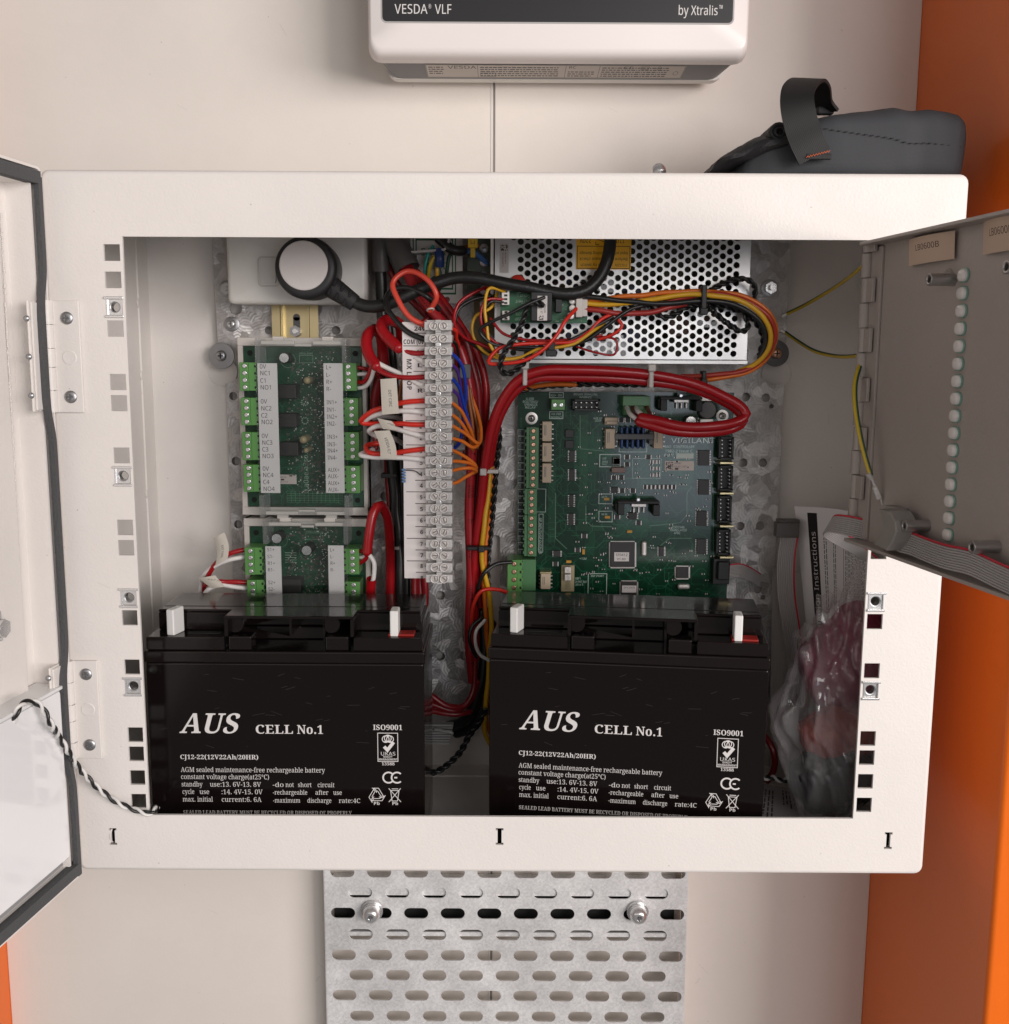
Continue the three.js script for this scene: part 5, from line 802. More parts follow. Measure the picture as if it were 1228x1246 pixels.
// ---------------------------------------------------------------- two batteries
{
  const bt = thing('battery', 'left black sealed battery, standing square below the relay modules', 'battery', [-141.4, -217.3, -60], { rot: [0, 0, 0], group: null });
  const H0 = 131.2, H1 = 139, H2 = 147.9, H3 = 161.9, blk = M.black;
  part('case', box(-90.6, 90.6, 0, H0, -38, 38, 1.6, 2), blk, bt);
  part('rim', box(-91.3, 91.3, H0, H1, -38.8, 38.8, 1.2, 2), blk, bt);
  const notch = (x0, x1, z1, z0) => poly([[-89.6, -36.5], [89.6, -36.5], [89.6, z1], [x1, z1], [x1, z0], [x0, z0], [x0, z1], [-89.6, z1]]);
  const flat = (s, y0, y1, b = 0.8) => { const g = ext(s, 0, y1 - y0, b); g.rotateX(-Math.PI / 2); g.translate(0, y0, 0); const p = g.attributes.position, n = g.attributes.normal; return g; };
  const S = (pts) => poly(pts.map(([x, z]) => [x, -z]));   // shapes are drawn in x and z, extruded upwards
  const lower = S([[-89.6, -36.5], [-89.6, 37], [-39, 37], [-39, 8], [45, 8], [45, 37], [89.6, 37], [89.6, -36.5]]);
  part('lid', [flat(lower, H1, H2), flat(S([[-87, -31], [-87, 18.5], [-39, 18.5], [-39, 35.5], [-36.8, 35.5], [-36.8, 6], [3, 6], [3, 34.5], [4.4, 34.5], [4.4, 6], [42.8, 6], [42.8, 35.5], [45, 35.5], [45, 18.5], [87, 18.5], [87, -31]]), H2, H3 - 2), flat(S([[-87, -31], [-87, 18.5], [-39, 18.5], [-39, 36], [45, 36], [45, 18.5], [87, 18.5], [87, -31]]), H3 - 2, H3, 0.9)], blk, bt);
  part('lid_seam', box(-86, 86, H3 - 0.3, H3 + 0.25, 8, 9.2), M.black, bt);
  for (const x of [-29, 34]) { const k = part('handle_socket', [box(x - 7.5, x + 7.5, H1, H1 + 9.5, 24, 36.4, 1, 2)], blk, bt); part('handle_pin', [zc(x - 4.5, H1 + 16, 20, 30, 5.6, 5.6, 20), box(x - 10, x - 8.6, H1, H3 - 3, 20, 30)], blk, k); }
  // raised corner posts of the terminal recesses
  part('recess_wall', [box(-88.5, -86.5, H2 - 0.5, H3 - 1, -30, 36), box(86.5, 88.5, H2 - 0.5, H3 - 8, -30, 18.4)].slice(1), blk, bt);
  const lx = U(213, 757, -32).x + 141.4, rx = U(481, 757, -34).x + 141.4;
  const pan = (x, a) => { const g = box(-2.7, 2.7, 0, 17.2, -6.5, 6.5, 0.9, 2); g.rotateY(a); g.translate(x, H2, 27); return g; };
  part('terminal_cap', pan(lx, -0.25), M.capWhite, bt); part('terminal_cap', pan(rx, 0), M.capWhite, bt);
  part('terminal_slot', box(lx + 8, lx + 30, H2, H2 + 0.4, 24, 28), M.blackHole, bt);
  part('red_terminal_base', box(rx - 4, rx + 13, H2, H2 + 1.6, 22, 33, 0.5), std(lin(0.28, 0.012, 0.008), 0.4), bt);
  // white print on the front
  const k = 10, CW = 1800, CH = 1290, X = (zx) => (U(170 + zx / 2.995, 880, -22).x + 141.4 + 90) * k, Y = (zy) => (129.5 - (U(340, 700 + zy / 2.995, -22).y + 217.3)) * k;
  const lt = canvasTex(CW, CH, (x) => {
    x.fillStyle = '#100a0a'; x.fillRect(0, 0, CW, CH); for (let i = 0; i < 900; i++) { x.fillStyle = 'rgba(120,110,105,' + rr(0.02, 0.16) + ')'; const r = rr(0.6, 2.2); x.fillRect(rr(0, CW), rr(0, CH), r, r); } x.fillStyle = '#d8d5d3'; x.strokeStyle = '#d8d5d3';
    const F = (s, a, b, y, size, f = 'serif', sk = 0) => fit(x, s, X(a), X(b), Y(y), size, f, sk);
    F('AUS', 143, 357, 577, 190, 'bold serif', 0.28); F('CELL', 420, 560, 577, 84, 'bold serif'); F('No.1', 572, 670, 577, 84, 'bold serif');
    F('ISO9001', 850, 958, 562, 50, 'bold serif'); F('CJ12-22(12V22Ah/20HR)', 142, 430, 671, 44, 'bold serif');
    F('AGM sealed maintenance-free rechargeable battery', 143, 672, 718, 46); F('constant voltage charge(at25°C)', 142, 467, 744, 46);
    F('standby', 143, 221, 771, 46); F('use:13. 6V-13. 8V', 247, 436, 771, 46); F('-do', 478, 520, 771, 44); F('not', 525, 557, 771, 44); F('short', 571, 622, 771, 44); F('circuit', 643, 706, 771, 44);
    F('cycle', 145, 190, 798, 46); F('use', 208, 245, 798, 46); F(':14. 4V-15. 0V', 288, 441, 798, 46); F('-rechargeable', 478, 606, 799, 44); F('after', 634, 683, 799, 44); F('use', 700, 733, 799, 44);
    F('max. initial', 145, 257, 826, 46); F('current:6. 6A', 288, 436, 826, 46); F('-maximum', 478, 579, 828, 44); F('discharge', 604, 694, 828, 44); F('rate:4C', 720, 800, 828, 44);
    F('SEALED LEAD BATTERY MUST BE RECYCLED OR DISPOSED OF PROPERLY', 145, 768, 872, 38, 'bold serif');
    const L = (...p) => { x.beginPath(); p.forEach(([a, b], i) => i ? x.lineTo(X(a), Y(b)) : x.moveTo(X(a), Y(b))); x.stroke(); };
    x.lineWidth = 5; x.strokeRect(X(867), Y(573), X(940) - X(867), Y(676) - Y(573));
    x.lineWidth = 6; for (const [cx, cy, r] of [[896, 595, 7], [904, 592, 7], [912, 595, 7]]) { x.beginPath(); x.ellipse(X(cx), Y(cy), r * 3.2, r * 3.2, 0, 0, 7); x.stroke(); } L([890, 604], [918, 604]); L([904, 580], [904, 588]); L([900, 583], [908, 583]);
    x.lineWidth = 22; L([890, 622], [902, 635], [925, 606]); F('UKAS', 876, 932, 654, 34, 'sans-serif'); F('QUALITY', 886, 920, 662, 18, 'bold sans-serif'); F('MANAGEMENT', 869, 938, 672, 20, 'bold sans-serif'); F('13588', 880, 928, 690, 30, 'bold serif');
    x.lineWidth = 11; x.beginPath(); x.arc(X(905), Y(735), 36, 0.8, 5.5); x.stroke(); x.beginPath(); x.arc(X(936), Y(735), 36, 0.8, 5.5); x.stroke(); L([926, 735], [937, 735]);
    x.lineWidth = 5; for (let i = 0; i < 3; i++) { x.save(); x.translate(X(860), Y(800)); x.rotate(i * 2.094); x.beginPath(); x.moveTo(-22, -50); x.lineTo(14, -50); x.lineTo(46, 6); x.moveTo(-12, -30); x.lineTo(8, -30); x.lineTo(28, 4); x.moveTo(60, 0); x.lineTo(38, 16); x.lineTo(16, 10); x.moveTo(-22, -50); x.lineTo(-12, -30); x.stroke(); x.restore(); }
    F('Pb', 848, 872, 835, 30, 'bold sans-serif'); F('Pb', 916, 940, 835, 30, 'bold sans-serif'); L([912, 782], [917, 820], [937, 820], [943, 782], [912, 782]); L([905, 774], [950, 824]); L([949, 774], [905, 824]); L([916, 776], [940, 776]);
    // fine scratches
    x.strokeStyle = 'rgba(190,185,182,0.35)'; x.lineWidth = 1.5; for (let i = 0; i < 34; i++) { const a = rr(60, 1700), b = rr(60, 620), l = rr(10, 90), t = rr(-0.4, 0.4); x.beginPath(); x.moveTo(a, b); x.lineTo(a + l * Math.cos(t), b + l * Math.sin(t)); x.stroke(); }
  });
  part('printed_front', sheet(-90, 90, 0.5, 129.5, 38.12), std(0xffffff, 0.16, { map: lt, specularIntensity: 0.75 }), bt, { keep: true });
  const b2 = bt.clone(); b2.name = numbered('battery'); scene.add(b2); b2.position.set(0.0861, -0.2173, -0.0612); b2.rotation.y = -7.3 * Math.PI / 180;
  b2.userData = { label: 'right black sealed battery, turned slightly, standing below the large circuit board', category: 'battery' };
}

// ---------------------------------------------------------------- wiring: every cable and wire is a thing of its own
const cable = (name, label, mat, r, pts, o = {}) => T(name, wire(pts, r), mat, label, /cable|sleeve/.test(name) ? 'cable' : 'wire', o);
const sheathed = (name, label, mat, r, pts, cores) => {   // an outer sheath with bare cores coming out of it
  const p = P(pts), t = thing(name, label, 'cable', [p[0].x, p[0].y, p[0].z]);
  part('sheath', [tube(p, r, 14), ...caps(p, r)], mat, t);
  for (const [m, cr, q] of cores) { const c = P(q); part('core_wire', [tube(c, cr, 8), ...caps(c, cr)], m, t); }
  return t;
};
// the big red loop over the controller board
sheathed('red_cable', 'upper thick glossy red cable of the loop over the large circuit board', M.red, 3.5, [[579, 800, -128], [577, 740, -126], [578, 680, -122], [586, 610, -116], [592, 555, -108], [600, 515, -102], [613, 485, -98], [632, 462, -95], [660, 451, -94], [700, 450, -94], [750, 452, -95], [800, 457, -96], [845, 467, -97], [880, 482, -98], [903, 496, -98], [908, 506, -97], [895, 514, -95], [865, 519, -94], [830, 519, -95], [800, 512, -97], [781, 508, -102]],
  [[M.white, 1.7, [[790, 511, -103], [778, 502, -112], [774, 496, -134]]], [M.redDark, 1.7, [[788, 509, -104], [773, 505, -118], [770, 496, -138]]]]);
sheathed('red_cable', 'lower thick glossy red cable of the loop, ending lowest at the board connector', M.red, 3.4, [[586, 800, -136], [584, 700, -134], [589, 620, -126], [596, 560, -116], [602, 525, -108], [612, 498, -104], [628, 475, -101], [650, 461, -100], [690, 459, -100], [740, 460, -100], [790, 464, -101], [835, 471, -102], [872, 484, -104], [898, 500, -104], [905, 512, -102], [890, 522, -99], [850, 526.5, -97], [815, 524, -97], [790, 517, -99], [778, 513, -103]],
  [[M.white, 1.7, [[781, 514, -103], [768, 505, -114], [763, 496, -134]]], [M.redDark, 1.7, [[800, 516, -104], [792, 506, -116], [787, 495, -138]]]]);
for (const [n, px, py, w, l] of [['cable_tie', 639, 455, 26, 'left'], ['cable_tie', 793, 458, 24, 'right']]) { const a = U(px, py, -90); const t = thing('clear_cable_tie', `clear nylon tie round the thick red loop, ${l} one of its pair`, 'cable tie', [a.x, a.y, -92]); part('band', box(a.x - 1.6, a.x + 1.6, a.y - 8, a.y + 8, -104, -89.6, 1), M.tieClear, t); part('tie_head', box(a.x - 2.6, a.x + 2.6, a.y + 3.4, a.y + 8.4, -91, -86.5, 0.8), M.tieClear, t); }
// red cables running down behind the terminal strip
T('grey_sleeve', [tube(P([[474, 270, -132], [480, 292, -128], [489, 311, -124], [497, 328, -121]]), 8.8, 16), tube(P([[462, 280, -130], [463, 305, -128], [464, 330, -130]]), 6, 12)], std(lin(0.085, 0.08, 0.078), 0.4), 'dark grey sleeve right of the outlet that the red cables come out of', 'sleeve');
const redCab = [
  ['broad printed red cable running diagonally from the grey sleeve behind the terminal strip', M.red, 3.6, [[488, 316, -124], [503, 348, -118], [525, 378, -114], [548, 402, -112], [562, 430, -110], [571, 465, -110], [576, 505, -112], [574, 560, -118], [571, 620, -122], [573, 700, -124], [571, 780, -126], [575, 830, -130]]],
  ['red cable second from the left below the grey sleeve, bending down beside the strip', M.redDark, 3.0, [[494, 322, -128], [512, 348, -124], [538, 376, -122], [560, 404, -120], [575, 445, -120], [583, 490, -122], [583, 550, -126], [578, 640, -130], [576, 740, -132]]],
  ['outermost red cable bowing right from the grey sleeve towards the big red loop', M.red, 2.8, [[499, 324, -132], [530, 356, -130], [557, 390, -128], [578, 425, -126], [590, 462, -124], [591, 500, -126], [586, 545, -130], [580, 600, -134]]],
  ['thin red cable crossing under the broad printed red cable near the black mains cord', M.redDark, 2.4, [[470, 318, -134], [486, 350, -134], [510, 376, -134], [535, 402, -132], [560, 440, -130], [568, 500, -130], [566, 560, -132]]],
  ['short dark red cable slanting up from the top of the white label card', M.redDark, 2.2, [[512, 395, -120], [522, 385, -122], [534, 372, -126], [545, 364, -140]]],
];
const printTex = canvasTex(1024, 64, (x) => { x.fillStyle = '#9c1b22'; x.fillRect(0, 0, 1024, 64); x.fillStyle = '#3c0d10'; for (const [s, q] of [['S/ND', 20], ['1038 P', 290], ['2008', 620], ['F-', 860]]) { x.save(); x.translate(q, 44); x.scale(1.6, 1); x.font = '26px sans-serif'; x.fillText(s, 0, 0); x.restore(); } });
printTex.wrapS = THREE.RepeatWrapping; printTex.repeat.set(3, 1); printTex.offset.set(0, 0.36); printTex.wrapT = THREE.RepeatWrapping;
redCab.forEach(([l, m, r, p], i) => i ? cable('red_cable', l, m, r, p) : T('red_cable', tube(P(p), r, 14), std(0xffffff, 0.32, { map: printTex }), l, 'cable', { keep: true }));
T('grey_cable_clip', box(U(566, 452, -104).x - 4, U(566, 452, -104).x + 4, U(566, 452, -104).y - 5, U(566, 452, -104).y + 5, -108, -104, 0.8), M.grey, 'small dark grey square clip on the red cables right of the terminal strip', 'clip');
cable('orange_red_wire', 'orange-red wire making a big open loop above the terminal strip', M.redOrange, 1.85, [[519, 397, -71], [505, 392, -70], [492, 377, -70], [482, 360, -72], [478, 346, -74], [483, 335, -76], [494, 330, -78], [507, 332, -78], [521, 342, -78], [530, 356, -78], [532, 368, -80], [528, 374, -82], [523, 378, -84]]);
{ const a = U(524, 377, -83), d = new V3(0.5, 0.8, 0.1); T('sleeve_end', new THREE.TorusGeometry(2.3, 0.6, 8, 18).rotateX(1.2).rotateY(0.5).translate(a.x, a.y, -82), M.tieClear, 'clear plastic ring at the end of the orange-red loop of wire', 'sleeve'); }
cable('black_wire', 'black wire looping beside the orange-red loop into the second connector of the strip', M.black2, 1.9, [[519, 414, -71], [503, 408, -72], [487, 396, -74], [475, 382, -78], [469, 367, -82], [472, 356, -86], [482, 350, -88], [497, 350, -88], [513, 356, -86], [527, 366, -86], [534, 376, -92]]);
// thick black cables on the left of the strip
[['thick black cable going straight down left of the label card', [[463, 300, -134], [465, 360, -134], [468, 430, -134], [474, 520, -134], [480, 600, -134], [485, 680, -134], [487, 745, -134]], 4.2], ['second black cable beside the thick black one, behind the white wire labels', [[471, 380, -138], [479, 450, -138], [487, 540, -138], [491, 620, -138], [494, 700, -138], [495, 745, -138]], 3.4]].forEach(([l, p, r]) => cable('black_cable', l, M.black2, r, p));
cable('red_cable', 'dark red cable going down between the relay modules and the black cables', M.redDark, 2.7, [[463, 408, -132], [466, 470, -136], [470, 540, -138], [475, 620, -138], [476, 690, -138], [475, 745, -138]]);
cable('red_cable', 'dark red cable standing just right of the black cables below the card', M.redDark, 2.6, [[504, 690, -132], [505, 725, -132], [506, 760, -132]]); cable('red_cable', 'dark red cable, middle one below the label card', M.redDark, 2.6, [[510, 690, -134], [511, 725, -134], [511, 760, -134]]); cable('red_cable', 'dark red cable right under the foot of the terminal strip', M.redDark, 2.6, [[516, 690, -132], [518, 725, -132], [517, 760, -132]]);
for (const [px, py, m, w, l] of [[475, 579, M.blackMatt, 9, 'black cable tie on the red cable left of the label card']]) { const a = U(px, py, -130); T('black_cable_tie', box(a.x - 7, a.x + 5, a.y - 1.8, a.y + 1.8, -142, -130, 0.8), m, l, 'cable tie'); }
{ const a = U(478, 667, -130); T('clear_cable_tie', box(a.x - 8, a.x + 5, a.y - 1.2, a.y + 1.2, -142, -129, 0.6), M.tieClear, 'clear nylon tie round the dark red cable low between the module and the card', 'cable tie'); }
// red sheathed pairs from the modules to the strip
sheathed('red_sheathed_cable', 'red sheathed pair arching from the upper module, left of the two, into the strip', M.red, 4.0, [[468, 452, -122], [466, 425, -118], [462, 406, -108], [455, 401, -100], [447, 409, -94], [446, 422, -90], [451, 436, -86], [458, 445, -82]],
  [[M.red, 1.75, [[456, 444, -82], [464, 452, -79], [480, 458, -75], [500, 459.5, -72], [519, 458.5, -71]]], [M.white, 1.7, [[460, 442, -82], [474, 449, -80], [490, 456, -77], [504, 464, -74], [519, 472, -71]]]]);
sheathed('red_sheathed_cable', 'red sheathed pair arching beside the black cables, right of the two, into the strip', M.red, 4.1, [[489, 410, -120], [487, 396, -112], [477, 390, -102], [467, 391, -94], [464, 399, -88], [470, 409, -84], [478, 417, -80], [485, 423, -77]],
  [[M.red, 1.75, [[484, 423, -77], [496, 428, -75], [508, 430, -72], [519, 429, -71]]], [M.white, 1.7, [[494, 428, -78], [505, 434, -75], [519, 443, -71]]]]);
sheathed('red_sheathed_cable', 'red sheathed cable looping into the right terminals of the upper relay module', M.redDark, 3.6, [[458, 520, -124], [456, 490, -122], [461, 462, -118], [457, 444, -116]].slice(0, 3),
  [[M.red, 1.5, [[461, 462, -118], [457, 452, -116], [446, 449, -114], [434, 447, -112]]], [M.white, 1.5, [[452, 455, -112], [444, 455, -112], [434, 455.5, -112]]], [M.red, 1.5, [[452, 442, -104], [449, 455, -106], [442, 465, -110], [434, 464.5, -112]]], [M.white, 1.5, [[456, 444, -104], [452, 460, -105], [445, 470, -109], [434, 472.5, -112]]]]);
sheathed('red_sheathed_cable', 'red sheathed cable arched high over the right side of the lower relay module', M.red, 3.5, [[474, 750, -132], [475, 690, -130], [474, 650, -124], [470, 625, -116], [462, 614, -110], [455, 623, -106], [450, 645, -104], [447, 672, -104]],
  [[M.red, 1.6, [[448, 670, -104], [445, 680, -106], [437, 685.5, -110]]], [M.red, 1.6, [[446, 668, -105], [442, 671, -108], [436, 670, -111]]], [M.white, 1.7, [[448, 673, -104], [455, 684, -103], [455, 700, -104], [452, 716, -108], [451, 745, -116]]], [M.white, 1.4, [[446, 676, -105], [442, 678, -108], [436, 678, -111]]]]);
T('red_sleeve', [tube(P([[452, 704, -105], [451, 716, -108], [451, 727, -111]]), 3.6, 14)], M.red, 'short red sleeve over the white wires right of the lower relay module', 'sleeve');
// labelled red and white field wires into the left of the strip
const zt = -71;
[['red_wire', 'bright red wire in the seventh connector, curving left behind the upright DET label', M.redBright, 1.75, [[519, 487.5, zt], [502, 488, zt], [485, 491, -72], [463, 497, -76], [446, 505, -80], [438, 512, -84], [442, 516.5, -86], [455, 516, -86], [480, 515.5, -78]]],
  ['red_wire', 'bright red wire in the ninth connector, straight and level under the DET label', M.redBright, 1.75, [[519, 516.5, zt], [500, 516, zt], [484, 515.6, -74], [464, 516, -82]]],
  ['white_wire', 'white wire leaving the eighth connector level under the DET label', M.white, 1.7, [[519, 502, zt], [503, 500, zt], [484, 500, -73], [463, 503, -77], [447, 509, -82], [441, 514, -88]]],
  ['white_wire', 'white wire with a tight bend behind the small curled label, into the tenth connector', M.white, 1.7, [[519, 532, zt], [505, 528, zt], [488, 523, -74], [468, 518.5, -78], [455, 517.8, -80], [449, 521, -83], [451, 527, -87], [458, 531, -95]]],
  ['red_wire', 'bright red wire in the eleventh connector coming from behind the lowest label', M.redBright, 1.75, [[519, 546, zt], [503, 547, zt], [484, 550.5, -73], [466, 552, -75], [450, 551, -78], [442, 548, -82], [444, 543, -86], [454, 540, -90], [468, 539, -94]]],
  ['white_wire', 'white wire in the twelfth connector, lowest of the labelled wires', M.white, 1.7, [[519, 560, zt], [502, 558.5, zt], [480, 557, -73], [460, 557, -76], [444, 556.5, -80], [438.5, 553.5, -84], [443, 550, -88], [454, 547.5, -92]]],
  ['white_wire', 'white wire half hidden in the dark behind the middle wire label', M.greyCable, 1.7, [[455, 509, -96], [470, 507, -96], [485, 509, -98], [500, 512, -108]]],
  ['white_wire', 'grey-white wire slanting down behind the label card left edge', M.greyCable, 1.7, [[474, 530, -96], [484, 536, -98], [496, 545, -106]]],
  ['red_wire', 'dark red wire vertical behind the lowest wire label', M.redDark, 1.8, [[459, 500, -112], [456, 525, -112], [458, 545, -112]]],
].forEach(([n, l, m, r, p]) => cable(n, l, m, r, p));
function flag(label, corners, z, text, opt = {}) {   // corners TL, TR, BR, BL in pixels
  const [a, b, c, d] = corners.map(([x, y], i) => U(x, y, z + (opt.dz?.[i] ?? 0))), n = 8, pos = [], uv = [], cv = opt.curve ?? 1.5;
  const at = (u, v) => { const p = a.clone().lerp(b, u), q = d.clone().lerp(c, u); p.lerp(q, v); p.z += cv * Math.sin(u * 3.1) * Math.cos(v); p.x += (opt.bend ?? 0) * Math.sin(v * Math.PI); return p; };
  for (let i = 0; i < n; i++) for (let j = 0; j < n; j++) for (const [e, f] of [[0, 0], [0, 1], [1, 1], [0, 0], [1, 1], [1, 0]]) { const u = (i + e) / n, v = (j + f) / n, p = at(u, v); pos.push(p.x, p.y, p.z); uv.push(u, 1 - v); }
  const g = new THREE.BufferGeometry(); g.setAttribute('position', new THREE.Float32BufferAttribute(pos, 3)); g.setAttribute('uv', new THREE.Float32BufferAttribute(uv, 2)); g.computeVertexNormals();
  const t = canvasTex(100, 200, (x) => { x.fillStyle = '#c9c2b6'; x.fillRect(0, 0, 100, 200); for (let i = 0; i < 60; i++) { x.fillStyle = 'rgba(160,152,140,0.25)'; x.fillRect(rr(0, 100), rr(0, 200), rr(2, 14), 2); } x.fillStyle = '#2c2826'; x.save(); x.translate(opt.tx ?? 46, opt.ty ?? 60); x.rotate(opt.rot ?? Math.PI / 2); x.font = (opt.size ?? 24) + 'px sans-serif'; x.fillText(text, 0, 0); x.restore(); });
  return T('wire_label', g, std(0xffffff, 0.75, { map: t }), label, 'wire label', { keep: true });
}
flag('white flag label printed DET CIRC, upright on the top red and white wires', [[463, 461.5], [482.5, 460], [485.5, 503], [465, 504.5]], -66, 'DET CIRC', { curve: 1, ty: 62 });
flag('small curled white label between the other two, mostly edge on', [[459, 508.5], [477, 512.5], [485.5, 523.5], [466, 522]], -70, 'ERA', { rot: 0.9, tx: 50, ty: 70, size: 40 });
flag('white flag label printed VESDA FLT, lowest of the three left of the card', [[455, 524.5], [474, 523.5], [483, 559], [463, 557]], -64, 'VESDA FLT', { bend: 1.5, ty: 48, size: 25 });
cable('orange_wire', 'brown-orange wires showing edge on between the DET label and the card', M.brown, 1.3, [[490, 462, -100], [487, 480, -100], [488, 500, -104]]);
{ const a = U(491.5, 579, -72); T('blue_marker', Array.from({ length: 5 }, (_, i) => box(a.x - 1.5, a.x + 1.2, a.y - 4.6 + i * 2, a.y - 3.2 + i * 2, -75, -71.4, 0.5)), std(lin(0.12, 0.22, 0.42), 0.4), 'small blue ribbed marker on the left edge of the label card', 'marker'); }
{ const c = U(498, 581, -70); T('black_wire', tube(P([[492, 572, -73], [505, 573, -71], [512, 578, -73]]), 0.35, 6), M.blackMatt, 'hair-thin dark wire across the card beside the blue marker', 'wire'); }
// coloured wires out of the right of the strip
const zr = -71;
[['red_wire', 'short bright red wire beside the top right corner of the terminal strip', M.redBright, 1.3, [[549, 399, zr], [554, 402, -76], [556, 412, -84], [558, 424, -96]]],
  ['black_wire', 'black wire curving out of the second connector on the right', M.black2, 1.1, [[549, 414, zr], [555, 418, -78], [558, 430, -88], [559, 446, -100]]],
  ['red_wire', 'thin dark red wire just below the second connector on the right', M.redDark, 1.1, [[549, 418, zr - 4], [553, 424, -82], [555, 438, -94], [556, 452, -104]]],
  ['blue_wire', 'blue wire from the third connector, topmost blue one', M.blue, 1.25, [[549, 429, zr], [558, 438, -76], [564, 454, -82], [567, 476, -88], [565, 500, -94], [563, 520, -100]]],
  ['purple_wire', 'purple wire from the fourth connector, upper of the two purple ones', M.purple, 1.2, [[549, 443, zr], [556, 450, -78], [560, 465, -86], [560, 485, -94]]],
  ['blue_wire', 'blue wire from the fifth connector, middle blue one', M.blue, 1.25, [[549, 459, zr], [556, 466, -76], [561, 482, -82], [567, 500, -88], [573, 522, -96]]],
  ['purple_wire', 'purple wire from the sixth connector, lower of the two purple ones', M.purple, 1.2, [[549, 473, zr], [556, 480, -76], [561, 492, -84], [564, 512, -94]]],
  ['blue_wire', 'blue wire hooking round low behind the orange wires', M.blue, 1.3, [[567, 500, -96], [564, 520, -98], [560, 536, -98], [553, 546, -92], [549, 549, zr - 6]]],
  ['orange_wire', 'orange wire from the seventh connector, topmost orange one', M.orangeW, 1.25, [[549, 489, zr], [558, 496, -76], [567, 510, -82], [573, 526, -88], [577, 540, -96]]],
  ['orange_wire', 'orange wire from the eighth connector, second orange one', M.orangeW, 1.25, [[549, 503.5, zr], [558, 511, -76], [567, 524, -82], [573, 536, -90], [575, 546, -98]]],
  ['orange_wire', 'orange wire from the ninth connector, looping up behind itself', M.orangeW, 1.25, [[549, 517, zr], [560, 523, -76], [572, 533, -80], [580, 540, -82], [585, 537, -88], [586, 525, -96], [581, 505, -104], [573, 480, -108]]],
  ['orange_wire', 'orange wire from the tenth connector, reaching the pale tip beside the red cable', M.orangeW, 1.25, [[549, 533, zr], [560, 535, -76], [570, 541, -80], [577, 545, -82], [583, 541, -88], [584, 528, -98]]],
  ['orange_wire', 'orange wire from the eleventh connector, upper of the lower cluster', M.orangeW, 1.25, [[549, 547, zr], [561, 553, -76], [572, 560, -80], [579, 567, -84], [578, 572, -90]]],
  ['orange_wire', 'orange wire from the twelfth connector, level in the lower cluster', M.orangeW, 1.25, [[549, 561, zr], [562, 561, -76], [573, 564, -80], [579, 568, -85], [576, 574, -92]]],
  ['orange_wire', 'orange wire from the thirteenth connector, bending back sharply', M.orangeW, 1.25, [[549, 573.5, zr], [562, 570.5, -76], [574, 570, -80], [579.5, 572, -84], [576, 576, -92]]],
  ['orange_wire', 'orange wire from the fourteenth connector, lowest of all', M.orangeW, 1.25, [[549, 589, zr], [562, 584, -76], [572, 578, -80], [577, 574, -86]]],
  ['brown_wire', 'brown-orange wire hugging the broad red cable, left of three', M.brown, 1.2, [[569, 470, -104], [573, 500, -104], [577, 530, -106], [578, 545, -112]]],
  ['brown_wire', 'brown-orange wire along the red cables, middle of three', M.brown, 1.2, [[572, 474, -106], [578, 505, -106], [582, 532, -108], [581, 545, -114]]],
  ['brown_wire', 'dark orange wire along the red cables, right of three', M.brown, 1.2, [[566, 480, -108], [570, 508, -108], [574, 534, -108], [576, 548, -114]]],
].forEach(([n, l, m, r, p]) => cable(n, l, m, r, p));
T('grey_connector', [pbox(548, 536, 566, 548, -112, -104, 1), pbox(551, 505, 560, 520, -116, -108, 1)], M.greyCable, 'grey connector lost in shadow behind the blue and orange wires', 'connector');
// yellow, orange and twisted black run between strip and board
cable('yellow_wire', 'thick yellow wire running down right of the red cables to between the batteries', M.yellow, 1.9, [[640, 466, -112], [618, 480, -118], [604, 498, -120], [599, 530, -118], [596, 580, -116], [591, 630, -116], [587, 660, -116], [588, 690, -118], [594, 715, -120], [598, 745, -124], [596, 790, -128], [592, 850, -130], [590, 890, -130], [596, 905, -134]]);
cable('orange_wire', 'thick orange wire running down alongside the yellow one', M.orangeW, 1.7, [[700, 468, -114], [650, 470, -118], [615, 486, -124], [604, 512, -122], [601, 560, -120], [597, 620, -120], [591, 670, -120], [589, 710, -122], [592, 760, -126], [594, 830, -134], [593, 880, -138], [600, 900, -140]]);
const pair = (label, pts, r, pitch, m1, m2, name = 'twisted_pair') => { const p = U(...pts[0]), t = thing(name, label, 'wire pair', [p.x, p.y, p.z]); const [a, b] = twist(pts, r, pitch); part('wire', a, m1, t); part('wire', b, m2, t); return t; };
pair('black twisted pair hanging down right of the orange and yellow wires', [[840, 467, -108], [780, 468, -112], [700, 468, -116], [640, 474, -120], [614, 488, -122], [606, 510, -120], [608, 530, -118], [604, 570, -118], [601, 610, -118], [597, 650, -120], [594, 680, -122], [594, 720, -124]], 1.15, 13, M.black2, M.black2);
pair('black twisted pair dangling from the small green board below the power supply', [[662, 372, -84], [650, 368, -84], [641, 374, -84], [638, 386, -82], [633, 398, -80], [624, 414, -78], [613, 430, -76], [609, 442, -76], [611, 452, -76], [618, 455, -76], [628, 450, -78], [638, 441, -80], [648, 431, -86]], 1.15, 11, M.black2, M.black2);
pair('black twisted pair looping up at the right end of the power supply', [[858, 366, -98], [866, 353, -96], [880, 346, -96], [895, 340, -96], [908, 340, -96], [916, 345, -98], [919, 353, -102], [917, 364, -106]], 1.1, 11, M.black2, M.black2);
pair('black twisted pair making a low loop over the right holes of the power supply', [[864, 374, -96], [876, 386, -96], [888, 396, -96], [900, 403, -96], [909, 401, -97], [910, 392, -98], [906, 384, -100]], 1.1, 11, M.black2, M.black2);
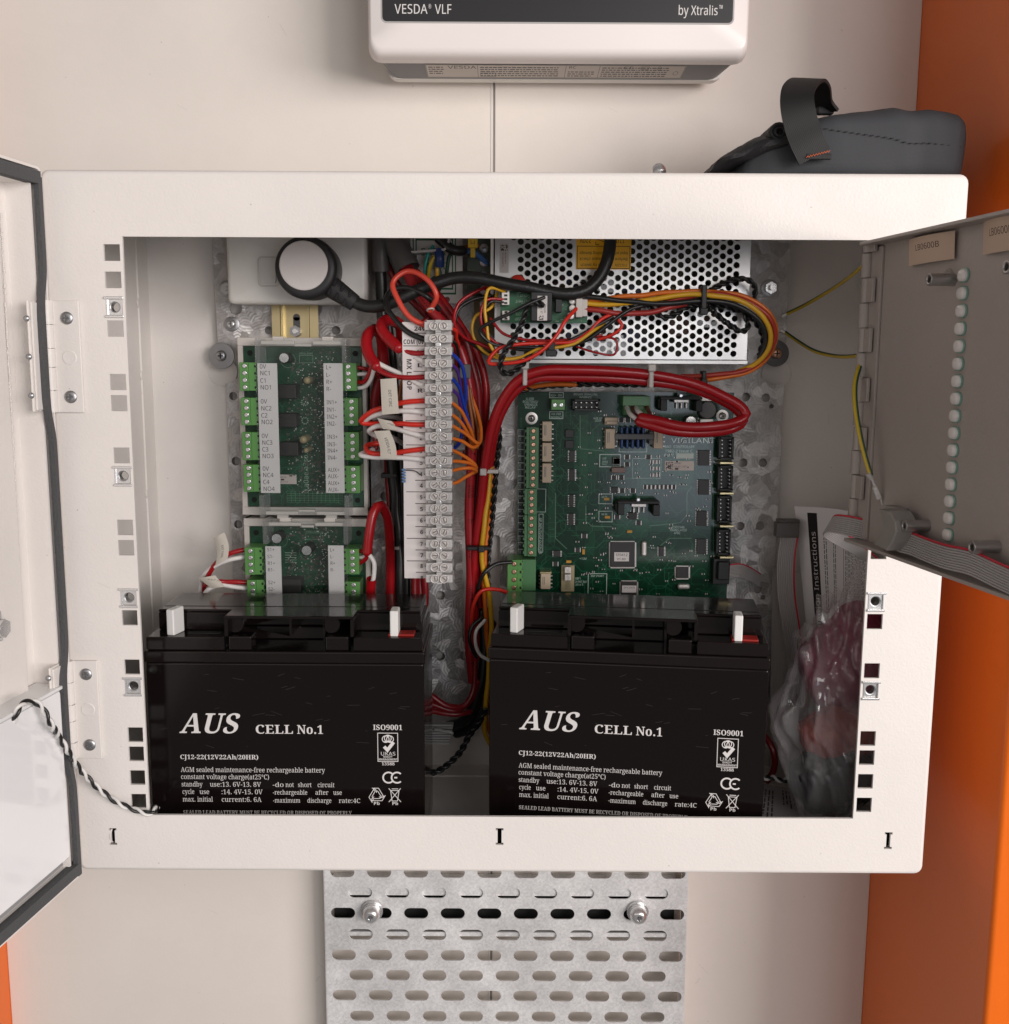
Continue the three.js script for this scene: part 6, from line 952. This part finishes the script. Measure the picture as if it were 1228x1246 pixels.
pair('black twisted pair sagging under the yellow wire left of the black tie', [[850, 372, -98], [835, 374, -98], [822, 383, -97], [808, 386, -97], [796, 379, -98], [788, 371, -100]], 1.1, 11, M.black2, M.black2);
pair('black twisted pair following the inside of the big right-hand bend', [[862, 371, -100], [890, 374, -100], [912, 384, -102], [925, 400, -104], [929, 414, -106], [924, 432, -110]], 1.2, 12, M.black2, M.black2);
// bundle in front of the power supply
[['orange_wire', 'thick orange wire, outermost from the small board round the right-hand bend', M.orangeW, 1.7, [[712, 366, -98], [740, 363, -96], [780, 359, -95], [820, 355.5, -94], [858, 355, -94], [893, 358, -95], [920, 367, -97], [938, 384, -99], [944, 402, -101], [941, 422, -104], [930, 440, -106], [910, 453, -108], [885, 459, -108], [860, 462, -108], [840, 465, -112]]],
  ['red_wire', 'thick dull red wire round the right-hand bend beside the orange one', std(lin(0.40, 0.035, 0.02), 0.36), 1.8, [[812, 367, -97], [840, 360, -95], [865, 357, -93], [895, 362, -94], [922, 374, -95], [939, 390, -97], [944, 404, -99], [940, 422, -102], [928, 438, -105], [910, 449, -107], [885, 454.5, -107], [856, 457, -108], [830, 458, -112]]],
  ['yellow_wire', 'thick yellow wire from the small board round the right-hand bend', M.yellow, 1.8, [[711, 369, -96], [745, 370, -95], [775, 367, -94], [808, 362, -93], [840, 358.5, -92], [868, 359.5, -91], [897, 365, -92], [920, 377, -93], [934, 394, -95], [938, 412, -98], [932, 430, -102], [918, 444, -106], [898, 452, -110]]],
  ['black_wire', 'thick black wire inside the yellow one round the right-hand bend', M.black2, 1.8, [[705, 360, -94], [735, 363, -93], [770, 367, -93], [805, 370, -93], [845, 367, -93], [875, 367, -93], [900, 373, -94], [920, 386, -95], [931, 402, -98], [932, 420, -101], [924, 436, -105]]],
  ['red_wire', 'short thick dull red wire leaving the small board to the right', std(lin(0.36, 0.03, 0.025), 0.36), 1.9, [[709, 376, -96], [735, 379, -95], [765, 382, -95], [790, 380, -95], [815, 374, -96], [835, 370, -98]]],
  ['red_wire', 'bright red wire curving from the small board into a big loop at lower left', M.redBright, 1.3, [[701, 376, -90], [694, 382, -86], [685, 396, -82], [673, 414, -80], [658, 428, -79], [640, 437, -79], [618, 442, -79], [601, 444, -79], [594, 441, -80], [597, 431, -82], [610, 423, -84], [635, 419, -86], [665, 418, -87], [695, 416, -88], [713, 408, -90], [724, 396, -92], [738, 384, -94], [752, 380, -98]]],
  ['black_wire', 'thin black wire crossing the small board and looping below it', M.black2, 1.2, [[662, 362, -84], [645, 369, -82], [625, 380, -81], [604, 390, -82], [588, 396, -83], [583, 404, -85], [589, 413, -86], [605, 419, -87], [640, 423, -88], [672, 421, -88], [700, 412, -90], [724, 398, -92], [745, 386, -95]]],
  ['yellow_wire', 'thin yellow wire looping from the white connector along the foot of the power supply', M.yellow, 1.15, [[615, 355, -94], [606, 350, -90], [596, 351, -88], [591, 364, -88], [591, 390, -88], [595, 412, -87], [602, 432, -86], [618, 437, -86], [640, 432, -86], [660, 424, -86], [690, 421, -87], [712, 411, -89], [724, 400, -91], [735, 393, -95]]],
  ['yellow_wire', 'faint yellow wire making a wide loop left of the power supply', M.yellow, 1.1, [[605, 357, -104], [604, 370, -100], [592, 376, -98], [580, 384, -98], [574, 396, -98], [576, 410, -98], [585, 424, -98], [600, 434, -96], [625, 436, -94], [650, 430, -94]]],
  ['red_wire', 'thin red wire looping from the third pin of the white connector', M.red, 1.0, [[614, 364, -94], [600, 363.5, -91], [590, 366, -90], [585, 378, -90], [588, 395, -89], [598, 413, -88], [612, 422, -88], [640, 421, -90]]],
  ['black_wire', 'thin black wire looping from the lowest pin of the white connector', M.black2, 1.0, [[614, 368, -94], [600, 366, -91], [591, 372, -90], [588, 384, -91], [594, 404, -92], [604, 418, -92]]],
  ['red_wire', 'thin red wire running level under the small board', M.red, 1.0, [[597, 388, -96], [605, 400, -95], [620, 410, -94], [645, 414, -94], [680, 414.5, -94], [712, 411, -95], [732, 408, -97]]],
  ['red_wire', 'fine red wire making a small round loop low on the power supply', M.red, 0.8, [[728, 409, -98], [744, 411, -96], [755, 420, -96], [755, 429, -96], [744, 432, -96], [728, 430, -96], [712, 424, -97], [702, 422, -99]]],
  ['red_wire', 'red wire passing left from behind the mains cord round the strip side', M.red, 1.25, [[596, 348, -110], [575, 358, -106], [560, 368, -104], [554, 378, -102], [553, 392, -100], [560, 406, -98], [575, 416, -96], [592, 422, -95], [606, 428, -96]]],
  ['black_wire', 'black wire side by side with that red wire left of the power supply', M.black2, 1.25, [[598, 360, -112], [578, 364, -110], [564, 370, -108], [556, 380, -106], [553, 396, -106], [564, 410, -104], [580, 422, -102], [598, 432, -100], [614, 434, -100]]],
  ['black_wire', 'black wire lying straight along the foot of the power supply bundle', M.black2, 1.2, [[605, 418, -90], [630, 425, -90], [665, 424, -90], [695, 420, -92], [720, 408, -94], [742, 394, -97], [756, 384, -100]]],
  ['red_wire', 'short red wire bending at the right end of the thin bundle', M.redBright, 1.2, [[752, 388, -94], [757, 393, -93], [754, 401, -93], [742, 408, -94], [728, 413, -96]]],
  ['black_wire', 'black wire crossing diagonally over the holes at the thin bundle end', M.black2, 1.3, [[700, 420, -92], [722, 408, -91], [744, 392, -91], [766, 376, -93], [790, 371, -97]]],
].forEach(([n, l, m, r, p]) => cable(n, l, m, r, p));
for (const [px, py, dx, dy, z, l] of [[857, 364, 2.2, 9.5, -89, 'black cable tie round the wire bundle across the power supply'], [671, 424, 3, 4.5, -83, 'small black cable tie on the thin wires under the small board'], [857, 459, 1.8, 4.5, -104, 'small black cable tie where the bundle meets the red loop']]) { const a = U(px, py, z); const t = thing('black_cable_tie', l, 'cable tie', [a.x, a.y, z]); part('band', box(a.x - dx * .8, a.x + dx * .8, a.y - dy, a.y + dy, z - 10, z + 0.6, 0.8), M.blackMatt, t); part('tie_head', box(a.x - dx * 1.2, a.x + dx * 1.2, a.y - dy - 1, a.y - dy + 3.6, z - 4, z + 2, 0.7), M.blackMatt, t); }
// ties on the vertical run
{ const a = U(593, 575, -102); const t = thing('clear_cable_tie', 'clear nylon tie with a square head on the vertical red and yellow wires', 'cable tie', [a.x, a.y, -104]); part('band', box(a.x - 4, a.x + 8, a.y - 1.4, a.y + 1.4, -120, -108, 0.7), M.tieClear, t); part('tie_head', box(a.x - 5.4, a.x - 0.6, a.y - 2.6, a.y + 2.6, -112, -104, 1), M.tieClear, t); }
{ const a = U(583, 667.5, -112); const t = thing('black_cable_tie', 'black cable tie across the vertical red and yellow wires at the slot', 'cable tie', [a.x, a.y, -114]); part('band', box(a.x - 9, a.x + 9, a.y - 1.5, a.y + 1.3, -124, -112, 0.8), M.blackMatt, t); part('tie_head', box(a.x - 0.5, a.x + 4, a.y - 2.4, a.y + 2.2, -114, -108.5, 0.8), M.blackMatt, t); }
cable('black_wire', 'black wire bending out of the green plug-in terminal towards the slot', M.black2, 1.5, [[622, 684, -124], [607, 685, -120], [594, 692, -116], [585, 704, -116], [581, 718, -120], [580, 745, -126]]);
cable('red_wire', 'red wire arching at the foot of the vertical run behind the right battery', M.redBright, 1.5, [[622, 723, -126], [604, 717, -120], [590, 717, -116], [580, 725, -114], [575, 745, -118], [574, 790, -124]]);
T('white_tie_wrap', wire([[590, 755, -110], [581, 765, -106], [579, 780, -106], [584, 796, -108], [596, 804, -112]], 1.3), M.white, 'white wire loop standing out between the two batteries', 'wire');
cable('black_wire', 'black wire arc beside the white loop between the batteries', M.black2, 1.4, [[586, 752, -114], [575, 762, -112], [572, 780, -112], [580, 800, -116]]);
// dark bundle between the batteries
for (const [l, m, r, p] of [
  ['thick black cable of the bundle between the batteries, left one', M.black2, 4.2, [[586, 745, -134], [590, 790, -132], [583, 840, -132], [566, 876, -134], [545, 884, -138]]], ['thick black cable of the bundle between the batteries, right one', M.black2, 4, [[592, 745, -140], [596, 800, -138], [590, 850, -138], [575, 884, -140], [556, 892, -144]]], ['thick black cable of the bundle between the batteries, rearmost', M.black2, 4.2, [[598, 760, -142], [600, 810, -142], [592, 862, -144], [572, 888, -146]]],
  ['dark red cable curving up from behind the left battery, upper', M.redDark, 2.4, [[510, 835, -120], [524, 845, -118], [542, 858, -118], [562, 860, -122], [576, 842, -126], [578, 800, -128]]], ['dark red cable curving up from behind the left battery, middle', M.redDark, 2.4, [[510, 850, -122], [526, 857, -121], [546, 865, -121], [568, 858, -125], [581, 830, -128]]], ['dark red cable curving up from behind the left battery, lower', M.redDark, 2.2, [[512, 862, -124], [530, 866, -124], [552, 869, -124], [572, 866, -128]]],
]) cable(/black/.test(l) ? 'black_cable' : 'red_cable', l, m, r, p);
{ const q = U(534, 892, -122); T('grey_ribbon_plug', Array.from({ length: 8 }, (_, i) => box(q.x - 10, q.x + 11 - i * 0.4, q.y + 6 - i * 2, q.y + 7.4 - i * 2, -126 + i * 0.4, -120).rotateZ(0)), M.greyCable, 'grey ribbed connector low between the batteries in shadow', 'connector'); cable('white_wire', 'short white wire end from the grey connector between the batteries', M.greyCable, 1.4, [[530, 888, -116], [542, 890, -114], [550, 892, -114]]); }
pair('black twisted pair hanging down to the floor between the batteries', [[592, 862, -112], [582, 880, -110], [571, 895, -108], [560, 915, -106], [545, 930, -104], [533, 938, -104], [524, 940, -104], [517, 930, -108], [512, 924, -112]], 1.3, 12, M.black2, M.black2);
// blue, brown and earth wires above the mains cord
[['teal_wire', 'teal green wire curving down over the lettered earth plate', M.teal, 1.3, [[527, 300, -128], [520, 312, -126], [518, 326, -126], [519, 345, -130]]], ['earth_wire', 'yellow-green wire curving down over the lettered earth plate', M.ygreen, 1.4, [[540, 305, -124], [530, 312, -122], [523, 324, -122], [521, 342, -128]]], ['earth_wire', 'short yellow wire under the blue tape on the earth plate', M.yellow, 1.5, [[531, 318, -126], [532, 328, -126], [531, 345, -130]]], ['earth_wire', 'dark green and yellow wire at the right of the earth plate letters', M.dkGreen, 1.4, [[552, 304, -128], [546, 316, -128], [544, 332, -130], [542, 345, -134]]], ['green_wire', 'dark green wire below the mains cord over the earth plate', M.dkGreen, 1.6, [[533, 325, -132], [536, 340, -134], [535, 352, -136], [529, 362, -140]]],
  ['blue_wire', 'short blue wire from the black sheathed mains lead to the power supply', std(lin(0.05, 0.14, 0.36), 0.4), 2, [[562, 306, -128], [572, 306, -126], [580, 309, -126], [592, 320, -130]]], ['brown_wire', 'short brown wire beside the blue one under the yellow tag', M.brown, 1.8, [[562, 302, -130], [576, 300, -130], [592, 296, -134]]]].forEach(([n, l, m, r, p]) => cable(n, l, m, r, p));
cable('black_cable', 'black sheathed mains lead end at the top left of the power supply', M.black2, 3.6, [[534, 290, -124], [543, 298, -122], [554, 305, -122], [563, 305, -124]]);
T('blue_tape', tube(P([[534, 304, -122], [535, 314, -120], [535, 324, -122]]), 3.4, 12), std(lin(0.012, 0.035, 0.14), 0.35), 'dark blue tape wrapped on the wires over the earth plate', 'tape');
{ const a = U(575.5, 297, -116); const t = thing('yellow_tag', 'yellow cable tag with a small printed square above the power supply terminals', 'tag', [a.x, a.y, -118]); part('band', box(a.x - 1.7, a.x + 1.7, a.y - 9, a.y + 4, -120, -117.6, 0.5), std(lin(0.62, 0.40, 0.02), 0.4), t); part('head', box(a.x - 3.4, a.x + 3.4, a.y - 2.6, a.y + 4.6, -118, -114.4, 0.7), std(lin(0.66, 0.44, 0.02), 0.4), t); part('printed_square', [box(a.x - 1.5, a.x - 1, a.y - .4, a.y + 2.4, -114.4, -114.3), box(a.x + 1, a.x + 1.5, a.y - .4, a.y + 2.4, -114.4, -114.3), box(a.x - 1.5, a.x + 1.5, a.y + .2, a.y + .6, -114.4, -114.28)], M.brown, t); }
// left wires of the lower module with their labels
[['red_wire', 'red wire from the top left terminal of the lower relay module', M.red, 1.8, [[302, 668, -114], [288, 671, -112], [274, 677, -110], [260, 689, -112], [252, 702, -114], [249, 715, -120], [250, 740, -124]]], ['white_wire', 'white wire from the second left terminal of the lower relay module', M.white, 1.8, [[302, 677, -114], [288, 679, -112], [272, 684, -110], [257, 692, -112], [247, 702, -116], [244, 716, -120], [245, 740, -124]]], ['red_wire', 'red wire from the fifth left terminal, just above the left battery', M.red, 1.8, [[304, 709, -114], [290, 708.5, -112], [272, 708, -110], [258, 707, -108], [250, 712, -112]]], ['white_wire', 'white wire from the sixth left terminal, curling down to the left battery', M.white, 1.8, [[304, 716.5, -114], [288, 715, -112], [270, 712, -109], [258, 713, -108], [251, 720, -108], [249, 735, -112]]]].forEach(([n, l, m, r, p]) => cable(n, l, m, r, p));
flag('white flag label printed EXT FIRE standing up from the lower module wires', [[259.5, 655], [273, 647.5], [277, 680], [262, 688.5]], -104, 'EXT FIRE', { bend: 2, ty: 70, rot: Math.PI / 2 + 0.1 });
flag('curled grey-white label lying over the lowest left wires beside the battery', [[240.5, 703], [262, 700], [274, 714], [257, 715.5]], -104, 'EXT FIRE', { rot: 0.75, tx: 40, ty: 50, size: 30 });
// earth leads on the right
const spade = (label, pts, c) => { const p = U(...pts[0]), t = thing('earth_lead', label, 'earth wire', [p.x, p.y, p.z]); const [a, b] = twist(pts, 0.5, 200); part('yellow_insulation', tube(P(pts), 1.15, 8), std(lin(0.58, 0.40, 0.02), 0.36), t); part('green_stripe', tube(P(pts.map(([x, y, z], i) => [x - (c[0] ?? 0), y - c[1], z + 0.5])), 0.75, 6), M.dkGreen, t); return t; };
{ const a = spade('yellow and green earth lead rising right from the plate edge to the hinge top', [[958, 382, -146], [975, 374, -135], [1000, 360, -110], [1025, 344, -70], [1045, 328, -30], [1060, 313, -6]], [0, 1.6]); part('crimp', cyl(U(952, 385, -148), U(960, 381, -146), 1.8, 1.3), M.tin, a);
  const b = spade('yellow and green earth lead sagging right from the plate edge to the hinge', [[956, 405, -146], [970, 415, -136], [990, 427, -110], [1012, 433, -80], [1035, 434, -40], [1053, 431, -8]], [0, 1.6]); part('crimp', cyl(U(950, 402, -148), U(958, 407, -146), 1.8, 1.3), M.tin, b);
  const c = spade('yellow and green earth lead hanging down by the hinge to a loose spade terminal', [[1053, 431, -8], [1045, 447, 4], [1040, 467, 12], [1040, 490, 18], [1045, 525, 24], [1052, 555, 28], [1059, 578, 30]], [-2.4, 0]); part('spade_terminal', [cyl(U(1056, 576, 30), U(1061, 583, 30), 1.6, 1.2), cyl(U(1061, 583, 30), U(1065, 592, 30), 0.8), box(-1.5, 1.5, -4, 4, -1, 1, 0.5).rotateZ(0.42).translate(U(1067, 600, 30).x, U(1067, 600, 30).y, 30), box(-0.5, 0.5, -3, 3, -0.3, 0.3).rotateZ(0.3).translate(U(1072, 609, 30).x, U(1072, 609, 30).y, 30)].map((g, i) => g), M.tin, c); }
// black and white twisted wire over the left door
{ const onDoor = ([x, y, n]) => { const q = LU(outerDoor, x, y, n).multiplyScalar(MM).applyMatrix4(outerDoor.matrixWorld).multiplyScalar(1 / MM); return [x, y, q.z]; };
  pair('black and white twisted wire draped from the door pocket across the frame into the opening', [[16, 885, -6], [18, 873, 3], [24, 860, 6], [35, 854, 6], [46, 856, 8], [55, 867, 10], [63, 882, 12]].map(onDoor).concat([[72, 897, 33], [81, 911, 28], [93, 930, 18], [108, 948, 10], [128, 966, 5], [150, 980, 4], [170, 987, 4], [182, 990, 4], [188, 988, 2], [188, 982, -6], [192, 985, -16]]), 1.05, 15, M.black2, std(lin(0.72, 0.70, 0.68), 0.4), 'twisted_wire'); }
// flat ribbon cables on the right
function ribbon(label, pts, across, w, redSide) {
  const p = smooth(pts, 40), n = 9, t = thing('ribbon_cable', label, 'ribbon cable', [p[0].x, p[0].y, p[0].z]), off = (k) => p.map((q, i) => { const a = typeof across === 'function' ? across(i / (p.length - 1)) : across; return q.clone().addScaledVector(a, w * ((k + 0.5) / (n + 1) - 0.5)); });
  for (let k = 0; k <= n; k++) part('conductor', new THREE.TubeGeometry(new THREE.CatmullRomCurve3(off(k)), 40, w / (n + 1) * 0.52, 6, false), k === (redSide > 0 ? n : 0) ? std(lin(0.55, 0.03, 0.05), 0.4) : M.ribbon, t);
  return t;
}
M.ribbon = std(lin(0.40, 0.375, 0.365), 0.42);
{ const d = inner, W = (px, py, n) => { const q = LU(d, px, py, n); return q.multiplyScalar(MM).applyMatrix4(d.matrixWorld).multiplyScalar(1 / MM); };
  const vert = new V3(0, 1, 0);
  ribbon('grey ribbon cable with red edge along the bottom of the open inner door', [W(1083, 652, 9), W(1096, 658, 8), W(1108, 661, 7), W(1125, 668, 8), W(1150, 677, 10), W(1180, 684, 9), W(1210, 698, 8), W(1245, 714, 8)], vert, 13, 1);
  ribbon('grey ribbon cable folding back on itself left of the clip on the inner door', [W(1086, 653, 8), U(1066, 648, 16), U(1044, 642, 9), U(1024, 638, 1), U(1011, 637, -8), U(1008, 643, -15), U(1020, 653, -19), U(1040, 666, -20), U(1062, 682, -20)], (t) => new V3(0.1 + 0.3 * t, 1 - 0.7 * Math.max(0, t - 0.5) * 2, t < 0.5 ? 0.05 : 0.05 + (t - 0.5) * 1.8).normalize(), 12.5, 1);
  ribbon('grey ribbon cable with red edge hanging down the right side behind the battery', [U(961, 652, -130), U(957, 680, -128), U(957, 720, -128), U(964, 770, -126), U(970, 820, -124), U(972, 860, -124)], new V3(1, 0.05, 0.25).normalize(), 13, 1);
  { const q = U(958, 645, -128); T('ribbon_connector', [box(q.x - 9, q.x + 8, q.y - 5, q.y + 6, -133, -124, 0.8), box(q.x - 7, q.x + 9, q.y + 4, q.y + 8, -135, -127, 0.8)], std(lin(0.10, 0.09, 0.085), 0.45), 'dark grey plug at the top of the hanging ribbon cable', 'connector'); }
  ribbon('short pale ribbon cable end leaving the lowest board header to the right', [U(888, 695, -138), U(900, 694, -138), U(912, 698, -142), U(925, 706, -150)], new V3(0, 1, 0), 11, 1);
  const cl = (px, py, n) => LU(d, px, py, n), poly2 = [[1071, 619], [1084, 622], [1091, 634], [1093, 647], [1087, 661], [1080, 670], [1065, 662], [1073, 651], [1076, 640], [1075, 629]].map(([x, y]) => { const q = cl(x, y, 16); return [q.x, q.y]; });
  part('cable_clip', [ext(poly(poly2), 4, 13, 0.8), box(cl(1083, 640, 2).x, cl(1101, 640, 2).x, cl(1092, 640, 2).y, cl(1092, 616, 2).y, 0.2, 6, 0.6)], std(lin(0.28, 0.255, 0.235), 0.45), d); }

// ---------------------------------------------------------------- papers and bag of parts on the right
{
  const sheetOf = (name, label, c, z, tx, curl, o = {}) => { const [a, b, e, f] = c.map(([x, y], i) => U(x, y, z[i])), n = 14, pos = [], uv = []; const at = (u, v) => { const p = a.clone().lerp(b, u), q = f.clone().lerp(e, u); p.lerp(q, v); p.z += curl * Math.sin(u * Math.PI) + (o.wave ?? 0) * Math.sin(v * 7 + u * 3); p.y += (o.lift ?? 0) * Math.sin(u * Math.PI) * (1 - v); return p; };
    for (let i = 0; i < n; i++) for (let j = 0; j < n; j++) for (const [g, h] of [[0, 0], [0, 1], [1, 1], [0, 0], [1, 1], [1, 0]]) { const u = (i + g) / n, v = (j + h) / n, p = at(u, v); pos.push(p.x, p.y, p.z); uv.push(u, 1 - v); }
    const g = new THREE.BufferGeometry(); g.setAttribute('position', new THREE.Float32BufferAttribute(pos, 3)); g.setAttribute('uv', new THREE.Float32BufferAttribute(uv, 2)); g.computeVertexNormals();
    return T(name, g, std(0xffffff, 0.8, { map: tx }), label, 'paper', { keep: true }); };
  const lines = (x, x0, x1, y0, y1, s) => { for (let c = x0; c < x1; c += s) { let q = y0; while (q < y1 - 20) { const l = rr(6, 30); x.fillRect(c, q, s * 0.4, l); q += l + 5; } } };
  const inst1 = canvasTex(512, 820, (x, w, h) => { x.fillStyle = '#e2dede'; x.fillRect(0, 0, w, h); x.fillStyle = '#1a1717'; x.fillRect(78, 30, 62, 790); x.save(); x.fillStyle = '#cfcaca'; x.translate(124, 800); x.rotate(-Math.PI / 2); x.font = '46px sans-serif'; x.save(); x.scale(1.22, 1); x.fillText('00 Installation Instructions', 0, 0); x.restore(); x.restore();
    x.fillStyle = '#4a4444'; lines(x, 176, 200, 140, 620, 14); lines(x, 240, 262, 120, 640, 12); x.fillRect(310, 640, 190, 3); x.fillRect(312, 200, 3, 440); lines(x, 325, 500, 210, 630, 10); });
  sheetOf('instruction_sheet', 'white installation instructions sheet with a black title bar standing at the right side', [[967, 616], [1064, 628], [1052, 810], [986, 812]], [-138, -92, -84, -128], inst1, 3, { lift: 2 });
  const inst2 = canvasTex(256, 200, (x, w, h) => { x.fillStyle = '#c2bcbc'; x.fillRect(0, 0, w, h); x.fillStyle = '#4a4444'; lines(x, 30, 70, 30, 170, 16); lines(x, 110, 230, 20, 120, 15); });
  sheetOf('paper_sheet', 'printed paper sheet lying at the bottom right corner beside the right battery', [[925, 952], [985, 962], [1005, 1000], [915, 1003]], [-120, -120, -40, -40], inst2, 2);
  sheetOf('blank_paper', 'plain pale paper sheet curving behind the hanging ribbon cable', [[940, 690], [985, 700], [1000, 960], [936, 950]], [-150, -148, -120, -140], canvasTex(32, 32, (x) => { x.fillStyle = '#b5afab'; x.fillRect(0, 0, 32, 32); }), -6);
  // contents, then the thin bag over them
  const lump = (c, r, sq, seed, rough) => { let g = new THREE.IcosahedronGeometry(1, 22); g.deleteAttribute('normal'); g.deleteAttribute('uv'); g = mergeVertices(g, 1e-4); const p = g.attributes.position, v = new V3(); for (let i = 0; i < p.count; i++) { v.fromBufferAttribute(p, i); let k = 1; for (let o = 1; o < 7; o++) k += rough * 1.2 / o * (0.5 - Math.abs(Math.sin(v.x * 2.1 * o + seed + v.y * o) * Math.cos(v.z * 1.9 * o - seed + v.x))); p.setXYZ(i, c.x + v.x * r * sq[0] * k, c.y + v.y * r * sq[1] * k, c.z + v.z * r * sq[2] * k); } g.computeVertexNormals(); return g; };
  const bx = 208;
  T('magenta_cloth', lump(U(1034, 803, -70), 28, [1.1, 1.2, 0.85], 2, 0.22), std(lin(0.22, 0.012, 0.055), 0.8), 'crumpled magenta cloth inside the clear bag at lower right', 'cloth');
  T('red_cloth', lump(U(1022, 890, -62), 21, [1.2, 0.9, 0.8], 5, 0.25), std(lin(0.24, 0.03, 0.02), 0.7), 'crumpled red-orange packet low in the clear bag', 'packet');
  T('black_packet', lump(U(1015, 945, -62), 24, [1.2, 1, 0.8], 8, 0.2), std(lin(0.012, 0.012, 0.014), 0.35), 'crumpled black packet at the bottom of the clear bag', 'packet');
  { let g = new THREE.IcosahedronGeometry(1, 24); g.deleteAttribute('normal'); g.deleteAttribute('uv'); g = mergeVertices(g, 1e-4); const p = g.attributes.position, v = new V3(), c = U(1020, 862, -64);
    const folds = Array.from({ length: 34 }, () => [new V3(rr(-1, 1), rr(-0.5, 0.5), rr(-1, 1)).normalize(), rr(-0.2, 0.95), rr(0.04, 0.10), rr(5, 12)]);
    for (let i = 0; i < p.count; i++) { v.fromBufferAttribute(p, i); let k = 1 + 0.06 * Math.sin(v.y * 7 + v.x * 4) * Math.cos(v.x * 6) ; for (const [n, o, w, s] of folds) { const q = Math.abs(v.dot(n) - o + 0.06 * Math.sin(v.y * 9 + o * 20)); k += w * (Math.max(0, 1 - q * s) - 0.075); } const top = Math.max(0, v.y); p.setXYZ(i, Math.min(266, c.x - 2 + v.x * 40 * k * (1 - 0.22 * top) + 4 * top), Math.max(-216, c.y + v.y * 82 * k), Math.min(-6, c.z + v.z * 36 * k)); }
    g.computeVertexNormals();
    T('clear_plastic_bag', g, std(lin(0.97, 0.95, 0.95), 0.05, { transmission: 0.9, thickness: 0, ior: 1.5 }), 'crumpled clear plastic bag of spare parts in the lower right corner of the enclosure', 'plastic bag'); }
  cable('red_cable', 'red cable bend just right of the right battery near the floor', M.redDark, 2.4, [[930, 895, -110], [940, 910, -104], [943, 930, -102], [934, 950, -106]]);
  pair('black and white twisted wire end lying beside the right battery on the paper', [[928, 948, -92], [940, 946, -86], [952, 950, -82], [962, 948, -80], [972, 952, -78]], 1.1, 10, M.black2, M.white, 'twisted_wire');
}

scene.traverse((o) => { if (o.isMesh) { o.castShadow = true; o.receiveShadow = true; } });
renderer.render(scene, camera);
